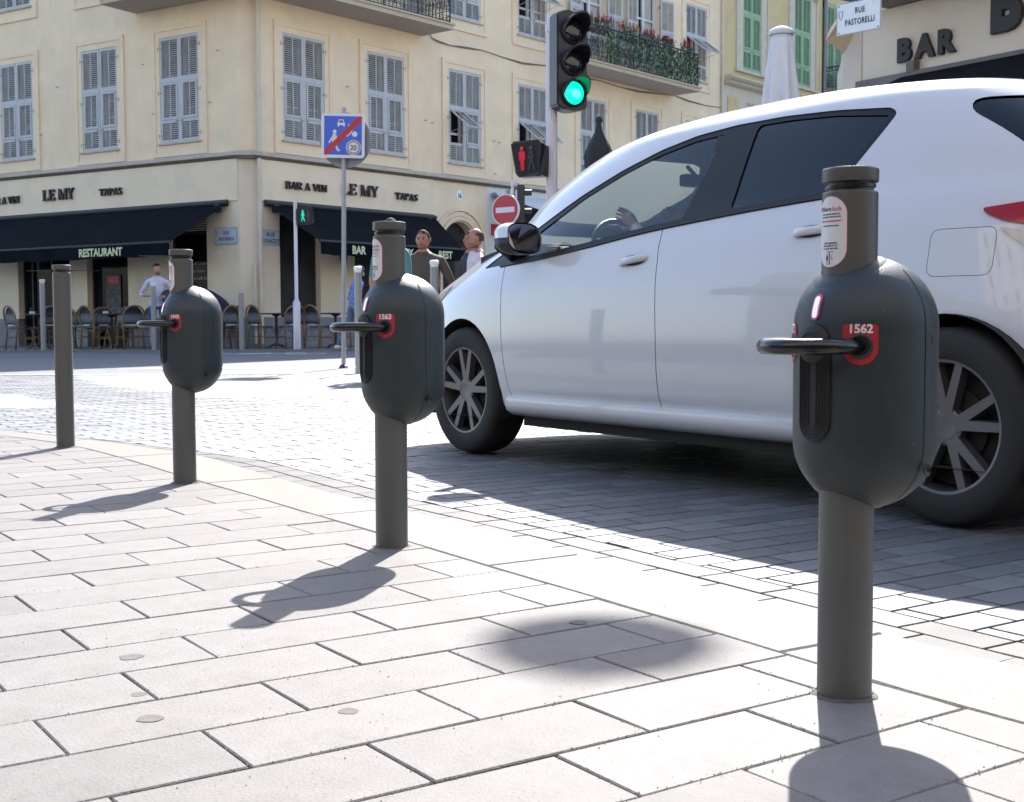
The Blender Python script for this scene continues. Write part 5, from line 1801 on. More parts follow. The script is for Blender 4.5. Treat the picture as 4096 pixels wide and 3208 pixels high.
bm = bmesh.new(); flat(bm, [(-.25, -.255), (.25, -.255), (.25, .255), (-.25, .255)], -.0305, -.032); mk('blue_field', bm, MT['sign_blue'], sp, MS)
bm = bmesh.new()
def disc(cx, cz, r, y0, y1, mi=0, n=22): flat(bm, [(cx + r * math.cos(2 * PI * i / n), cz + r * math.sin(2 * PI * i / n)) for i in range(n)], y0, y1, mi)
def stroke(a, b, w0, w1=None, y0=-.032, y1=-.0335, mi=0):
    w1 = w1 or w0
    a = Vector(a); b = Vector(b); d = (b - a).normalized(); n = Vector((-d.y, d.x))
    flat(bm, [tuple(a + n * w0), tuple(b + n * w1), tuple(b - n * w1), tuple(a - n * w0)], y0, y1, mi)
# car, walker, child with ball
flat(bm, [(-.075, .165), (-.065, .17), (-.055, .21), (.005, .21), (.015, .17), (.025, .165), (.025, .135), (-.075, .135)], -.032, -.0335)
flat(bm, [(-.07, .135), (-.055, .135), (-.055, .115), (-.07, .115)], -.032, -.0335); flat(bm, [(.005, .135), (.02, .135), (.02, .115), (.005, .115)], -.032, -.0335)
disc(-.11, .05, .025, -.032, -.0335)
stroke((-.11, .022), (-.125, -.09), .024, .022)
stroke((-.125, .005), (-.185, -.10), .009); stroke((-.10, .005), (-.07, -.06), .009)
stroke((-.12, -.09), (-.165, -.17), .014); stroke((-.115, -.09), (-.06, -.205), .016, .012); stroke((-.07, -.205), (-.04, -.19), .010)
disc(.155, .02, .036, -.032, -.0335); disc(.08, .135, .014, -.032, -.0335); stroke((.08, .12), (.105, .03), .015); stroke((.105, .05), (.13, .08), .006); stroke((.1, .03), (.055, -.01), .007); disc(.045, .0, .014, -.032, -.0335)
mks('pictogram', bm, MT['sign_white'], sp, MS)
bm = bmesh.new(); flat(bm, [(-.056, .168), (-.047, .200), (-.002, .200), (.007, .168)], -.0336, -.0345); mk('car_window', bm, MT['sign_blue'], sp, MS)
bm = bmesh.new(); disc(.14, -.155, .10, -.0336, -.0342, 0, 32); disc(.14, -.155, .094, -.0343, -.0349, 1, 32); disc(.14, -.155, .066, -.035, -.0356, 0, 32); mk('speed_roundel', bm, [MT['sign_white'], MT['sign_grey']], sp, MS)
obj('number', text_mesh('20', .092, .001, .0022, MT['ink_navy'], sx=.95), sp, MS @ T(.14, -.0362, -.188))
bm = bmesh.new(); flat(bm, [(-.25, -.255), (-.20, -.255), (.25, .200), (.25, .255), (.20, .255), (-.25, -.205)], -.0338, -.0352); mk('red_bar', bm, MT['sign_red'], sp, MS)
bm = bmesh.new(); n = 40
MD = T(SX + .055, SY + .055, 3.065) @ RZ(-8)
flat(bm, [(.355 * math.cos(2 * PI * i / n), .368 * math.sin(2 * PI * i / n)) for i in range(n)], 0, .02)
for zz in (-.12, .12): box(bm, -.2, .2, -.02, 0, zz - .02, zz + .02)
mk('round_sign_back', bm, MT['sign_back'], sg, MD)

# ------------------------------------------------------------------ traffic lights
MT['tl_black'] = mat('signal_black', (0.010, 0.013, 0.017), 0.35, var=0.1)
MT['lens_off'] = mat('lens_off', (0.012, 0.012, 0.014), 0.12, coat=.4, var=.3, vscale=30)
MT['lens_green'] = mat('lens_green', (0.0, 0.25, 0.12), 0.2, emit=(0.0, 0.62, 0.25), estr=1.0)
MT['lens_core'] = mat('lens_green_core', (0.0, 0.3, 0.18), 0.2, emit=(0.05, 0.85, 0.42), estr=1.2)
MT['tl_pole'] = mat('signal_pole', (0.52, 0.50, 0.56), 0.4, metal=0.55, var=0.05, vscale=4)
TX, TY = .355, 11.3
zb = zroad(0, TY)
M = T(TX, TY, zb)
tl = empty('traffic_light', M, 'ribbed silver pole with three lamp traffic light showing green', 'traffic light')
bm = bmesh.new()
n = 40
ring_loft(bm, [[((.047 + (.0022 if i % 2 else -.001)) * math.cos(2 * PI * i / n), (.047 + (.0022 if i % 2 else -.001)) * math.sin(2 * PI * i / n), z) for i in range(n)] for z in (0, 3.2)], True, True, True)
lathe(bm, [(.055, 3.15), (.055, 3.21), (.04, 3.215), (.04, 3.31)], 24)
lathe(bm, [(.10, 0), (.10, .5), (.07, .56)], 24)
mk('pole', bm, MT['tl_pole'], tl, M, smooth=25)
MB_ = T(TX + .150, TY - .10, 2.855) @ RZ(24)
bm = bmesh.new()
prof = []
for i in range(9):
    t = i / 8; prof.append((-.145 + .29 * t, .395 + .045 * math.sin(PI * t) - .03 * t))
poly = prof + [(.145, -.40)] + [(.145 - .29 * t / 6, -.395 - .03 * math.sin(PI * t / 6)) for t in range(1, 6)] + [(-.145, -.385)]
flat(bm, poly, -.06, .10)
es = [e for e in bm.edges]
bmesh.ops.bevel(bm, geom=es, offset=.012, segments=2, affect='EDGES')
hs = mk('housing', bm, MT['tl_black'], tl, MB_, smooth=40)
for k, zz in enumerate((.255, -.01, -.275)):
    bm = bmesh.new()
    lathe(bm, [(.095, 0), (.097, .008), (.085, .018), (.05, .026), (.001, .028)], 32, M=T(.01, -.055, zz) @ RX(90), cap0=False)
    ln = mk('lens', bm, MT['lens_green'] if k == 2 else MT['lens_off'], hs, MB_, smooth=True)
    if k == 2:
        ln['label'] = 'lit green lens'
        bm = bmesh.new(); lathe(bm, [(.052, .027), (.001, .036)], 24, M=T(.02, -.052, zz - .005) @ RX(90), cap0=False); mk('bright_core', bm, MT['lens_core'], hs, MB_, smooth=True)
    bm = bmesh.new()
    lathe(bm, [(.105, 0), (.118, .004), (.118, .03), (.103, .035)], 32, M=T(.01, -.055, zz) @ RX(90), cap0=False, cap1=False)
    # visor
    rings = []
    for i in range(17):
        t = -.12 + (PI + .24) * i / 16
        depth = .06 + .13 * max(0, math.sin(t)) ** .8
        rings.append([(.01 + r * math.cos(t), -.06 - d, zz + r * math.sin(t) + (.012 * d / .19 if r > .112 else 0)) for r, d in ((.110, 0), (.110, depth), (.116, depth), (.117, 0))])
    ring_loft(bm, rings, False)
    mk('visor', bm, MT['tl_black'], hs, MB_, smooth=50)
bm = bmesh.new(); box(bm, -.11, .02, .02, .09, .26, .30, M=Matrix()); box(bm, -.11, .02, .02, .09, -.3, -.26); mk('bracket', bm, MT['tl_black'], tl, MB_)
# pedestrian signal on the same pole
MT['red_man'] = mat('red_man', (0.45, 0.01, 0.03), 0.4, emit=(.8, .02, .06), estr=.07)
MT['off_man'] = mat('unlit_man', (0.05, 0.05, 0.055), 0.4)
MT['green_man'] = mat('green_man', (0.0, 0.3, 0.2), 0.4, emit=(0.0, .8, .42), estr=.28)
def ped_signal(M, man, off, parent, sc=1.0):
    bm = bmesh.new()
    box(bm, -.125, .125, -.02, .11, -.13, .14, bev=.012)
    # slanted front hood
    P = [(-.15, -.115), (-.105, -.15), (.105, -.15), (.15, -.115), (.15, .13), (.12, .155), (-.12, .155), (-.15, .13)]
    a = [bm.verts.new((x * (1 if z > 0 else .78), -.05 - (.05 if z > 0 else -.0), z)) for x, z in P]; b = [bm.verts.new((x * .95, 0, z * .95)) for x, z in P]
    for i in range(8):
        j = (i + 1) % 8; bm.faces.new((a[i], a[j], b[j], b[i]))
    bm.faces.new(a)
    o = mk('signal_box', bm, MT['tl_black'], parent, M)
    def sl(P, z): return (-.055 - (.05 if z > 0 else 0) * 1) 
    def man_(bm, cx, walk):
        yy = lambda z: -.053 - .05 * max(0, min(1, (z + .115) / .245)) - .002
        def bar(x0, z0, x1, z1, w0, w1):
            d = Vector((x1 - x0, z1 - z0)).normalized(); nn = Vector((-d.y, d.x))
            q = [(x0 + nn.x * w0, z0 + nn.y * w0), (x1 + nn.x * w1, z1 + nn.y * w1), (x1 - nn.x * w1, z1 - nn.y * w1), (x0 - nn.x * w0, z0 - nn.y * w0)]
            quad(bm, [(cx + x, yy(z) - .004, z) for x, z in q])
        bm.faces.new([bm.verts.new((cx + .016 * math.cos(t * PI / 6), yy(.085) - .004, .088 + .018 * math.sin(t * PI / 6))) for t in range(12)])
        bar(0, .066, 0, .0, .022, .017)
        if walk:
            bar(.0, .055, -.03, .0, .006, .005); bar(0, .055, .03, .01, .006, .005); bar(0, 0, -.03, -.09, .010, .006); bar(0, 0, .03, -.09, .010, .006)
        else:
            bar(-.024, .06, -.026, -.01, .006, .005); bar(.024, .06, .026, -.01, .006, .005); bar(-.009, 0, -.009, -.095, .009, .007); bar(.009, 0, .009, -.095, .009, .007)
    bm = bmesh.new(); man_(bm, -.04, man == 'green_man'); 
    mo = mk('standing_figure' if man == 'red_man' else 'walking_figure', bm, MT[man], o, M)
    bm = bmesh.new(); man_(bm, .05, man != 'green_man'); mk('unlit_figure', bm, MT['off_man'], o, M)
    return o
ped_signal(T(TX - .185, TY - .06, 2.015) @ RZ(-30) @ RX(-6), 'red_man', 'off', tl)['label'] = 'pedestrian signal with red standing figure'
bm = bmesh.new(); box(bm, -.14, 0, -.03, .03, 1.95 - zb, 2.0 - zb); box(bm, -.14, 0, -.03, .03, 2.05 - zb, 2.1 - zb); mk('bracket', bm, MT['tl_black'], tl, M)

# far pedestrian light on its own pole
M = T(-4.26, 25.42, .11)
pl_ = empty('pedestrian_light', M, 'white pole on the far kerb with small green walking figure light', 'pedestrian light')
bm = bmesh.new(); lathe(bm, [(.076, 0), (.076, .92), (.045, .98), (.036, 1.0), (.036, 2.90)], 20); mk('pole', bm, MT['tl_pole'], pl_, M, smooth=40)
ped_signal(T(-4.05, 25.36, 2.72) @ Matrix.Scale(1.12, 4) @ RZ(4), 'green_man', 'off', pl_)
# no entry sign with its pole and the signal seen from the side
M = T(.03, 22, .05)
ne = empty('no_entry_sign', M, 'round red no entry sign with white bar on pale pole', 'road sign')
bm = bmesh.new(); lathe(bm, [(.036, 0), (.036, 3.0)], 16); mk('pole', bm, MT['tl_pole'], ne, M, smooth=40)
MN = T(-.085, 21.9, 2.53) @ RZ(-38)
bm = bmesh.new(); n = 40
flat(bm, [(.29 * math.cos(2 * PI * i / n), .27 * math.sin(2 * PI * i / n)) for i in range(n)], 0, -.03); nd = mk('sign_plate', bm, MT['sign_white'], ne, MN)
bm = bmesh.new(); flat(bm, [(.27 * math.cos(2 * PI * i / n), .25 * math.sin(2 * PI * i / n)) for i in range(n)], -.031, -.033); mk('red_disc', bm, MT['sign_red'], nd, MN)
bm = bmesh.new(); flat(bm, [(-.20, -.045), (.20, -.045), (.20, .045), (-.20, .045)], -.034, -.036); mk('white_bar', bm, MT['sign_white'], nd, MN)
bm = bmesh.new(); box(bm, -.03, .03, .001, .06, .26, .34); mk('clamp', bm, MT['galv'], nd, MN)
M = T(.10, 22, .05)
t2 = empty('traffic_light', M, 'black traffic light seen from the side behind the no entry sign', 'traffic light')
bm = bmesh.new(); box(bm, .0, .13, -.1, .1, 1.9, 2.92, bev=.02); mk('housing', bm, MT['tl_black'], t2, M)
for zz in (2.1, 2.42, 2.74):
    bm = bmesh.new()
    rings = []
    for i in range(9):
        t = PI * i / 8
        rings.append([(.13 + d, .0 + .1 * math.cos(t), zz + .1 * math.sin(t)) for d in (0, .12)])
    ring_loft(bm, rings, False); mk('visor', bm, MT['tl_black'], t2, M)
bm = bmesh.new(); tube(bm, [(-.07, 0, 0), (-.07, 0, 0.1), (0.02, 0, 2.0)], .02, n=6); mk('bracket', bm, MT['tl_black'], t2, M)

# ------------------------------------------------------------------ closed parasols
MT['par_black'] = mat('parasol_black', (0.022, 0.026, 0.032), 0.85, var=0.2, vscale=3)
MT['par_white'] = mat('parasol_white', (0.62, 0.64, 0.70), 0.85, var=0.04, vscale=3)
def parasol(x, y, z0, H, mt, label, folds=8, r0=.05, r1=.19, length=1.5, spread=None, cap=True):
    M = T(x, y, z0)
    root = empty('parasol', M, label, 'parasol')
    bm = bmesh.new(); tube(bm, [(0, 0, 0), (0, 0, H)], .024, n=10); mk('pole', bm, MT['galv'], root, M, smooth=40)
    bm = bmesh.new(); n = folds * 8; rings = []
    for k in range(17):
        t = k / 16
        z = H - .06 - length * t
        ra_ = r0 + (r1 - r0) * (spread(t) if spread else t ** .8)
        ring = []
        for i in range(n):
            a = 2 * PI * i / n
            w_ = math.sin(a * folds + 1.2 * t + .8 * math.sin(a * 2)) * (.30 * min(1, t * 2.5)) + .10 * math.sin(a * 3 + 2 * t) * t
            rr_ = ra_ * (1 + w_)
            ring.append((rr_ * math.cos(a), rr_ * math.sin(a), z - .03 * t * math.sin(a * folds)))
        rings.append(ring)
    ring_loft(bm, rings, True, True, False)
    mk('cloth', bm, mt, root, M, smooth=True)
    if cap:
        bm = bmesh.new(); lathe(bm, [(r0 * 1.15, H - .075), (r0 * 1.35, H - .06), (r0 * 1.1, H - .03), (r0 * .5, H - .005), (.01, H)], 20, cap0=False); mk('cap', bm, mt, root, M, smooth=True)
    bm = bmesh.new(); box(bm, -.35, .35, -.35, .35, 0, .07, bev=.02); mk('base', bm, MT['iron'], root, M)
    return root
parasol(2.29, 11, zroad(0, 11), 3.13, MT['par_white'], 'closed pale grey parasol with white cap behind the car roof', r0=.085, r1=.21, length=1.7)
parasol(.985, 14.5, zroad(0, 14.5), 2.93, MT['par_black'], 'closed black parasol with flared flaps behind the windscreen', r0=.03, r1=.17, length=2.0, folds=5,
        spread=lambda t: (.9 * sstep(0.02, .2, t) if t < .2 else .9 - .35 * sstep(.2, .34, t) + .45 * sstep(.4, 1, t)), cap=True)
parasol(.46, 13.2, zroad(0, 13.2), 1.72, mat('cover_brown', (0.16, 0.14, 0.11), .6, var=.2), 'low brown covered parasol seen through the side window', r0=.04, r1=.14, length=1.2, folds=6)

# ------------------------------------------------------------------ street lamp hung on a cable above the crossing (it throws the round soft shadow)
LL = 11.6
lc = Vector((.165, 2.39, 0)) + sdir * LL
M = T(*lc)
sl_ = empty('hanging_lamp', M, 'round street lamp hung on a cable over the crossing, above the picture', 'street lamp')
bm = bmesh.new(); lathe(bm, [(.05, .16), (.08, .12), (.21, .05), (.225, 0.0), (.20, -.03), (.1, -.06), (.01, -.07)], 32); mk('lamp_head', bm, MT['galv'], sl_, M, smooth=True)
e1 = FRM @ Vector((3.0, -.02, 10.6)); e2 = FB @ Vector((4.0, 0, 7.55))
bm = bmesh.new(); tube(bm, [e1, lc + Vector((0, 0, .3)), e2], .004, n=4); tube(bm, [lc + Vector((0, 0, .3)), lc + Vector((0, 0, .14))], .008, n=4)
mk('cable', bm, MT['iron'], sl_, Matrix())

# ------------------------------------------------------------------ flowers on the balcony
MT['leaf'] = mat('leaf', (0.055, 0.115, 0.042), 0.6, var=0.4, vscale=30, perobj=.2)
MT['leaf_pale'] = mat('leaf_pale', (0.24, 0.34, 0.19), 0.6, var=0.3, vscale=30)
MT['flower_red'] = mat('flower_red', (0.34, 0.010, 0.05), 0.7, var=.3, vscale=40)
MT['flower_yel'] = mat('flower_yellow', (0.50, 0.33, 0.02), 0.7, var=.2, vscale=40)
MT['trough'] = mat('trough', (0.03, 0.03, 0.03), 0.7)
rf = random.Random(11)
def leaf(bm, p, d, l, w_, mi):
    d = Vector(d).normalized(); a, b = frame_at(d)
    t = rf.uniform(0, 6.28); s = a * math.cos(t) + b * math.sin(t)
    p = Vector(p)
    q = [p, p + d * l * .5 + s * w_, p + d * l, p + d * l * .5 - s * w_]
    f = bm.faces.new([bm.verts.new(v) for v in q]); f.material_index = mi
def flower_box(x0, x1, label, spikes, yel, round_=False, y=-.80, z=8.50, F=FRM):
    xc = (x0 + x1) / 2
    M = F @ T(xc, y, z)
    root = empty('flower_box', M, label, 'flower box', 'flower boxes on the balcony railing')
    L_ = (x1 - x0)
    bm = bmesh.new(); box(bm, -L_ / 2, L_ / 2, -.07, .07, -.14, -.02, bev=.01); mk('trough', bm, MT['trough'], root, M)
    bm = bmesh.new()
    for i in range(int(420 * L_)):
        p = (rf.uniform(-L_ / 2, L_ / 2), rf.uniform(-.09, .09), rf.uniform(-.02, .20))
        leaf(bm, p, (rf.gauss(0, .6), rf.gauss(0, .6), 1), rf.uniform(.05, .10), .012, 0)
    mk('foliage', bm, MT['leaf'], root, M)
    bm = bmesh.new()
    for i in range(int(spikes * L_)):
        yl = rf.random() < yel
        x = rf.uniform(-L_ / 2, L_ / 2); h = rf.uniform(.22, .38)
        if round_:
            for k in range(10): leaf(bm, (x, yl * .0 + rf.uniform(-.03, .03), h - .06), (rf.gauss(0, 1), rf.gauss(0, 1), rf.gauss(0, 1)), .05, .025, 0)
        else:
            yy = rf.uniform(-.07, .07)
            for k in range(9): leaf(bm, (x, yy, h - .10 + k * .018), (rf.gauss(0, .5), rf.gauss(0, .5), 1), .06 - k * .002, .022 - k * .0015, 1 if yl else 0)
    mk('blossoms', bm, [MT['flower_red'], MT['flower_yel']], root, M)
    return root
flower_box(10.62, 11.55, 'flower box with dark red plumes and one yellow, leftmost on the balcony', 26, .12)
flower_box(11.95, 12.75, 'flower box with red and yellow plumes, second on the balcony', 30, .45)
flower_box(13.0, 13.85, 'flower box with tall crimson plumes in the middle of the balcony', 26, 0)
flower_box(14.0, 14.6, 'flower box with small round red blossoms next to the crimson plumes', 40, 0, True)
flower_box(15.0, 15.6, 'flower box with yellow and red plumes, rightmost on the balcony', 32, .35)
bm = bmesh.new()
for i in range(4200):
    x = rf.uniform(10.4, 15.7); zz = 7.6 + .85 * rf.random() ** .8
    dens = .5 + .5 * math.sin(x * 2.1 + 1) * math.sin(x * .9)
    if x < 11.2 and rf.random() < .75: continue
    if rf.random() > .35 + .65 * dens: continue
    leaf(bm, (x, -.93 + rf.uniform(-.06, .05), zz), (rf.gauss(0, .5), rf.gauss(0, .3), -1), rf.uniform(.05, .13), rf.uniform(.015, .03), 1 if rf.random() < .3 else 0)
iv = mk('ivy', bm, [MT['leaf'], MT['leaf_pale']], None, FRM)
meta(iv, 'ivy with pale leaves woven through the black balcony railing', 'plant')
# dried plant on the far balcony
bm = bmesh.new()
for i in range(140): leaf(bm, (26.1 + rf.gauss(0, .22), -.85 + rf.gauss(0, .05), 9.35 + abs(rf.gauss(0, .25))), (rf.gauss(0, 1), rf.gauss(0, .4), .6), .13, .03, 0)
for i in range(9):
    x = 25.85 + i * .09; tube(bm, [(26.1, -.85, 9.2), (x, -.87, 9.9 + .12 * math.sin(i * 2.2))], .008, n=3); leaf(bm, (x, -.87, 9.88 + .12 * math.sin(i * 2.2)), (0, 0, 1), .08, .045, 1)
box(bm, 25.8, 26.6, -.98, -.75, 9.0, 9.28, mi=1)
dp = mk('potted_plant', bm, [mat('dry_leaf', (0.22, 0.09, 0.05), .8, var=.3, vscale=20), MT['trough']], None, FRM)
meta(dp, 'reddish dried potted plant on the small far balcony beside the grey downpipe', 'plant')

# ------------------------------------------------------------------ bistro chairs and tables
MT['bamboo'] = mat('rattan_frame', (0.21, 0.125, 0.045), 0.45, var=0.25, vscale=12)
m_ = bpy.data.materials.new('wicker'); m_.use_nodes = True
t_ = m_.node_tree; N_ = t_.nodes; L__ = t_.links
tc_ = N_.new('ShaderNodeTexCoord'); mp_ = N_.new('ShaderNodeMapping'); mp_.inputs['Rotation'].default_value = (0, R(45), 0); mp_.inputs['Scale'].default_value = (44, 44, 44)
vo = N_.new('ShaderNodeTexVoronoi'); vo.inputs['Scale'].default_value = 1; vo.inputs['Randomness'].default_value = 0
L__.new(tc_.outputs['Object'], mp_.inputs[0]); L__.new(mp_.outputs[0], vo.inputs['Vector'])
rp_ = N_.new('ShaderNodeValToRGB'); rp_.color_ramp.elements[0].position = .30; rp_.color_ramp.elements[0].color = (.40, .42, .48, 1); rp_.color_ramp.elements[1].position = .36; rp_.color_ramp.elements[1].color = (.008, .012, .022, 1)
L__.new(vo.outputs['Distance'], rp_.inputs[0]); L__.new(rp_.outputs[0], N_['Principled BSDF'].inputs['Base Color']); N_['Principled BSDF'].inputs['Roughness'].default_value = .6
MT['wicker'] = m_
MT['table_top'] = mat('table_top', (0.05, 0.055, 0.07), 0.3)
CG = 'rattan bistro chairs on the cafe terrace'
def chair(M, label):
    """faces +y; origin on the floor"""
    root = empty('bistro_chair', M, label, 'chair', CG)
    hw = .21
    # back frame: one bamboo arch from the rear feet up and over
    pts = [(-hw, -.24, 0), (-hw, -.20, .44)]
    for i in range(11):
        t = PI * i / 10
        pts.append((-(hw + .02) * math.cos(t), -.24 - .05 * math.sin(t), .64 + .24 * math.sin(t) ** .8))
    pts += [(hw, -.20, .44), (hw, -.24, 0)]
    bm = bmesh.new(); tube(bm, pts, .019, n=6); mk('back_frame', bm, MT['bamboo'], root, M, smooth=True)
    bm = bmesh.new()
    rows = []
    for k in range(9):
        z = .50 + .36 * k / 8
        h = hw * (1 if z < .64 else math.sqrt(max(0.02, 1 - ((z - .64) / .235) ** 2)))
        rows.append([(h * (2 * i / 6 - 1), -.215 - .07 * (z - .46), z) for i in range(7)])
    ring_loft(bm, rows, False); mk('backrest', bm, MT['wicker'], root, M)
    bm = bmesh.new(); lathe(bm, [(.20, .435), (.215, .445), (.20, .462), (.001, .465)], 16, M=Matrix.Scale(1.02, 4, (1, 0, 0))); mk('seat', bm, MT['wicker'], root, M)
    for sx_ in (-1, 1):
        bm = bmesh.new(); tube(bm, [(sx_ * .16, .14, .44), (sx_ * .20, .20, 0)], .013, n=6); mk('leg', bm, MT['bamboo'], root, M)
    bm = bmesh.new()
    for a, b in (((-.18, .17, .22), (.18, .17, .22)), ((-.2, -.21, .25), (-.18, .17, .25)), ((.2, -.21, .25), (.18, .17, .25)), ((-.2, -.21, .42), (-.16, .14, .42)), ((.2, -.21, .42), (.16, .14, .42)), ((-.17, .16, .30), (-.05, .14, .43)), ((.17, .16, .30), (.05, .14, .43)), ((-.2, -.21, .38), (.2, -.21, .38))):
        tube(bm, [a, b], .008, n=4)
    mk('stretcher', bm, MT['bamboo'], root, M)
    bm = bmesh.new(); box(bm, -.10, .10, -.23, -.215, .485, .505); mk('grip', bm, MT['white_frame'], root, M)
    return root
FZ = .11
def px2x(px, Y_): return (px - 1090.5) / 2726 * Y_
CH = [  # px, depth, facing angle, label
    (48, 26.0, -42, 'leftmost bistro chair at the left edge, turned to the first table'),
    (98, 26.4, 48, 'bistro chair between the first white capped bollard and the plain grey bollard'),
    (140, 27.6, 20, 'bistro chair half hidden behind the plain near bollard'),
    (168, 27.4, 165, 'bistro chair with its back in deep shade, right of the plain near bollard'),
    (208, 25.9, -38, 'front bistro chair left of the table with a white dish'),
    (228, 27.8, -150, 'rear bistro chair behind the table with a white dish'),
    (252, 27.4, 150, 'rear bistro chair under the blackboard window, right of the other rear one'),
    (276, 26.0, 42, 'front bistro chair facing left, nearest the man in the white shirt'),
    (300, 27.6, 140, 'bistro chair partly behind the man in the white shirt'),
    (474, 26.3, 60, 'bistro chair peeking out right of lock capsule 1542'),
    (484, 26.9, 70, 'darker bistro chair just behind the one right of lock capsule 1542'),
    (562, 26.0, -42, 'bistro chair right of the corner pier, facing the table'),
    (617, 26.2, 40, 'bistro chair behind the white pedestrian light pole'),
    (684, 26.2, -40, 'bistro chair under the right awning, left of the sign pole'),
    (752, 26.5, 42, 'bistro chair behind the man in blue'),
]
ch0 = None
for px, Y_, ang, lab in CH:
    M = T(px2x(px, Y_), Y_, FZ) @ RZ(ang)
    if ch0 is None: ch0 = chair(M, lab)
    else: tree_copy(ch0, M, lab)
tb0 = None
for px, Y_, lab in ((86, 26.1, 'round cafe table at the left edge with a small dish'), (240, 26.3, 'round cafe table with a white dish before the menu window'), (590, 26.2, 'round cafe table between two chairs near the corner pier'), (716, 26.4, 'round cafe table beside the sign pole under the right awning')):
    M = T(px2x(px, Y_), Y_, FZ)
    if tb0 is None:
        tb0 = empty('cafe_table', M, lab, 'table', 'round cafe tables on the terrace')
        bm = bmesh.new(); lathe(bm, [(.31, .70), (.32, .71), (.32, .722), (.30, .728)], 32); mk('table_top', bm, MT['table_top'], tb0, M)
        bm = bmesh.new(); tube(bm, [(0, 0, .02), (0, 0, .70)], .028, n=10); lathe(bm, [(.06, .66), (.1, .70)], 12); mk('pedestal', bm, MT['iron'], tb0, M)
        for k in range(4):
            a = PI / 4 + k * PI / 2
            bm = bmesh.new(); tube(bm, [(0, 0, .10), (.16 * math.cos(a), .16 * math.sin(a), .06), (.27 * math.cos(a), .27 * math.sin(a), .0)], [.02, .016, .012], n=5); mk('foot', bm, MT['iron'], tb0, M)
    else: tree_copy(tb0, M, lab)
d0 = None
for px, Y_, lab in ((72, 26.0, 'small white ashtray dish on the leftmost cafe table'), (228, 26.2, 'small white ashtray dish on the table before the menu window')):
    M = T(px2x(px, Y_), Y_, FZ + .729)
    bm = bmesh.new(); lathe(bm, [(.055, 0), (.06, .045), (.05, .045), (.045, .01)], 16); lathe(bm, [(.04, .046), (.038, .12), (.02, .12)], 12, mi=1)
    o = mk('ashtray', bm, [MT['white_frame'], MT['trough']], None, M); meta(o, lab, 'ashtray')
# wall lantern on the right terrace
M = FRM @ T(2.30, -.18, 2.13)
bm = bmesh.new(); lathe(bm, [(.05, -.22), (.09, -.05), (.09, .02), (.03, .08)], 6)
wl_ = mk('wall_lantern', bm, MT['iron'], None, M); meta(wl_, 'black wall lantern under the right awning behind the sign pole', 'lantern')
bm = bmesh.new(); lathe(bm, [(.12, .10), (.10, .18), (.05, .22), (.0, .24)], 8); mk('glass_globe', bm, MT['white_frame'], wl_, M)
# small litter
M = T(.748, 1.668, .004) @ RZ(20)
bm = bmesh.new()
P = [(-.028, 0, 0), (-.012, .012, .006), (.008, .004, .003), (.030, .008, .007), (.026, -.006, .001), (.004, -.008, .005), (-.010, -.004, .001)]
bm.faces.new([bm.verts.new(p) for p in P])
bmesh.ops.triangulate(bm, faces=bm.faces[:]); bmesh.ops.solidify(bm, geom=bm.faces[:], thickness=.0012)
lf = mk('dry_leaf', bm, mat('dry_leaf_pale', (.48, .40, .30), .8, var=.3, vscale=60), None, M); meta(lf, 'curled pale dry leaf on the slabs at the lower right corner', 'leaf')
rl = random.Random(4)
for (gx, gy, lab, s_) in ((1.62, 3.05, 'tiny white paper scrap on the shaded setts at the right edge', .03), (.82, 3.33, 'brown crumb in the gutter setts near post 1562', .008), (.27, 2.52, 'tiny pale spot of glass on the slab in the round shadow', .006)):
    bm = bmesh.new(); bm.faces.new([bm.verts.new((s_ * math.cos(a) * rl.uniform(.6, 1), .4 * s_ * math.sin(a), .003 * rl.random())) for a in (0, 1.1, 2.2, 3.3, 4.4, 5.5)])
    bmesh.ops.solidify(bm, geom=bm.faces[:], thickness=.001)
    zz = .003 if side(OUT_S, (gx, gy))[0] < 0 else zroad(gx, gy) + .004
    o = mk('litter', bm, MT['white_ink'] if s_ != .008 else MT['wood'], None, T(gx, gy, zz)); meta(o, lab, 'litter')
# ------------------------------------------------------------------ the white car
# car frame: +x = forward (towards -v in the paving grid), +y = across, away from the camera, z up; origin on the road under the near side
ZR = -0.05
U0 = 3.36                    # paving coordinate of the near side plane
LREF = 4.0                   # -v of the car's origin
o2 = uv(U0, -LREF)
CW = 0.87                    # half width
fx = Vector((-V2.x, -V2.y, 0)); fy = Vector((U2.x, U2.y, 0))
CARM = Matrix(((fx.x, fy.x, 0, o2[0]), (fx.y, fy.y, 0, o2[1]), (0, 0, 1, ZR), (0, 0, 0, 1)))
if CARM.to_3x3().determinant() < 0:
    pass
# every z below is absolute height (camera frame) + 0.05
MT['car_paint'] = mat('car_paint', (0.52, 0.54, 0.595), 0.30, coat=1.0, spec=0.5, bump=0.0)
MT['car_black'] = mat('car_trim', (0.006, 0.007, 0.009), 0.45, spec=0.3)
MT['car_rubber'] = mat('car_rubber', (0.014, 0.014, 0.014), 0.8, bump=.0005, bscale=200)
MT['car_inside'] = mat('car_interior', (0.03, 0.03, 0.033), 0.8)
MT['seat_cloth'] = mat('car_seat', (0.055, 0.055, 0.06), 0.9, bump=.0006, bscale=300)
MT['car_tail'] = mat('car_tail_red', (0.30, 0.002, 0.006), 0.15, coat=.4, spec=.3)
MT['car_tail_white'] = mat('car_tail_clear', (0.42, 0.38, 0.38), 0.15, coat=1.0)
MT['alloy'] = mat('alloy_rim', (0.14, 0.137, 0.145), 0.42, metal=0.7, var=.06)
MT['mirror_glass'] = mat('mirror_glass', (0.16, 0.15, 0.16), 0.08, metal=1.0)
MT['chrome'] = mat('chrome', (0.7, 0.7, 0.72), 0.12, metal=1.0)
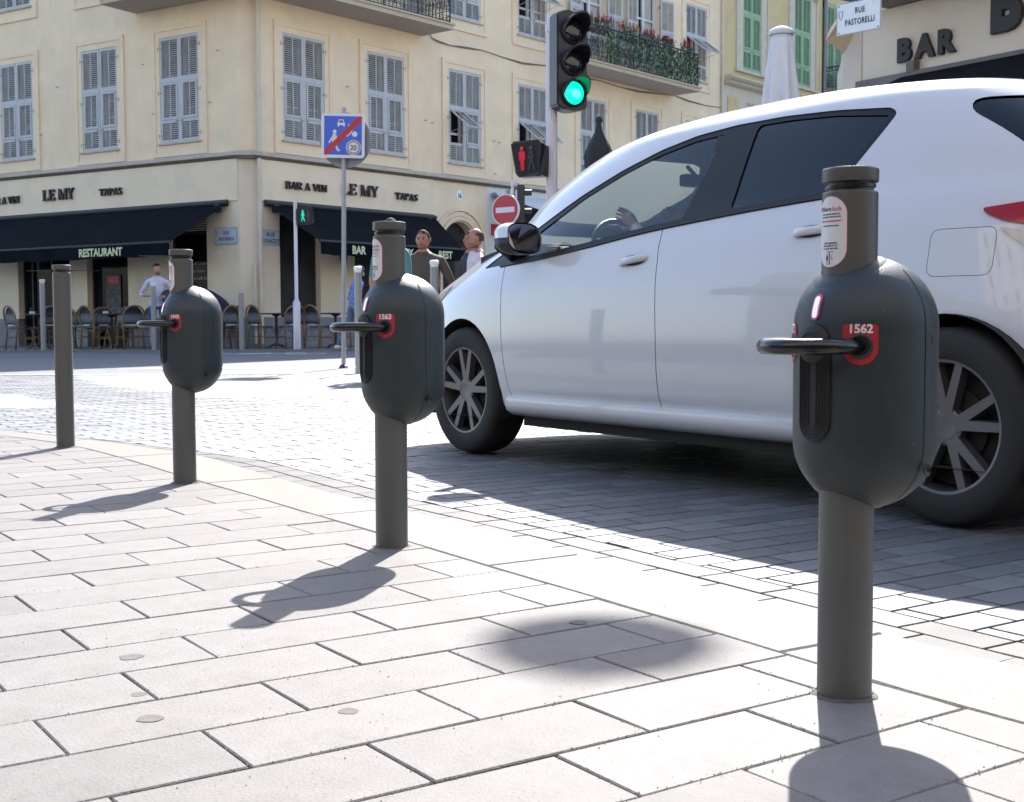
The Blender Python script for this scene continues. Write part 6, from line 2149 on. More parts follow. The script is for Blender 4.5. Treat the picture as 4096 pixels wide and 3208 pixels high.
def glass_mat(name, tint, dark, rough=0.0):
    m = bpy.data.materials.new(name); m.use_nodes = True
    t = m.node_tree; N = t.nodes; L = t.links
    N.remove(N['Principled BSDF'])
    out = N['Material Output']
    tr = N.new('ShaderNodeBsdfTransparent'); tr.inputs[0].default_value = (*tint, 1)
    gl = N.new('ShaderNodeBsdfGlossy'); gl.inputs['Roughness'].default_value = rough; gl.inputs[0].default_value = (1, 1, 1, 1)
    fr = N.new('ShaderNodeFresnel'); fr.inputs[0].default_value = 1.5
    ml = N.new('ShaderNodeMath'); ml.operation = 'MULTIPLY_ADD'; ml.inputs[1].default_value = 1.0; ml.inputs[2].default_value = .0
    mx = N.new('ShaderNodeMixShader')
    L.new(fr.outputs[0], ml.inputs[0]); L.new(ml.outputs[0], mx.inputs[0]); L.new(tr.outputs[0], mx.inputs[1]); L.new(gl.outputs[0], mx.inputs[2])
    L.new(mx.outputs[0], out.inputs[0])
    return m
MT['glass_clear'] = glass_mat('car_glass', (0.86, 0.93, 0.88), 0)
MT['glass_tint'] = glass_mat('car_glass_tinted', (0.05, 0.065, 0.075), 0)

# plan outline per height: half width, front, rear (positions relative to LREF), corner exponent
# measured heights are absolute; convert z -> z + 0.05 in the car frame
W_T = [(0.17, .78), (0.20, .825), (0.235, .845), (0.262, .850), (0.272, .852), (0.30, .862), (.40, .876), (.52, .880), (.64, .876), (.76, .866), (.84, .852), (.90, .842), (.96, .822), (1.02, .800), (1.06, .780), (1.16, .742), (1.26, .703), (1.34, .668), (1.39, .642), (1.425, .605), (1.455, .54), (1.485, .44), (1.51, .31), (1.528, .17), (1.54, .02)]
F_T = [(0.17, 2.05), (0.22, 2.19), (.30, 2.24), (.45, 2.27), (.60, 2.24), (.70, 2.17), (.78, 2.05), (.85, 1.88), (.92, 1.72), (.98, 1.56), (1.03, 1.45), (1.08, 1.37), (1.16, 1.25), (1.26, 1.06), (1.34, .88), (1.39, .74), (1.425, .60), (1.455, .46), (1.485, .30), (1.51, .14), (1.528, -.02), (1.54, -.17)]
R_T = [(0.17, -1.92), (0.22, -2.00), (.30, -2.04), (.50, -2.06), (.62, -2.05), (.75, -2.00), (.90, -1.95), (.98, -1.90), (1.06, -1.82), (1.16, -1.72), (1.26, -1.61), (1.34, -1.52), (1.39, -1.45), (1.425, -1.34), (1.455, -1.13), (1.485, -.88), (1.51, -.62), (1.528, -.38), (1.54, -.21)]
E_T = [(0.17, 5.5), (.6, 5.0), (.9, 4.6), (1.05, 4.5), (1.2, 4.8), (1.35, 4.6), (1.43, 4.0), (1.48, 3.2), (1.54, 2.4)]
ZL = [.17, .185, .20, .215, .235, .252, .262, .2625, .272, .2725, .285, .30]
z = .32
while z < 1.02: ZL.append(z); z += .022
while z < 1.36: ZL.append(z); z += .024
ZL += [1.37, 1.38, 1.39, 1.40, 1.41, 1.42, 1.43, 1.44, 1.45, 1.46, 1.47, 1.48, 1.49, 1.50, 1.508, 1.516, 1.523, 1.529, 1.534, 1.538, 1.54]
NP = 220


def outline(z, inset=0.0):
    Wd = spline(W_T, z) - inset; F_ = spline(F_T, z) - inset * 1.3; R_ = spline(R_T, z) + inset * 1.3; e = spline(E_T, z)
    mid = (F_ + R_) / 2; hl = (F_ - R_) / 2
    Wd = max(Wd, .01); hl = max(hl, .01)
    raw = []
    K = 720
    for i in range(K):
        t = 2 * PI * i / K
        c, s = math.cos(t), math.sin(t)
        # front is blunter across than the rear
        ee = e
        raw.append((mid + hl * math.copysign(abs(s) ** (2 / ee), s), Wd * math.copysign(abs(c) ** (2 / ee), c)))
    ls = [0]
    for i in range(K): ls.append(ls[-1] + math.dist(raw[i], raw[(i + 1) % K]))
    out = []
    k = 0
    for i in range(NP):
        d = ls[-1] * i / NP
        while ls[k + 1] < d: k += 1
        t = (d - ls[k]) / max(1e-9, ls[k + 1] - ls[k])
        a, b = raw[k], raw[(k + 1) % K]
        out.append((a[0] + (b[0] - a[0]) * t, a[1] + (b[1] - a[1]) * t))
    return out


def car_solid(inset=0.0, z_lo=None, z_hi=None, dz=0.0):
    bm = bmesh.new()
    rings = []
    for z in ZL:
        if z_lo and z < z_lo: continue
        if z_hi and z > z_hi: continue
        rings.append([(x, CW + y, z + 0.05 - dz) for x, y in outline(z, inset)])
    ring_loft(bm, rings, True, True, True)
    bmesh.ops.recalc_face_normals(bm, faces=bm.faces[:])
    return bm


def tmp_obj(bm):
    bmesh.ops.recalc_face_normals(bm, faces=bm.faces[:])
    me = bpy.data.meshes.new('tmp'); bm.to_mesh(me); bm.free()
    o = bpy.data.objects.new('tmp', me); C.objects.link(o); return o


def boolean(base, cutters, op='DIFFERENCE'):
    """base, cutters: temporary objects; returns evaluated mesh"""
    for c in cutters:
        m = base.modifiers.new('b', 'BOOLEAN'); m.operation = op; m.object = c; m.solver = 'EXACT'
        m.use_self = False
    bpy.context.view_layer.update()
    dg = bpy.context.evaluated_depsgraph_get()
    me = bpy.data.meshes.new_from_object(base.evaluated_get(dg))
    for c in cutters: bpy.data.objects.remove(c)
    bpy.data.objects.remove(base)
    return me


REF = car_solid()
REF_N = {}
REF.verts.ensure_lookup_table(); REF.normal_update()
REF_TREE = BVHTree.FromBMesh(REF)
REF.faces.ensure_lookup_table()


def analytic_normals(me, maxd=0.012):
    """smooth shading taken from the uncut body, so cut edges stay clean"""
    nor = []
    me.polygons.foreach_set('use_smooth', [True] * len(me.polygons))
    fn = [p.normal.copy() for p in me.polygons]
    for p in me.polygons:
        for li in p.loop_indices:
            v = me.vertices[me.loops[li].vertex_index].co
            hit = REF_TREE.find_nearest(v)
            n = p.normal
            if hit[0] is not None and hit[3] < maxd:
                f = REF.faces[hit[2]]
                acc = Vector(); tw = 0
                for vv in f.verts:
                    w_ = 1 / ((vv.co - v).length + 1e-4); acc += vv.normal * w_; tw += w_
                acc.normalize()
                if acc.dot(p.normal) > 0.80: n = acc
            nor.append(n)
    me.normals_split_custom_set([tuple(n) for n in nor])


def prism_y(P, y0, y1):
    bm = bmesh.new()
    prism(bm, [(x, y0, z) for x, z in P], (0, y1 - y0, 0))
    return bm


def rounded(P, r=0.03, n=4):
    out = []
    k = len(P)
    for i in range(k):
        a, b, c = Vector(P[i - 1]), Vector(P[i]), Vector(P[(i + 1) % k])
        ra_ = min(r, (a - b).length * .45, (c - b).length * .45)
        p0 = b + (a - b).normalized() * ra_; p1 = b + (c - b).normalized() * ra_
        for t in range(n + 1):
            s = t / n
            out.append(tuple(p0 * (1 - s) ** 2 + b * 2 * s * (1 - s) + p1 * s * s))
    return out


def L(l): return l - LREF
zc = lambda z: z + 0.05
# daylight opening outline in measured (l, z)
DLO = [(5.30, .868), (5.05, .882), (4.80, .898), (4.45, .932), (4.05, .978), (3.70, 1.006), (3.40, 1.026), (3.13, 1.040), (3.06, 1.10), (3.00, 1.18), (2.945, 1.26), (2.915, 1.315), (2.95, 1.338), (3.20, 1.362), (3.45, 1.375), (3.70, 1.375), (3.92, 1.36), (4.12, 1.325), (4.35, 1.262), (4.60, 1.175), (4.85, 1.075), (5.10, .960)]
DLOc = [(L(a), zc(b)) for a, b in DLO]
DLOc = rounded(DLOc, .03, 3)
FGL = rounded([(L(a), zc(b)) for a, b in [(5.0, .905), (4.75, .922), (4.45, .953), (4.05, .998), (3.86, 1.015), (3.80, 1.20), (3.76, 1.345), (3.92, 1.338), (4.12, 1.303), (4.35, 1.24), (4.60, 1.152), (4.82, 1.055), (4.98, .968)]], .02, 3)
RGL = rounded([(L(a), zc(b)) for a, b in [(3.60, 1.033), (3.40, 1.046), (3.15, 1.058), (3.08, 1.11), (3.02, 1.19), (2.965, 1.27), (2.945, 1.31), (3.20, 1.342), (3.42, 1.355), (3.58, 1.356)]], .025, 3)

car = empty('car', CARM, 'white five door hatchback driving past behind the lock posts', 'car')
body = tmp_obj(car_solid())
inner = tmp_obj(car_solid(0.035, z_lo=.2, z_hi=1.53, dz=0.012))
cut = [inner, tmp_obj(prism_y(DLOc, -.5, 2.4))]
# windscreen and tailgate glass
def prism_x(P, x0, x1):
    bm = bmesh.new(); prism(bm, [(x0, y, z) for y, z in P], (x1 - x0, 0, 0)); return bm
WS = rounded([(CW - .70, zc(1.01)), (CW + .70, zc(1.01)), (CW + .66, zc(1.15)), (CW + .585, zc(1.30)), (CW + .52, zc(1.38)), (CW - .52, zc(1.38)), (CW - .585, zc(1.30)), (CW - .66, zc(1.15))], .04, 3)
TG = rounded([(CW - .60, zc(.985)), (CW + .60, zc(.985)), (CW + .625, zc(1.14)), (CW + .622, zc(1.29)), (CW + .59, zc(1.335)), (CW - .59, zc(1.335)), (CW - .622, zc(1.29)), (CW - .625, zc(1.14))], .05, 3)
cut.append(tmp_obj(prism_x(WS, .45, 2.2)))
cut.append(tmp_obj(prism_x(TG, -2.4, -1.12)))
# wheel arches
FWX, RWX = 5.43 - LREF, 2.575 - LREF
WZ = 0.322
def arch_poly(cx, r, zc_):
    return [(cx + r * math.cos(2 * PI * i / 48), zc_ + r * math.sin(2 * PI * i / 48)) for i in range(48)]
for cx in (FWX, RWX):
    cut.append(tmp_obj(prism_y(arch_poly(cx, .352, WZ + .004), -.3, .30)))
    cut.append(tmp_obj(prism_y(arch_poly(cx, .352, WZ + .004), 2 * CW - .30, 2 * CW + .3)))
# panel gaps
def gap_ribbon(P, w_=0.004, depth=.02, y=None, closed=False):
    """thin prism following a polyline on the near side"""
    bm = bmesh.new()
    pts = [Vector(p) for p in P]
    a_, b_ = [], []
    for i, p in enumerate(pts):
        if closed: d = pts[(i + 1) % len(pts)] - pts[i - 1]
        else: d = pts[min(i + 1, len(pts) - 1)] - pts[max(i - 1, 0)]
        d.normalize(); n_ = Vector((-d.y, d.x)) * w_ / 2
        a_.append(p + n_); b_.append(p - n_)
    rings = []
    for q, r_ in zip(a_, b_):
        rings.append([(q.x, -.3, q.y), (q.x, .165, q.y), (r_.x, .165, r_.y), (r_.x, -.3, r_.y)])
    if closed:
        rings.append(rings[0])
        vr = [[bm.verts.new(p) for p in q] for q in rings[:-1]]; vr.append(vr[0])
        for a, b in zip(vr, vr[1:]):
            for i in range(4): bm.faces.new((a[i], a[(i + 1) % 4], b[(i + 1) % 4], b[i]))
    else: ring_loft(bm, rings, True, True, True)
    return tmp_obj(bm)
body_me = boolean(body, cut)
# the gaps are cut only as shallow as the shell so that they read dark
bo_ = bpy.data.objects.new('tmp', body_me); C.objects.link(bo_)
gaps = [gap_ribbon([(L(3.955), zc(.985)), (L(3.945), zc(.80)), (L(3.925), zc(.55)), (L(3.92), zc(.262))]),
        gap_ribbon([(L(5.08), zc(.885)), (L(5.06), zc(.70)), (L(5.04), zc(.5)), (L(5.0), zc(.262))]),
        gap_ribbon([(L(3.12), zc(1.045)), (L(3.02), zc(.92)), (L(2.95), zc(.80)), (L(2.955), zc(.62))]),
        gap_ribbon(rounded([(L(2.655), zc(.745)), (L(2.655), zc(.895)), (L(2.44), zc(.895)), (L(2.44), zc(.745))], .03, 3), .0018, closed=True)]
body_me = boolean(bo_, gaps)
body_me.materials.clear(); body_me.materials.append(MT['car_paint']); body_me.materials.append(MT['car_inside'])
# inner faces dark
for p in body_me.polygons:
    hit = REF_TREE.find_nearest(p.center)
    p.material_index = 0 if (hit[0] is not None and hit[3] < 0.006) else 1
analytic_normals(body_me)
body_o = obj('body', body_me, car)
# backing inside the gaps
bm = bmesh.new()
for cx in (FWX, RWX):
    for y0, y1, yc in ((.02, .30, .30), (2 * CW - .02, 2 * CW - .30, 2 * CW - .30)):
        P = arch_poly(cx, .350, WZ + .004)
        P = [p for p in P if p[1] > .16]
        ring_loft(bm, [[(x, y0 + .02 * 0, z) for x, z in P], [(x, y1, z) for x, z in P]], False)
        vs = [bm.verts.new((x, yc, z)) for x, z in P]; bm.faces.new(vs)
mks('wheel_well', bm, MT['car_rubber'], car, CARM)


def shell_piece(outer_inset, thick, P, y0=-.5, y1=None, axis='y', x0=None, x1=None, zr=(.8, 1.45)):
    """piece of the body surface cut out by a prism: glass, frames"""
    o = tmp_obj(car_solid(outer_inset, zr[0], zr[1]))
    i = tmp_obj(car_solid(outer_inset + thick, zr[0] - .01, zr[1] + .02))
    c = tmp_obj(prism_y(P, y0, y1) if axis == 'y' else prism_x(P, x0, x1))
    m = o.modifiers.new('a', 'BOOLEAN'); m.operation = 'INTERSECT'; m.object = c; m.solver = 'EXACT'
    m = o.modifiers.new('b', 'BOOLEAN'); m.operation = 'DIFFERENCE'; m.object = i; m.solver = 'EXACT'
    bpy.context.view_layer.update(); dg = bpy.context.evaluated_depsgraph_get()
    me = bpy.data.meshes.new_from_object(o.evaluated_get(dg))
    for q in (o, i, c): bpy.data.objects.remove(q)
    return me


def grow(P, d):
    out = []
    n = len(P)
    s = sum(P[i][0] * P[(i + 1) % n][1] - P[(i + 1) % n][0] * P[i][1] for i in range(n))
    sg_ = 1 if s > 0 else -1
    for i in range(n):
        a, b, c = Vector(P[i - 1]), Vector(P[i]), Vector(P[(i + 1) % n])
        e = (c - a).normalized()
        out.append(tuple(b + Vector((e.y, -e.x)) * d * sg_))
    return out


def single_side(me):
    """keep only the outer skin of a shell piece (thin sheet), so that glass is one surface"""
    bm = bm_from(me); bm.normal_update()
    kill = []
    for f in bm.faces:
        hit = REF_TREE.find_nearest(f.calc_center_median())
        rf_ = REF.faces[hit[2]].normal
        if f.normal.dot(rf_) < .6: kill.append(f)
    bmesh.ops.delete(bm, geom=kill, context='FACES')
    bm.to_mesh(me); bm.free()


for far in (False, True):
    ya_, yb_ = (-.5, CW) if not far else (CW, 3)
    # black frame filling the opening, with the panes left open
    bmf = shell_piece(.004, .012, DLOc, ya_, yb_)
    fo_ = bpy.data.objects.new('tmp', bmf); C.objects.link(fo_)
    me = boolean(fo_, [tmp_obj(prism_y(FGL, -1, 3)), tmp_obj(prism_y(RGL, -1, 3))])
    me.materials.clear(); me.materials.append(MT['car_black']); analytic_normals(me, .03)
    fr_ = obj('window_frame', me, car)
    for P, m_g, nm in ((FGL, 'glass_clear', 'front'), (RGL, 'glass_tint', 'rear')):
        me = shell_piece(.010, .004, grow(P, .004), ya_, yb_)
        single_side(me)
        me.materials.clear(); me.materials.append(MT[m_g]); analytic_normals(me, .03)
        obj('side_window', me, car)
for nm, P, x0, x1, m_g in (('windscreen', WS, .3, 2.3, 'glass_clear'), ('rear_window', TG, -2.4, -1.0, 'glass_tint')):
    me = shell_piece(.006, .004, grow(P, .003), axis='x', x0=x0, x1=x1, zr=(.9, 1.43))
    single_side(me); me.materials.clear(); me.materials.append(MT[m_g]); analytic_normals(me, .03)
    obj(nm, me, car)
# dark belt moulding under the side windows
bm = bmesh.new()
def side_y(x, z, inset=0.0):
    hit = REF_TREE.ray_cast(Vector((x, -1, z)), Vector((0, 1, 0)))
    return (hit[0].y if hit[0] is not None else 0) + inset
pts = []
for i in range(40):
    l = 5.12 - (5.12 - 3.13) * i / 39
    zz = spline(sorted([(a, b) for a, b in DLO[:8]]), l)
    x = L(l); z_ = zc(zz) - .004
    pts.append((x, side_y(x, z_) - .002, z_))
tube(bm, pts, .006, n=6)
mk('belt_moulding', bm, MT['car_black'], car, CARM)
# sill: rounded skirt under the doors
bm = bmesh.new()
rings = []
for i in range(31):
    l = 5.00 - (5.00 - 2.98) * i / 30
    x = L(l); rings.append([(x, .010, zc(.262)), (x, -.012, zc(.250)), (x, -.016, zc(.225)), (x, -.006, zc(.195)), (x, .03, zc(.172)), (x, .10, zc(.160)), (x, .10, zc(.262))])
ring_loft(bm, rings, True, True, True)
mk('sill', bm, MT['car_paint'], car, CARM, smooth=50)
bm = bmesh.new(); box(bm, L(4.98), L(3.0), .08, 2 * CW - .08, .17, .215); box(bm, -2.0, 1.9, .25, 2 * CW - .25, .20, .24); mk('floor', bm, MT['car_rubber'], car, CARM)

# wheels
def wheel(cx, yc, sgn):
    Mw = CARM @ T(cx, yc, WZ - .002)
    bm = bmesh.new()
    prof = [(.205, -.085), (.225, -.098), (.262, -.103), (.292, -.098), (.308, -.085), (.316, -.06), (.318, 0), (.316, .06), (.308, .085), (.29, .098), (.225, .098), (.205, .085)]
    Q = RX(90 if sgn < 0 else -90)
    lathe(bm, prof, 64, M=Q, cap0=False, cap1=False)
    ty = mk('tyre', bm, MT['car_rubber'], car, Mw, smooth=40)
    # tread grooves
    bm = bmesh.new()
    # outer face of the wheel is at local +z of the lathe (towards sgn)
    lathe(bm, [(.218, .080), (.214, .092), (.205, .090), (.200, .06), (.195, -.07), (.210, -.085)], 64, M=Q, cap0=False, cap1=False)
    n = 5
    for k in range(n):
        a0 = 2 * PI * k / n + .35
        for s in (-1, 1):
            P = []
            a1 = a0 + s * .10; a2 = a0 + s * .23
            w0, w1 = .017, .014
            d = Vector((math.cos(a2), math.sin(a2))) * .205; c0 = Vector((math.cos(a1), math.sin(a1))) * .045
            dd = (d - c0).normalized(); nn = Vector((-dd.y, dd.x))
            ring0 = [(c0 + nn * w0, .078), (c0 - nn * w0, .078), (c0 - nn * w0 * 1.2, .045), (c0 + nn * w0 * 1.2, .045)]
            ring1 = [(d + nn * w1, .086), (d - nn * w1, .086), (d - nn * w1 * 1.3, .055), (d + nn * w1 * 1.3, .055)]
            ring_loft(bm, [[Q @ Vector((p.x, p.y, z)) for p, z in r] for r in (ring0, ring1)], True, True, True)
    lathe(bm, [(.062, .045), (.060, .074), (.050, .078), (.030, .074), (.0, .074)], 32, M=Q, cap0=False)
    mk('rim', bm, MT['alloy'], ty, Mw, smooth=40)
    bm = bmesh.new(); lathe(bm, [(.19, .015), (.001, .02)], 40, M=Q, cap0=False); lathe(bm, [(.125, .02), (.125, .032), (.001, .034)], 32, M=Q, cap0=False)
    mk('brake_disc', bm, MT['car_rubber'], ty, Mw)
for cx in (FWX, RWX):
    wheel(cx, .115, -1); wheel(cx, 2 * CW - .115, 1)

# mirror
bm = bmesh.new()
me_ = [(0, 0, 0)]
Mm = T(L(4.84), -.070, zc(.985)) @ Matrix.Scale(1.0, 4)
rings = []
for i in range(9):
    t = i / 8
    x = .085 - .17 * t
    k = math.sqrt(max(.02, 1 - ((t - .62) / .66) ** 2)) if t < .62 else 1 - .05 * (t - .62) / .38
    rings.append([(x + .018 * math.sin(a), .002 + .098 * k * math.copysign(abs(math.cos(a)) ** .7, math.cos(a)), .074 * k * math.copysign(abs(math.sin(a)) ** .7, math.sin(a))) for a in [2 * PI * j / 20 for j in range(20)]])
ring_loft(bm, [[Mm @ Vector(p) for p in r] for r in rings], True, True, False)
mi_ = mk('door_mirror', bm, MT['car_paint'], car, CARM, smooth=60)
bm = bmesh.new()
r_ = [Mm @ Vector((p[0] + .004, .002 + (p[1] - .002) * .93, p[2] * .9)) for p in rings[-1]]
bm.faces.new([bm.verts.new(p) for p in r_]); mk('mirror_glass', bm, MT['mirror_glass'], mi_, CARM)
bm = bmesh.new()
q = [(L(5.04), side_y(L(5.04), zc(.93)) - .002, zc(.93)), (L(5.03), -.03, zc(.955))]
tube(bm, [(L(5.03), .06, zc(.925)), (L(5.02), .02, zc(.94)), (L(4.99), -.05, zc(.965))], [.035, .03, .028], n=10)
mk('mirror_foot', bm, MT['car_black'], car, CARM, smooth=True)
# lower half of the mirror housing is dark
bm = bmesh.new()
ring_loft(bm, [[Mm @ Vector((p[0], .002 + (p[1] - .002) * 1.012, p[2] * 1.02)) for p in r if p[2] < .012] for r in rings[1:]], False)
mk('mirror_base', bm, MT['car_black'], mi_, CARM, smooth=True)

# door handles
def handle(l0, l1, z0, z1):
    bm = bmesh.new()
    pts = []
    for i in range(9):
        t = i / 8
        x = L(l0 + (l1 - l0) * t); z_ = zc(z0 + (z1 - z0) * t)
        out = .028 * math.sin(PI * min(1, max(0, t))) ** .5
        pts.append((x, side_y(x, z_) - out + .004, z_))
    rings = []
    for i, p in enumerate(pts):
        rr = .015 if 0 < i < 8 else .008
        rings.append([(p[0], p[1] + .008 * math.cos(a), p[2] + rr * math.sin(a)) for a in [2 * PI * j / 12 for j in range(12)]])
    ring_loft(bm, rings, True, True, True)
    h_ = mk('door_handle', bm, MT['car_paint'], car, CARM, smooth=60)
    bm = bmesh.new()
    xm = L((l0 + l1) / 2); zm = zc((z0 + z1) / 2)
    n = 24
    bm.faces.new([bm.verts.new((xm + .075 * math.cos(2 * PI * i / n), side_y(xm + .075 * math.cos(2 * PI * i / n), zm + .022 * math.sin(2 * PI * i / n)) - .0012, zm + .022 * math.sin(2 * PI * i / n))) for i in range(n)])
    mk('handle_recess', bm, MT['bar_letter'], h_, CARM)
handle(4.19, 4.01, .850, .868)
handle(3.23, 3.06, .915, .925)

# tail light wrapping the rear corner
TLP = rounded([(L(2.50), zc(.955)), (L(2.30), zc(.978)), (L(1.9), zc(.985)), (L(1.9), zc(.90)), (L(2.30), zc(.888)), (L(2.42), zc(.91)), (L(2.48), zc(.935))], .02, 3)
me = shell_piece(-.006, .010, TLP, -.5, CW - .25, zr=(.7, 1.2)); me.materials.clear(); me.materials.append(MT['car_tail']); analytic_normals(me, .03); obj('tail_light', me, car)['label'] = 'red upper tail light'
TLP2 = rounded([(L(2.44), zc(.895)), (L(2.30), zc(.862)), (L(1.9), zc(.888)), (L(1.9), zc(.80)), (L(2.26), zc(.76)), (L(2.34), zc(.82))], .02, 3)
me = shell_piece(-.005, .010, TLP2, -.5, CW - .25, zr=(.6, 1.2)); me.materials.clear(); me.materials.append(MT['car_tail_white']); analytic_normals(me, .03); obj('tail_light', me, car)['label'] = 'clear lower tail light'
# headlight at the nose
HLP = rounded([(1.62, zc(.80)), (1.95, zc(.70)), (2.3, zc(.62)), (2.3, zc(.54)), (1.95, zc(.56)), (1.75, zc(.68))], .02, 3)
me = shell_piece(-.004, .010, HLP, -.5, CW - .35, zr=(.3, 1.0)); me.materials.clear(); me.materials.append(MT['car_tail_white']); analytic_normals(me, .03); obj('headlight', me, car)

# cabin: seats, dash, wheel
def cushion(bm, x0, x1, y0, y1, z0, z1, lean=0.0):
    fs = box(bm, x0, x1, y0, y1, z0, z1, bev=.05)
for yy, nm in ((.20, 'seat'), (1.02, 'seat')):
    for xx in (-.02, -.95):
        bm = bmesh.new()
        cushion(bm, xx - .1, xx + .42, yy, yy + .50, .42, .60)
        box(bm, -.07, .07, yy + .02, yy + .48, 0, .52, M=T(xx - .10, 0, .55) @ RY(-16), bev=.05)
        box(bm, -.05, .05, yy + .13, yy + .37, .54, .72, M=T(xx - .10, 0, .55) @ RY(-16), bev=.04)
        mk('seat', bm, MT['seat_cloth'], car, CARM, smooth=50)
bm = bmesh.new()
rings = []
for y in (.10, .5, 1.2, 1.64):
    rings.append([(1.38, y, .98), (1.10, y, 1.03), (.86, y, 1.01), (.74, y, .93), (.78, y, .80), (.9, y, .5), (1.4, y, .5)])
ring_loft(bm, rings, True, True, True)
mk('dashboard', bm, MT['car_inside'], car, CARM, smooth=40)
bm = bmesh.new()
Msw = T(.66, .45, .97) @ RY(-60)
n = 28
tube(bm, [Msw @ Vector((.185 * math.cos(2 * PI * i / n), .185 * math.sin(2 * PI * i / n), 0)) for i in range(n)], .014, n=8, closed=True)
tube(bm, [Msw @ Vector((0, -.18, 0)), Msw @ Vector((0, .18, 0))], .018, n=6); tube(bm, [Msw @ Vector((0, 0, 0)), Msw @ Vector((0, 0, -.25))], .03, n=6)
lathe(bm, [(.06, -.02), (.055, .015), (.001, .02)], 16, M=Msw, cap0=False)
mk('steering_wheel', bm, MT['car_black'], car, CARM, smooth=50)
bm = bmesh.new(); box(bm, .60, .66, .76, .98, 1.30, 1.36, bev=.015); tube(bm, [(.66, .87, 1.36), (.72, .87, 1.41)], .01); mk('inner_mirror', bm, MT['car_black'], car, CARM)
bm = bmesh.new(); tube(bm, [(-.17, .06, .3), (-.17, .10, 1.0), (-.22, .235, 1.38)], .035, n=6); tube(bm, [(-.17, 1.68, .3), (-.17, 1.64, 1.0), (-.22, 1.505, 1.38)], .035, n=6); mks('inner_pillar', bm, MT['car_inside'], car, CARM)
REF.free()
# ------------------------------------------------------------------ people
def skin_mat(name, col, r=.5): return mat(name, col, r, var=.08, vscale=20, spec=.4)
MT['skin_tan'] = skin_mat('skin_tan', (0.34, 0.17, 0.115)); MT['skin_fair'] = skin_mat('skin_fair', (0.46, 0.26, 0.19)); MT['skin_red'] = skin_mat('skin_ruddy', (0.36, 0.17, 0.12))
MT['hair_dark'] = mat('hair_dark', (0.016, 0.011, 0.009), .8, spec=.15, var=.3, vscale=60); MT['hair_grey'] = mat('hair_grey', (0.07, 0.06, 0.055), .8, spec=.15, var=.4, vscale=60)
MT['eye'] = mat('eye', (0.02, 0.015, 0.012), .2); MT['lip'] = mat('lip', (0.24, 0.08, 0.065), .45); MT['brow'] = MT['hair_dark']
def cloth(name, col, **k): return mat(name, col, .85, var=.10, vscale=14, bump=.002, bscale=25, **k)


def skin_graph(verts, edges, root=0, subdiv=2):
    """verts: list of (co, (rx, ry)); returns mesh grown by a Skin modifier"""
    me = bpy.data.meshes.new('sk')
    me.from_pydata([v[0] for v in verts], edges, [])
    o = bpy.data.objects.new('sk', me); C.objects.link(o)
    o.modifiers.new('s', 'SKIN')
    sk = me.skin_vertices[0].data
    for i, v in enumerate(verts):
        r = v[1] if isinstance(v[1], tuple) else (v[1], v[1])
        sk[i].radius = r
        sk[i].use_root = (i == root)
    m = o.modifiers.new('d', 'SUBSURF'); m.levels = subdiv; m.render_levels = subdiv
    bpy.context.view_layer.update()
    dg = bpy.context.evaluated_depsgraph_get()
    out = bpy.data.meshes.new_from_object(o.evaluated_get(dg))
    bpy.data.objects.remove(o)
    return out


def lerp3(a, b, t): return tuple(a[i] + (b[i] - a[i]) * t for i in range(3))


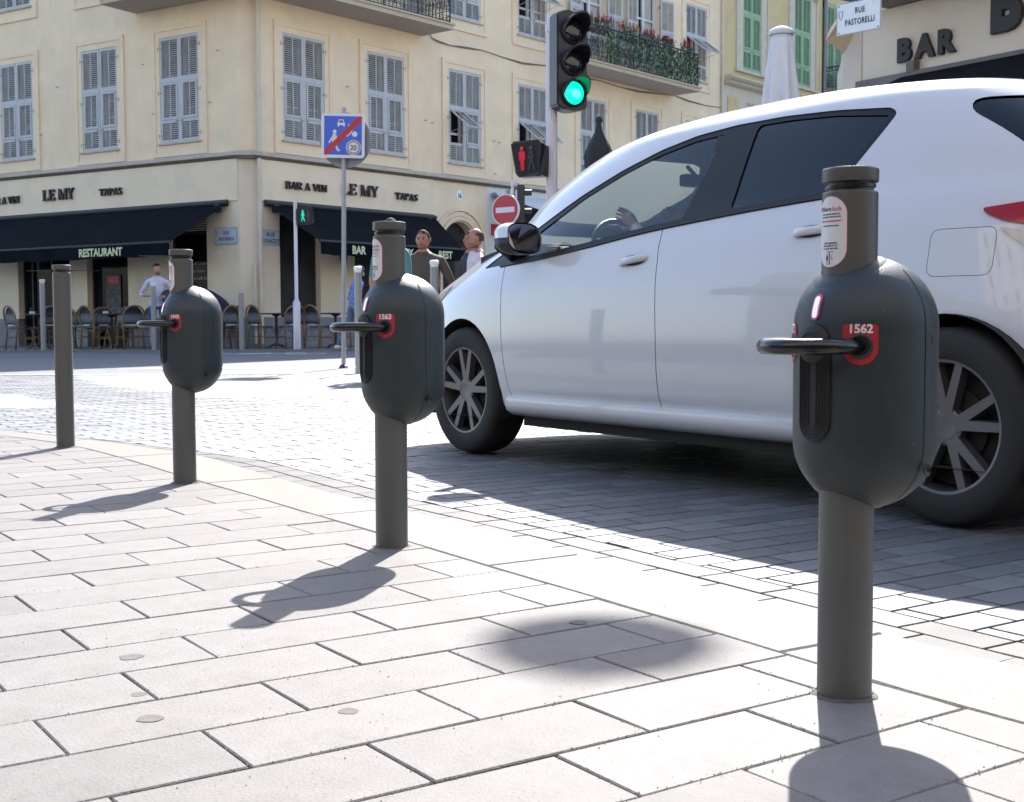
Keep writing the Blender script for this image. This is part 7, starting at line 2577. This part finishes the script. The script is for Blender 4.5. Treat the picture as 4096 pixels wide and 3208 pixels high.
def person(M, label, shirt, trousers, skin, hair, H=1.75, girth=1.0, arms=((0.0, .0, 0.0),) * 2, hands=None, elbows=None, feet=None, knees=None, lean=(0, 0), head_turn=0, head_tilt=0,
           sleeve=.5, trouser_len=1.0, hairstyle='short', shoes=(0.03, .03, .03), hip=None, chest=None, group=None, collar=None, extra=None, beard=False):
    """figure facing -y in its own frame, origin between the feet. hands/elbows/feet/knees: (left, right) as seen from the front viewer (x<0 first)"""
    root = empty('person', M, label, 'person', group)
    k = H / 1.75
    hipc = Vector(hip or (0, 0, .93 * k)); chc = Vector(chest or (hipc.x + lean[0], hipc.y + lean[1], hipc.z + .42 * k))
    up = (chc - hipc).normalized()
    neck = chc + up * .115 * k
    sh = .185 * k * (1 + (girth - 1) * .5)
    sx = Vector((1, 0, 0))
    V = []; E = []
    def add(co, r, par=None):
        V.append((tuple(co), r)); i = len(V) - 1
        if par is not None: E.append((par, i))
        return i
    g = girth
    # skin radii: x = sideways for vertical chains
    pel = add(hipc, (.150 * k * g, .112 * k * g))
    bel = add(hipc.lerp(chc, .35) + Vector((0, -.02 * (g - 1) * 4, 0)), (.148 * k * g ** 1.4, .108 * k * g ** 1.7), pel)
    che = add(hipc.lerp(chc, .80), (.165 * k * g, .112 * k * g ** 1.1), bel)
    shl = add(chc + up * .03 * k, (.135 * k * g, .085 * k * g), che)
    nk = add(neck, .064 * k * g ** .8, shl)
    nk2 = add(neck + up * .06 * k, .060 * k * g ** .8, nk)
    arms_idx = []
    for s, side_ in ((-1, 0), (1, 1)):
        shoulder = chc + sx * s * sh + up * .015 * k
        el = Vector(elbows[side_]) if elbows and elbows[side_] else shoulder + Vector((s * .07, .02, -.28 * k))
        hd = Vector(hands[side_]) if hands and hands[side_] else el + Vector((s * .0, -.05, -.25 * k))
        a = add(shoulder, .062 * k * g ** .5, shl)
        b = add(shoulder.lerp(el, .5), .053 * k * g ** .4, a)
        c = add(el, .042 * k, b)
        d = add(el.lerp(hd, .5), .038 * k, c)
        e = add(hd, .028 * k, d)
        arms_idx.append((shoulder, el, hd))
    for s, side_ in ((-1, 0), (1, 1)):
        hj = hipc + sx * s * .095 * k * g - Vector((0, 0, .05 * k))
        ft = Vector(feet[side_]) if feet and feet[side_] else Vector((s * .12, 0, .0))
        an = ft + Vector((0, .02, .09 * k))
        kn = Vector(knees[side_]) if knees and knees[side_] else hj.lerp(an, .5) + Vector((0, -.03, 0))
        a = add(hj, .100 * k * g ** .7, pel)
        b = add(hj.lerp(kn, .5), .083 * k * g ** .5, a)
        c = add(kn, .060 * k, b)
        d = add(kn.lerp(an, .4), .057 * k, c)
        e = add(an, .042 * k, d)
    me = skin_graph(V, E)
    me.materials.clear()
    me.materials.append(shirt); me.materials.append(trousers); me.materials.append(skin)
    me.polygons.foreach_set('use_smooth', [True] * len(me.polygons))
    waist = hipc.z - .02
    for p in me.polygons:
        c = p.center
        # nearest arm parameter
        mi = None
        ba = 9
        for shd, el, hd in arms_idx:
            for (a, b, t0, t1) in ((shd, el, 0, .5), (el, hd, .5, 1)):
                ab = b - a; t = max(0, min(1, (c - a).dot(ab) / ab.length_squared)); d = (c - (a + ab * t)).length
                if d < ba: ba = d; at_ = t0 + (t1 - t0) * t
        dt = min((c - hipc.lerp(neck, q / 8)).length for q in range(9))
        if ba < .075 * k and dt > .13 * k * g: mi = 0 if at_ < sleeve else 2
        else:
            rel = (c - hipc).dot(up)
            if (c - neck).dot(up) > -.005 and dt < .2: mi = 2
            elif rel > -.06 and (c - hipc).length < 1: mi = 0
            else:
                mi = 1 if c.z > (1 - trouser_len) * hipc.z + .07 else 2
        p.material_index = mi
    bd = obj('body', me, root, M)
    # head
    hc = neck + up * .155 * k
    HM = T(*hc) @ Matrix.Rotation(R(head_turn), 4, 'Z') @ Matrix.Rotation(R(head_tilt), 4, 'X')
    bm = bmesh.new()
    bmesh.ops.create_icosphere(bm, subdivisions=3, radius=1)
    for v in bm.verts:
        x, y, z = v.co
        X = x * .076 * k * (1 + .10 * (g - 1) * 3); Y_ = y * .096 * k; Z_ = z * .115 * k
        # jaw
        if z < 0:
            X *= 1 - .22 * (-z) ** 1.5 * (1 / g); 
            Y_ = Y_ * (1 - .25 * (-z)) - (.022 * k * (-z) if y < .2 else -.0)
        if y < -.5 and z > .2: Y_ += .006 * k      # flatter forehead
        # eye sockets
        for ex in (-.4, .4):
            d = math.hypot(x - ex, (z - .08) * 1.2)
            if y < 0 and d < .28: Y_ += .010 * k * (1 - d / .28)
        v.co = (X, Y_, Z_)
    hd_ = mk('head', bm, skin, root, M @ HM, smooth=True)
    bm = bmesh.new()     # nose
    tri = [(0, -.100, .018), (-.011, -.092, -.022), (.011, -.092, -.022), (0, -.122, -.020), (0, -.088, -.032)]
    vs = [bm.verts.new(Vector(p) * k) for p in tri]
    for q in ((0, 1, 3), (0, 3, 2), (1, 4, 3), (3, 4, 2)): bm.faces.new([vs[i] for i in q])
    mk('nose', bm, skin, hd_, M @ HM, smooth=True)
    for s in (-1, 1):
        bm = bmesh.new(); bmesh.ops.create_uvsphere(bm, u_segments=8, v_segments=6, radius=1)
        for v in bm.verts: v.co = Vector((s * .030 + v.co.x * .012, -.086 + v.co.y * .006, .008 + v.co.z * .0065)) * k
        mk('eye', bm, MT['eye'], hd_, M @ HM, smooth=True)
        bm = bmesh.new(); bmesh.ops.create_uvsphere(bm, u_segments=8, v_segments=6, radius=1)
        for v in bm.verts: v.co = Vector((s * .032 + v.co.x * .018, -.090 + v.co.y * .005, .026 + v.co.z * .004)) * k
        mk('eyebrow', bm, hair, hd_, M @ HM, smooth=True)
        bm = bmesh.new(); bmesh.ops.create_uvsphere(bm, u_segments=8, v_segments=8, radius=1)
        for v in bm.verts: v.co = Vector((s * (.077 + (g - 1) * .03) + v.co.x * .010, .008 + v.co.y * .018, -.005 + v.co.z * .032)) * k
        mk('ear', bm, skin, hd_, M @ HM, smooth=True)
    bm = bmesh.new(); bmesh.ops.create_uvsphere(bm, u_segments=10, v_segments=6, radius=1)
    for v in bm.verts: v.co = Vector((v.co.x * .024, -.095 + v.co.y * .006, -.052 + v.co.z * .006)) * k
    mk('mouth', bm, MT['lip'], hd_, M @ HM, smooth=True)
    if beard:
        bm = bmesh.new(); bmesh.ops.create_uvsphere(bm, u_segments=14, v_segments=8, radius=1)
        for v in bm.verts: v.co = Vector((v.co.x * .060 * k, -.030 * k + v.co.y * .070 * k, -.078 * k + v.co.z * .034 * k))
        mk('beard', bm, MT['stubble'], hd_, M @ HM, smooth=True)
    # hair
    bm = bmesh.new()
    bmesh.ops.create_icosphere(bm, subdivisions=3, radius=1)
    for v in bm.verts:
        x, y, z = v.co
        v.co = (x * .079 * k * (1 + .10 * (g - 1) * 3), y * .100 * k + .004 * k, z * .121 * k)
    def keep(c):
        x, y, z = c.x / (.079 * k), c.y / (.100 * k), c.z / (.121 * k)
        if hairstyle == 'short': return (y > -.15 and z > -.15 + .5 * max(0, -y)) or z > .46
        if hairstyle == 'crop': return z > .50 or (y > -.15 and z > -.2)
        if hairstyle == 'receding': return (y > .0 and z > -.2) or (z > .62 and y > -.62) or (abs(x) > .68 and z > -.05 and y > -.4)
        if hairstyle == 'bald': return (y > .05 and -.25 < z < .55) or (abs(x) > .75 and y > -.1 and -.1 < z < .5)
        return False
    bmesh.ops.delete(bm, geom=[f for f in bm.faces if not keep(f.calc_center_median())], context='FACES')
    if bm.faces: mk('hair', bm, hair, hd_, M @ HM, smooth=True)
    else: bm.free()
    # hands: palm and five curled fingers
    for s, (shd, el, hp) in zip((-1, 1), arms_idx):
        d = (hp - el).normalized()
        a = d.cross(Vector((0, 1, 0)) if abs(d.y) < .8 else Vector((1, 0, 0))).normalized(); b = d.cross(a).normalized()
        side_dir = a; palm_dir = b
        bm = bmesh.new()
        pc = hp + d * .045 * k
        tube(bm, [hp - d * .01, hp + d * .03 * k, hp + d * .08 * k, hp + d * .09 * k], [.024 * k, .030 * k, .032 * k, .018 * k], n=8)
        for i, (off, ln) in enumerate(((-.026, .060), (-.009, .072), (.009, .068), (.025, .052))):
            p0 = hp + d * .082 * k + side_dir * off * k
            tube(bm, [p0, p0 + d * ln * .4 * k + palm_dir * .006 * k, p0 + d * ln * .72 * k + palm_dir * .022 * k, p0 + d * ln * .85 * k + palm_dir * .040 * k], [.0085 * k, .008 * k, .0075 * k, .006 * k], n=5)
        p0 = hp + d * .02 * k - side_dir * .026 * k
        tube(bm, [p0, p0 - side_dir * .022 * k + d * .03 * k + palm_dir * .01 * k, p0 - side_dir * .022 * k + d * .06 * k + palm_dir * .02 * k], [.011 * k, .010 * k, .008 * k], n=5)
        mk('hand', bm, skin, root, M, smooth=True)
    # shoes
    for s, side_ in ((-1, 0), (1, 1)):
        ft = Vector(feet[side_]) if feet and feet[side_] else Vector((s * .12, 0, .0))
        bm = bmesh.new()
        rings = []
        for y, w_, h_ in ((.085, .025, .05), (.06, .038, .09), (.0, .040, .095), (-.08, .046, .065), (-.15, .042, .045), (-.19, .018, .025)):
            rings.append([(ft.x + w_ * k * math.cos(t), ft.y + y * k, ft.z + max(0, h_ * k * (.5 + .5 * math.sin(t)))) for t in [2 * PI * j / 10 for j in range(10)]])
        ring_loft(bm, rings, True, True, True)
        mk('shoe', bm, extra['shoe'] if extra and 'shoe' in extra else mat('shoe', shoes, .5), root, M, smooth=True)
    if collar:
        bm = bmesh.new()
        n = 20
        ring = []
        r0 = [(neck + Vector((.066 * k * g ** .5 * math.sin(2 * PI * i / n), -.060 * k * g ** .5 * math.cos(2 * PI * i / n), .028 * k + .012 * k * math.cos(2 * PI * i / n) * -1))) for i in range(1, n)]
        r1 = [(neck + Vector((.090 * k * g ** .5 * math.sin(2 * PI * i / n), -.090 * k * g ** .5 * math.cos(2 * PI * i / n), -.014 * k - .02 * k * math.cos(2 * PI * i / n)))) for i in range(1, n)]
        ring_loft(bm, [r0, r1], False)
        mk('collar', bm, collar, root, M, smooth=True)
    return root, HM, hc


MT['stubble'] = mat('stubble', (0.22, 0.115, 0.085), .8, var=.3, vscale=80)
MT['polo_brown'] = cloth('polo_brown', (0.072, 0.058, 0.047)); MT['shirt_white'] = cloth('shirt_white', (0.56, 0.55, 0.68)); MT['shorts_blue'] = cloth('shorts_blue', (0.045, 0.085, 0.19))
MT['jeans'] = cloth('jeans', (0.06, 0.085, 0.13)); MT['dark_trousers'] = cloth('dark_trousers', (0.025, 0.026, 0.03)); MT['navy'] = cloth('navy_cloth', (0.016, 0.02, 0.05)); MT['teal'] = cloth('teal_cloth', (0.07, 0.20, 0.22)); MT['pink'] = cloth('pink_cloth', (0.58, 0.50, 0.58)); MT['navytee'] = cloth('navy_tee', (0.022, 0.03, 0.05))
MT['blue_pattern'] = mat('blue_pattern', (0.10, 0.17, 0.45), .85, speck=(.35, .42, .62), spscale=35, spamt=.5, bump=.002, bscale=20)
MT['denim_pale'] = cloth('denim_pale', (0.10, 0.15, 0.23)); MT['trainer'] = mat('trainer', (0.45, .08, .12), .5, dirt=(.6, .6, .62), dscale=22, dlo=.45, dhi=.5)

# man in brown polo, heavy build, facing the camera
person(T(-1.03, 15.0, zroad(0, 15)) @ RZ(-6), 'heavy man in a dark brown polo shirt squinting at the camera behind the bonnet', MT['polo_brown'], MT['jeans'], MT['skin_red'], MT['hair_dark'], H=1.71, girth=1.30,
       sleeve=.42, hairstyle='receding', collar=MT['polo_brown'], head_turn=-8, head_tilt=4, beard=True, elbows=((-.36, .03, 1.02), (.36, .05, 1.02)), hands=((-.34, -.10, .80), (.33, -.12, .80)))
# teal shirt, mostly hidden behind post 1563
person(T(-1.30, 13.9, zroad(0, 13.9)) @ RZ(150), 'person in a teal shirt almost hidden behind lock post 1563', MT['teal'], MT['dark_trousers'], MT['skin_tan'], MT['hair_dark'], H=1.76, girth=1.0, sleeve=.45,
       elbows=((-.24, .02, 1.08), (.24, .02, 1.08)))
# bald man in pale pink, profile to the left
person(T(-.40, 14.4, zroad(0, 14.4)) @ RZ(-78), 'balding man in a pale pink shirt looking left beside the windscreen', MT['pink'], MT['dark_trousers'], MT['skin_red'], MT['hair_grey'], H=1.68, girth=1.08, hairstyle='bald', collar=MT['pink'], head_turn=0, beard=True)
person(T(-.47, 15.1, zroad(0, 15)) @ RZ(-60), 'man in a navy t-shirt standing behind the balding man', MT['navytee'], MT['jeans'], MT['skin_tan'], MT['hair_grey'], H=1.71, girth=1.05, hairstyle='short')
# waiter in white shirt, tray under the arm
rt, HM_, hc_ = person(T(-7.13, 25.85, .11) @ RZ(14), 'waiter in a white shirt and blue shorts with a black tray under his arm', MT['shirt_white'], MT['shorts_blue'], MT['skin_fair'], MT['hair_dark'], H=1.74, girth=.98, sleeve=.62, trouser_len=.52,
       hairstyle='crop', collar=MT['shirt_white'], head_turn=22, elbows=((-.33, .06, 1.10), (.30, .08, 1.12)), hands=((-.10, -.20, 1.08), (.14, -.20, 1.06)), beard=True)
Mt = T(-7.13, 25.85, .11) @ RZ(14)
bm = bmesh.new(); lathe(bm, [(.17, -.008), (.18, 0), (.18, .014), (.165, .016)], 24, M=T(.24, -.17, 1.04) @ RX(62) @ RY(20)); 
tr_ = mk('tray', bm, MT['tl_black'], None, Mt); meta(tr_, 'round black tray held by the waiter in the white shirt', 'tray')
# bending person in navy
person(T(-5.98, 26.3, .11) @ RZ(-75), 'person in a navy top bending over a chair behind lock capsule 1542', MT['navy'], MT['dark_trousers'], MT['skin_tan'], MT['hair_dark'], H=1.75, girth=1.0, sleeve=.55,
       hip=(0, .12, .92), chest=(0, -.27, 1.13), elbows=((-.22, -.42, .90), (.22, -.42, .90)), hands=((-.18, -.52, .68), (.18, -.52, .68)), head_tilt=30)
# man in blue walking away with cap and mask
rt, HM_, hc_ = person(T(-3.04, 24.8, .09) @ RZ(118), 'man in a patterned blue shirt, cap and face mask walking past the terrace', MT['blue_pattern'], MT['denim_pale'], MT['skin_tan'], MT['hair_grey'], H=1.66, girth=1.08, sleeve=.5,
       hairstyle='short', feet=((-.10, -.28, 0), (.10, .30, .03)), knees=((-.10, -.24, .48), (.11, .08, .46)), elbows=((-.30, .10, 1.02), (.30, .0, 1.0)), hands=((-.27, -.05, .84), (.28, -.2, .86)), lean=(0, -.07), extra={'shoe': MT['trainer']}, head_turn=25)
MM = T(-3.04, 24.8, .09) @ RZ(118)
bm = bmesh.new()
lathe(bm, [(.094, .02), (.092, .06), (.07, .105), (.03, .125), (.001, .128)], 20, cap0=False)
ring_loft(bm, [[(.075 * math.sin(a), -.07 - .02 * math.cos(a), .035) for a in [R(-70 + 14 * i) for i in range(11)]], [(.085 * math.sin(a), -.10 - .075 * math.cos(a), .022) for a in [R(-70 + 14 * i) for i in range(11)]]], False)
mk('cap', bm, MT['jeans'], rt, MM @ HM_, smooth=True)
bm = bmesh.new(); bmesh.ops.create_uvsphere(bm, u_segments=12, v_segments=8, radius=1)
for v in bm.verts: v.co = Vector((v.co.x * .052, -.078 + v.co.y * .034, -.05 + v.co.z * .045))
mk('face_mask', bm, mat('mask_blue', (.30, .45, .60), .8), rt, MM @ HM_, smooth=True)

# driver (sits in the car; a thing of its own)
dr = person(CARM @ T(-.02, .45, .08) @ RZ(90), 'driver in a white long sleeved shirt with one arm on the steering wheel', MT['shirt_white'], MT['dark_trousers'], MT['skin_tan'], MT['hair_dark'], H=1.66, girth=1.0, sleeve=.92,
       hip=(0, .0, .58), chest=(0, .20, .92), knees=((-.13, -.48, .62), (.13, -.48, .62)), feet=((-.13, -.72, .22), (.13, -.78, .22)), elbows=((-.25, -.18, .86), (.27, -.20, .90)), hands=((-.15, -.46, 1.01), (.17, -.44, 1.03)), head_turn=-10)
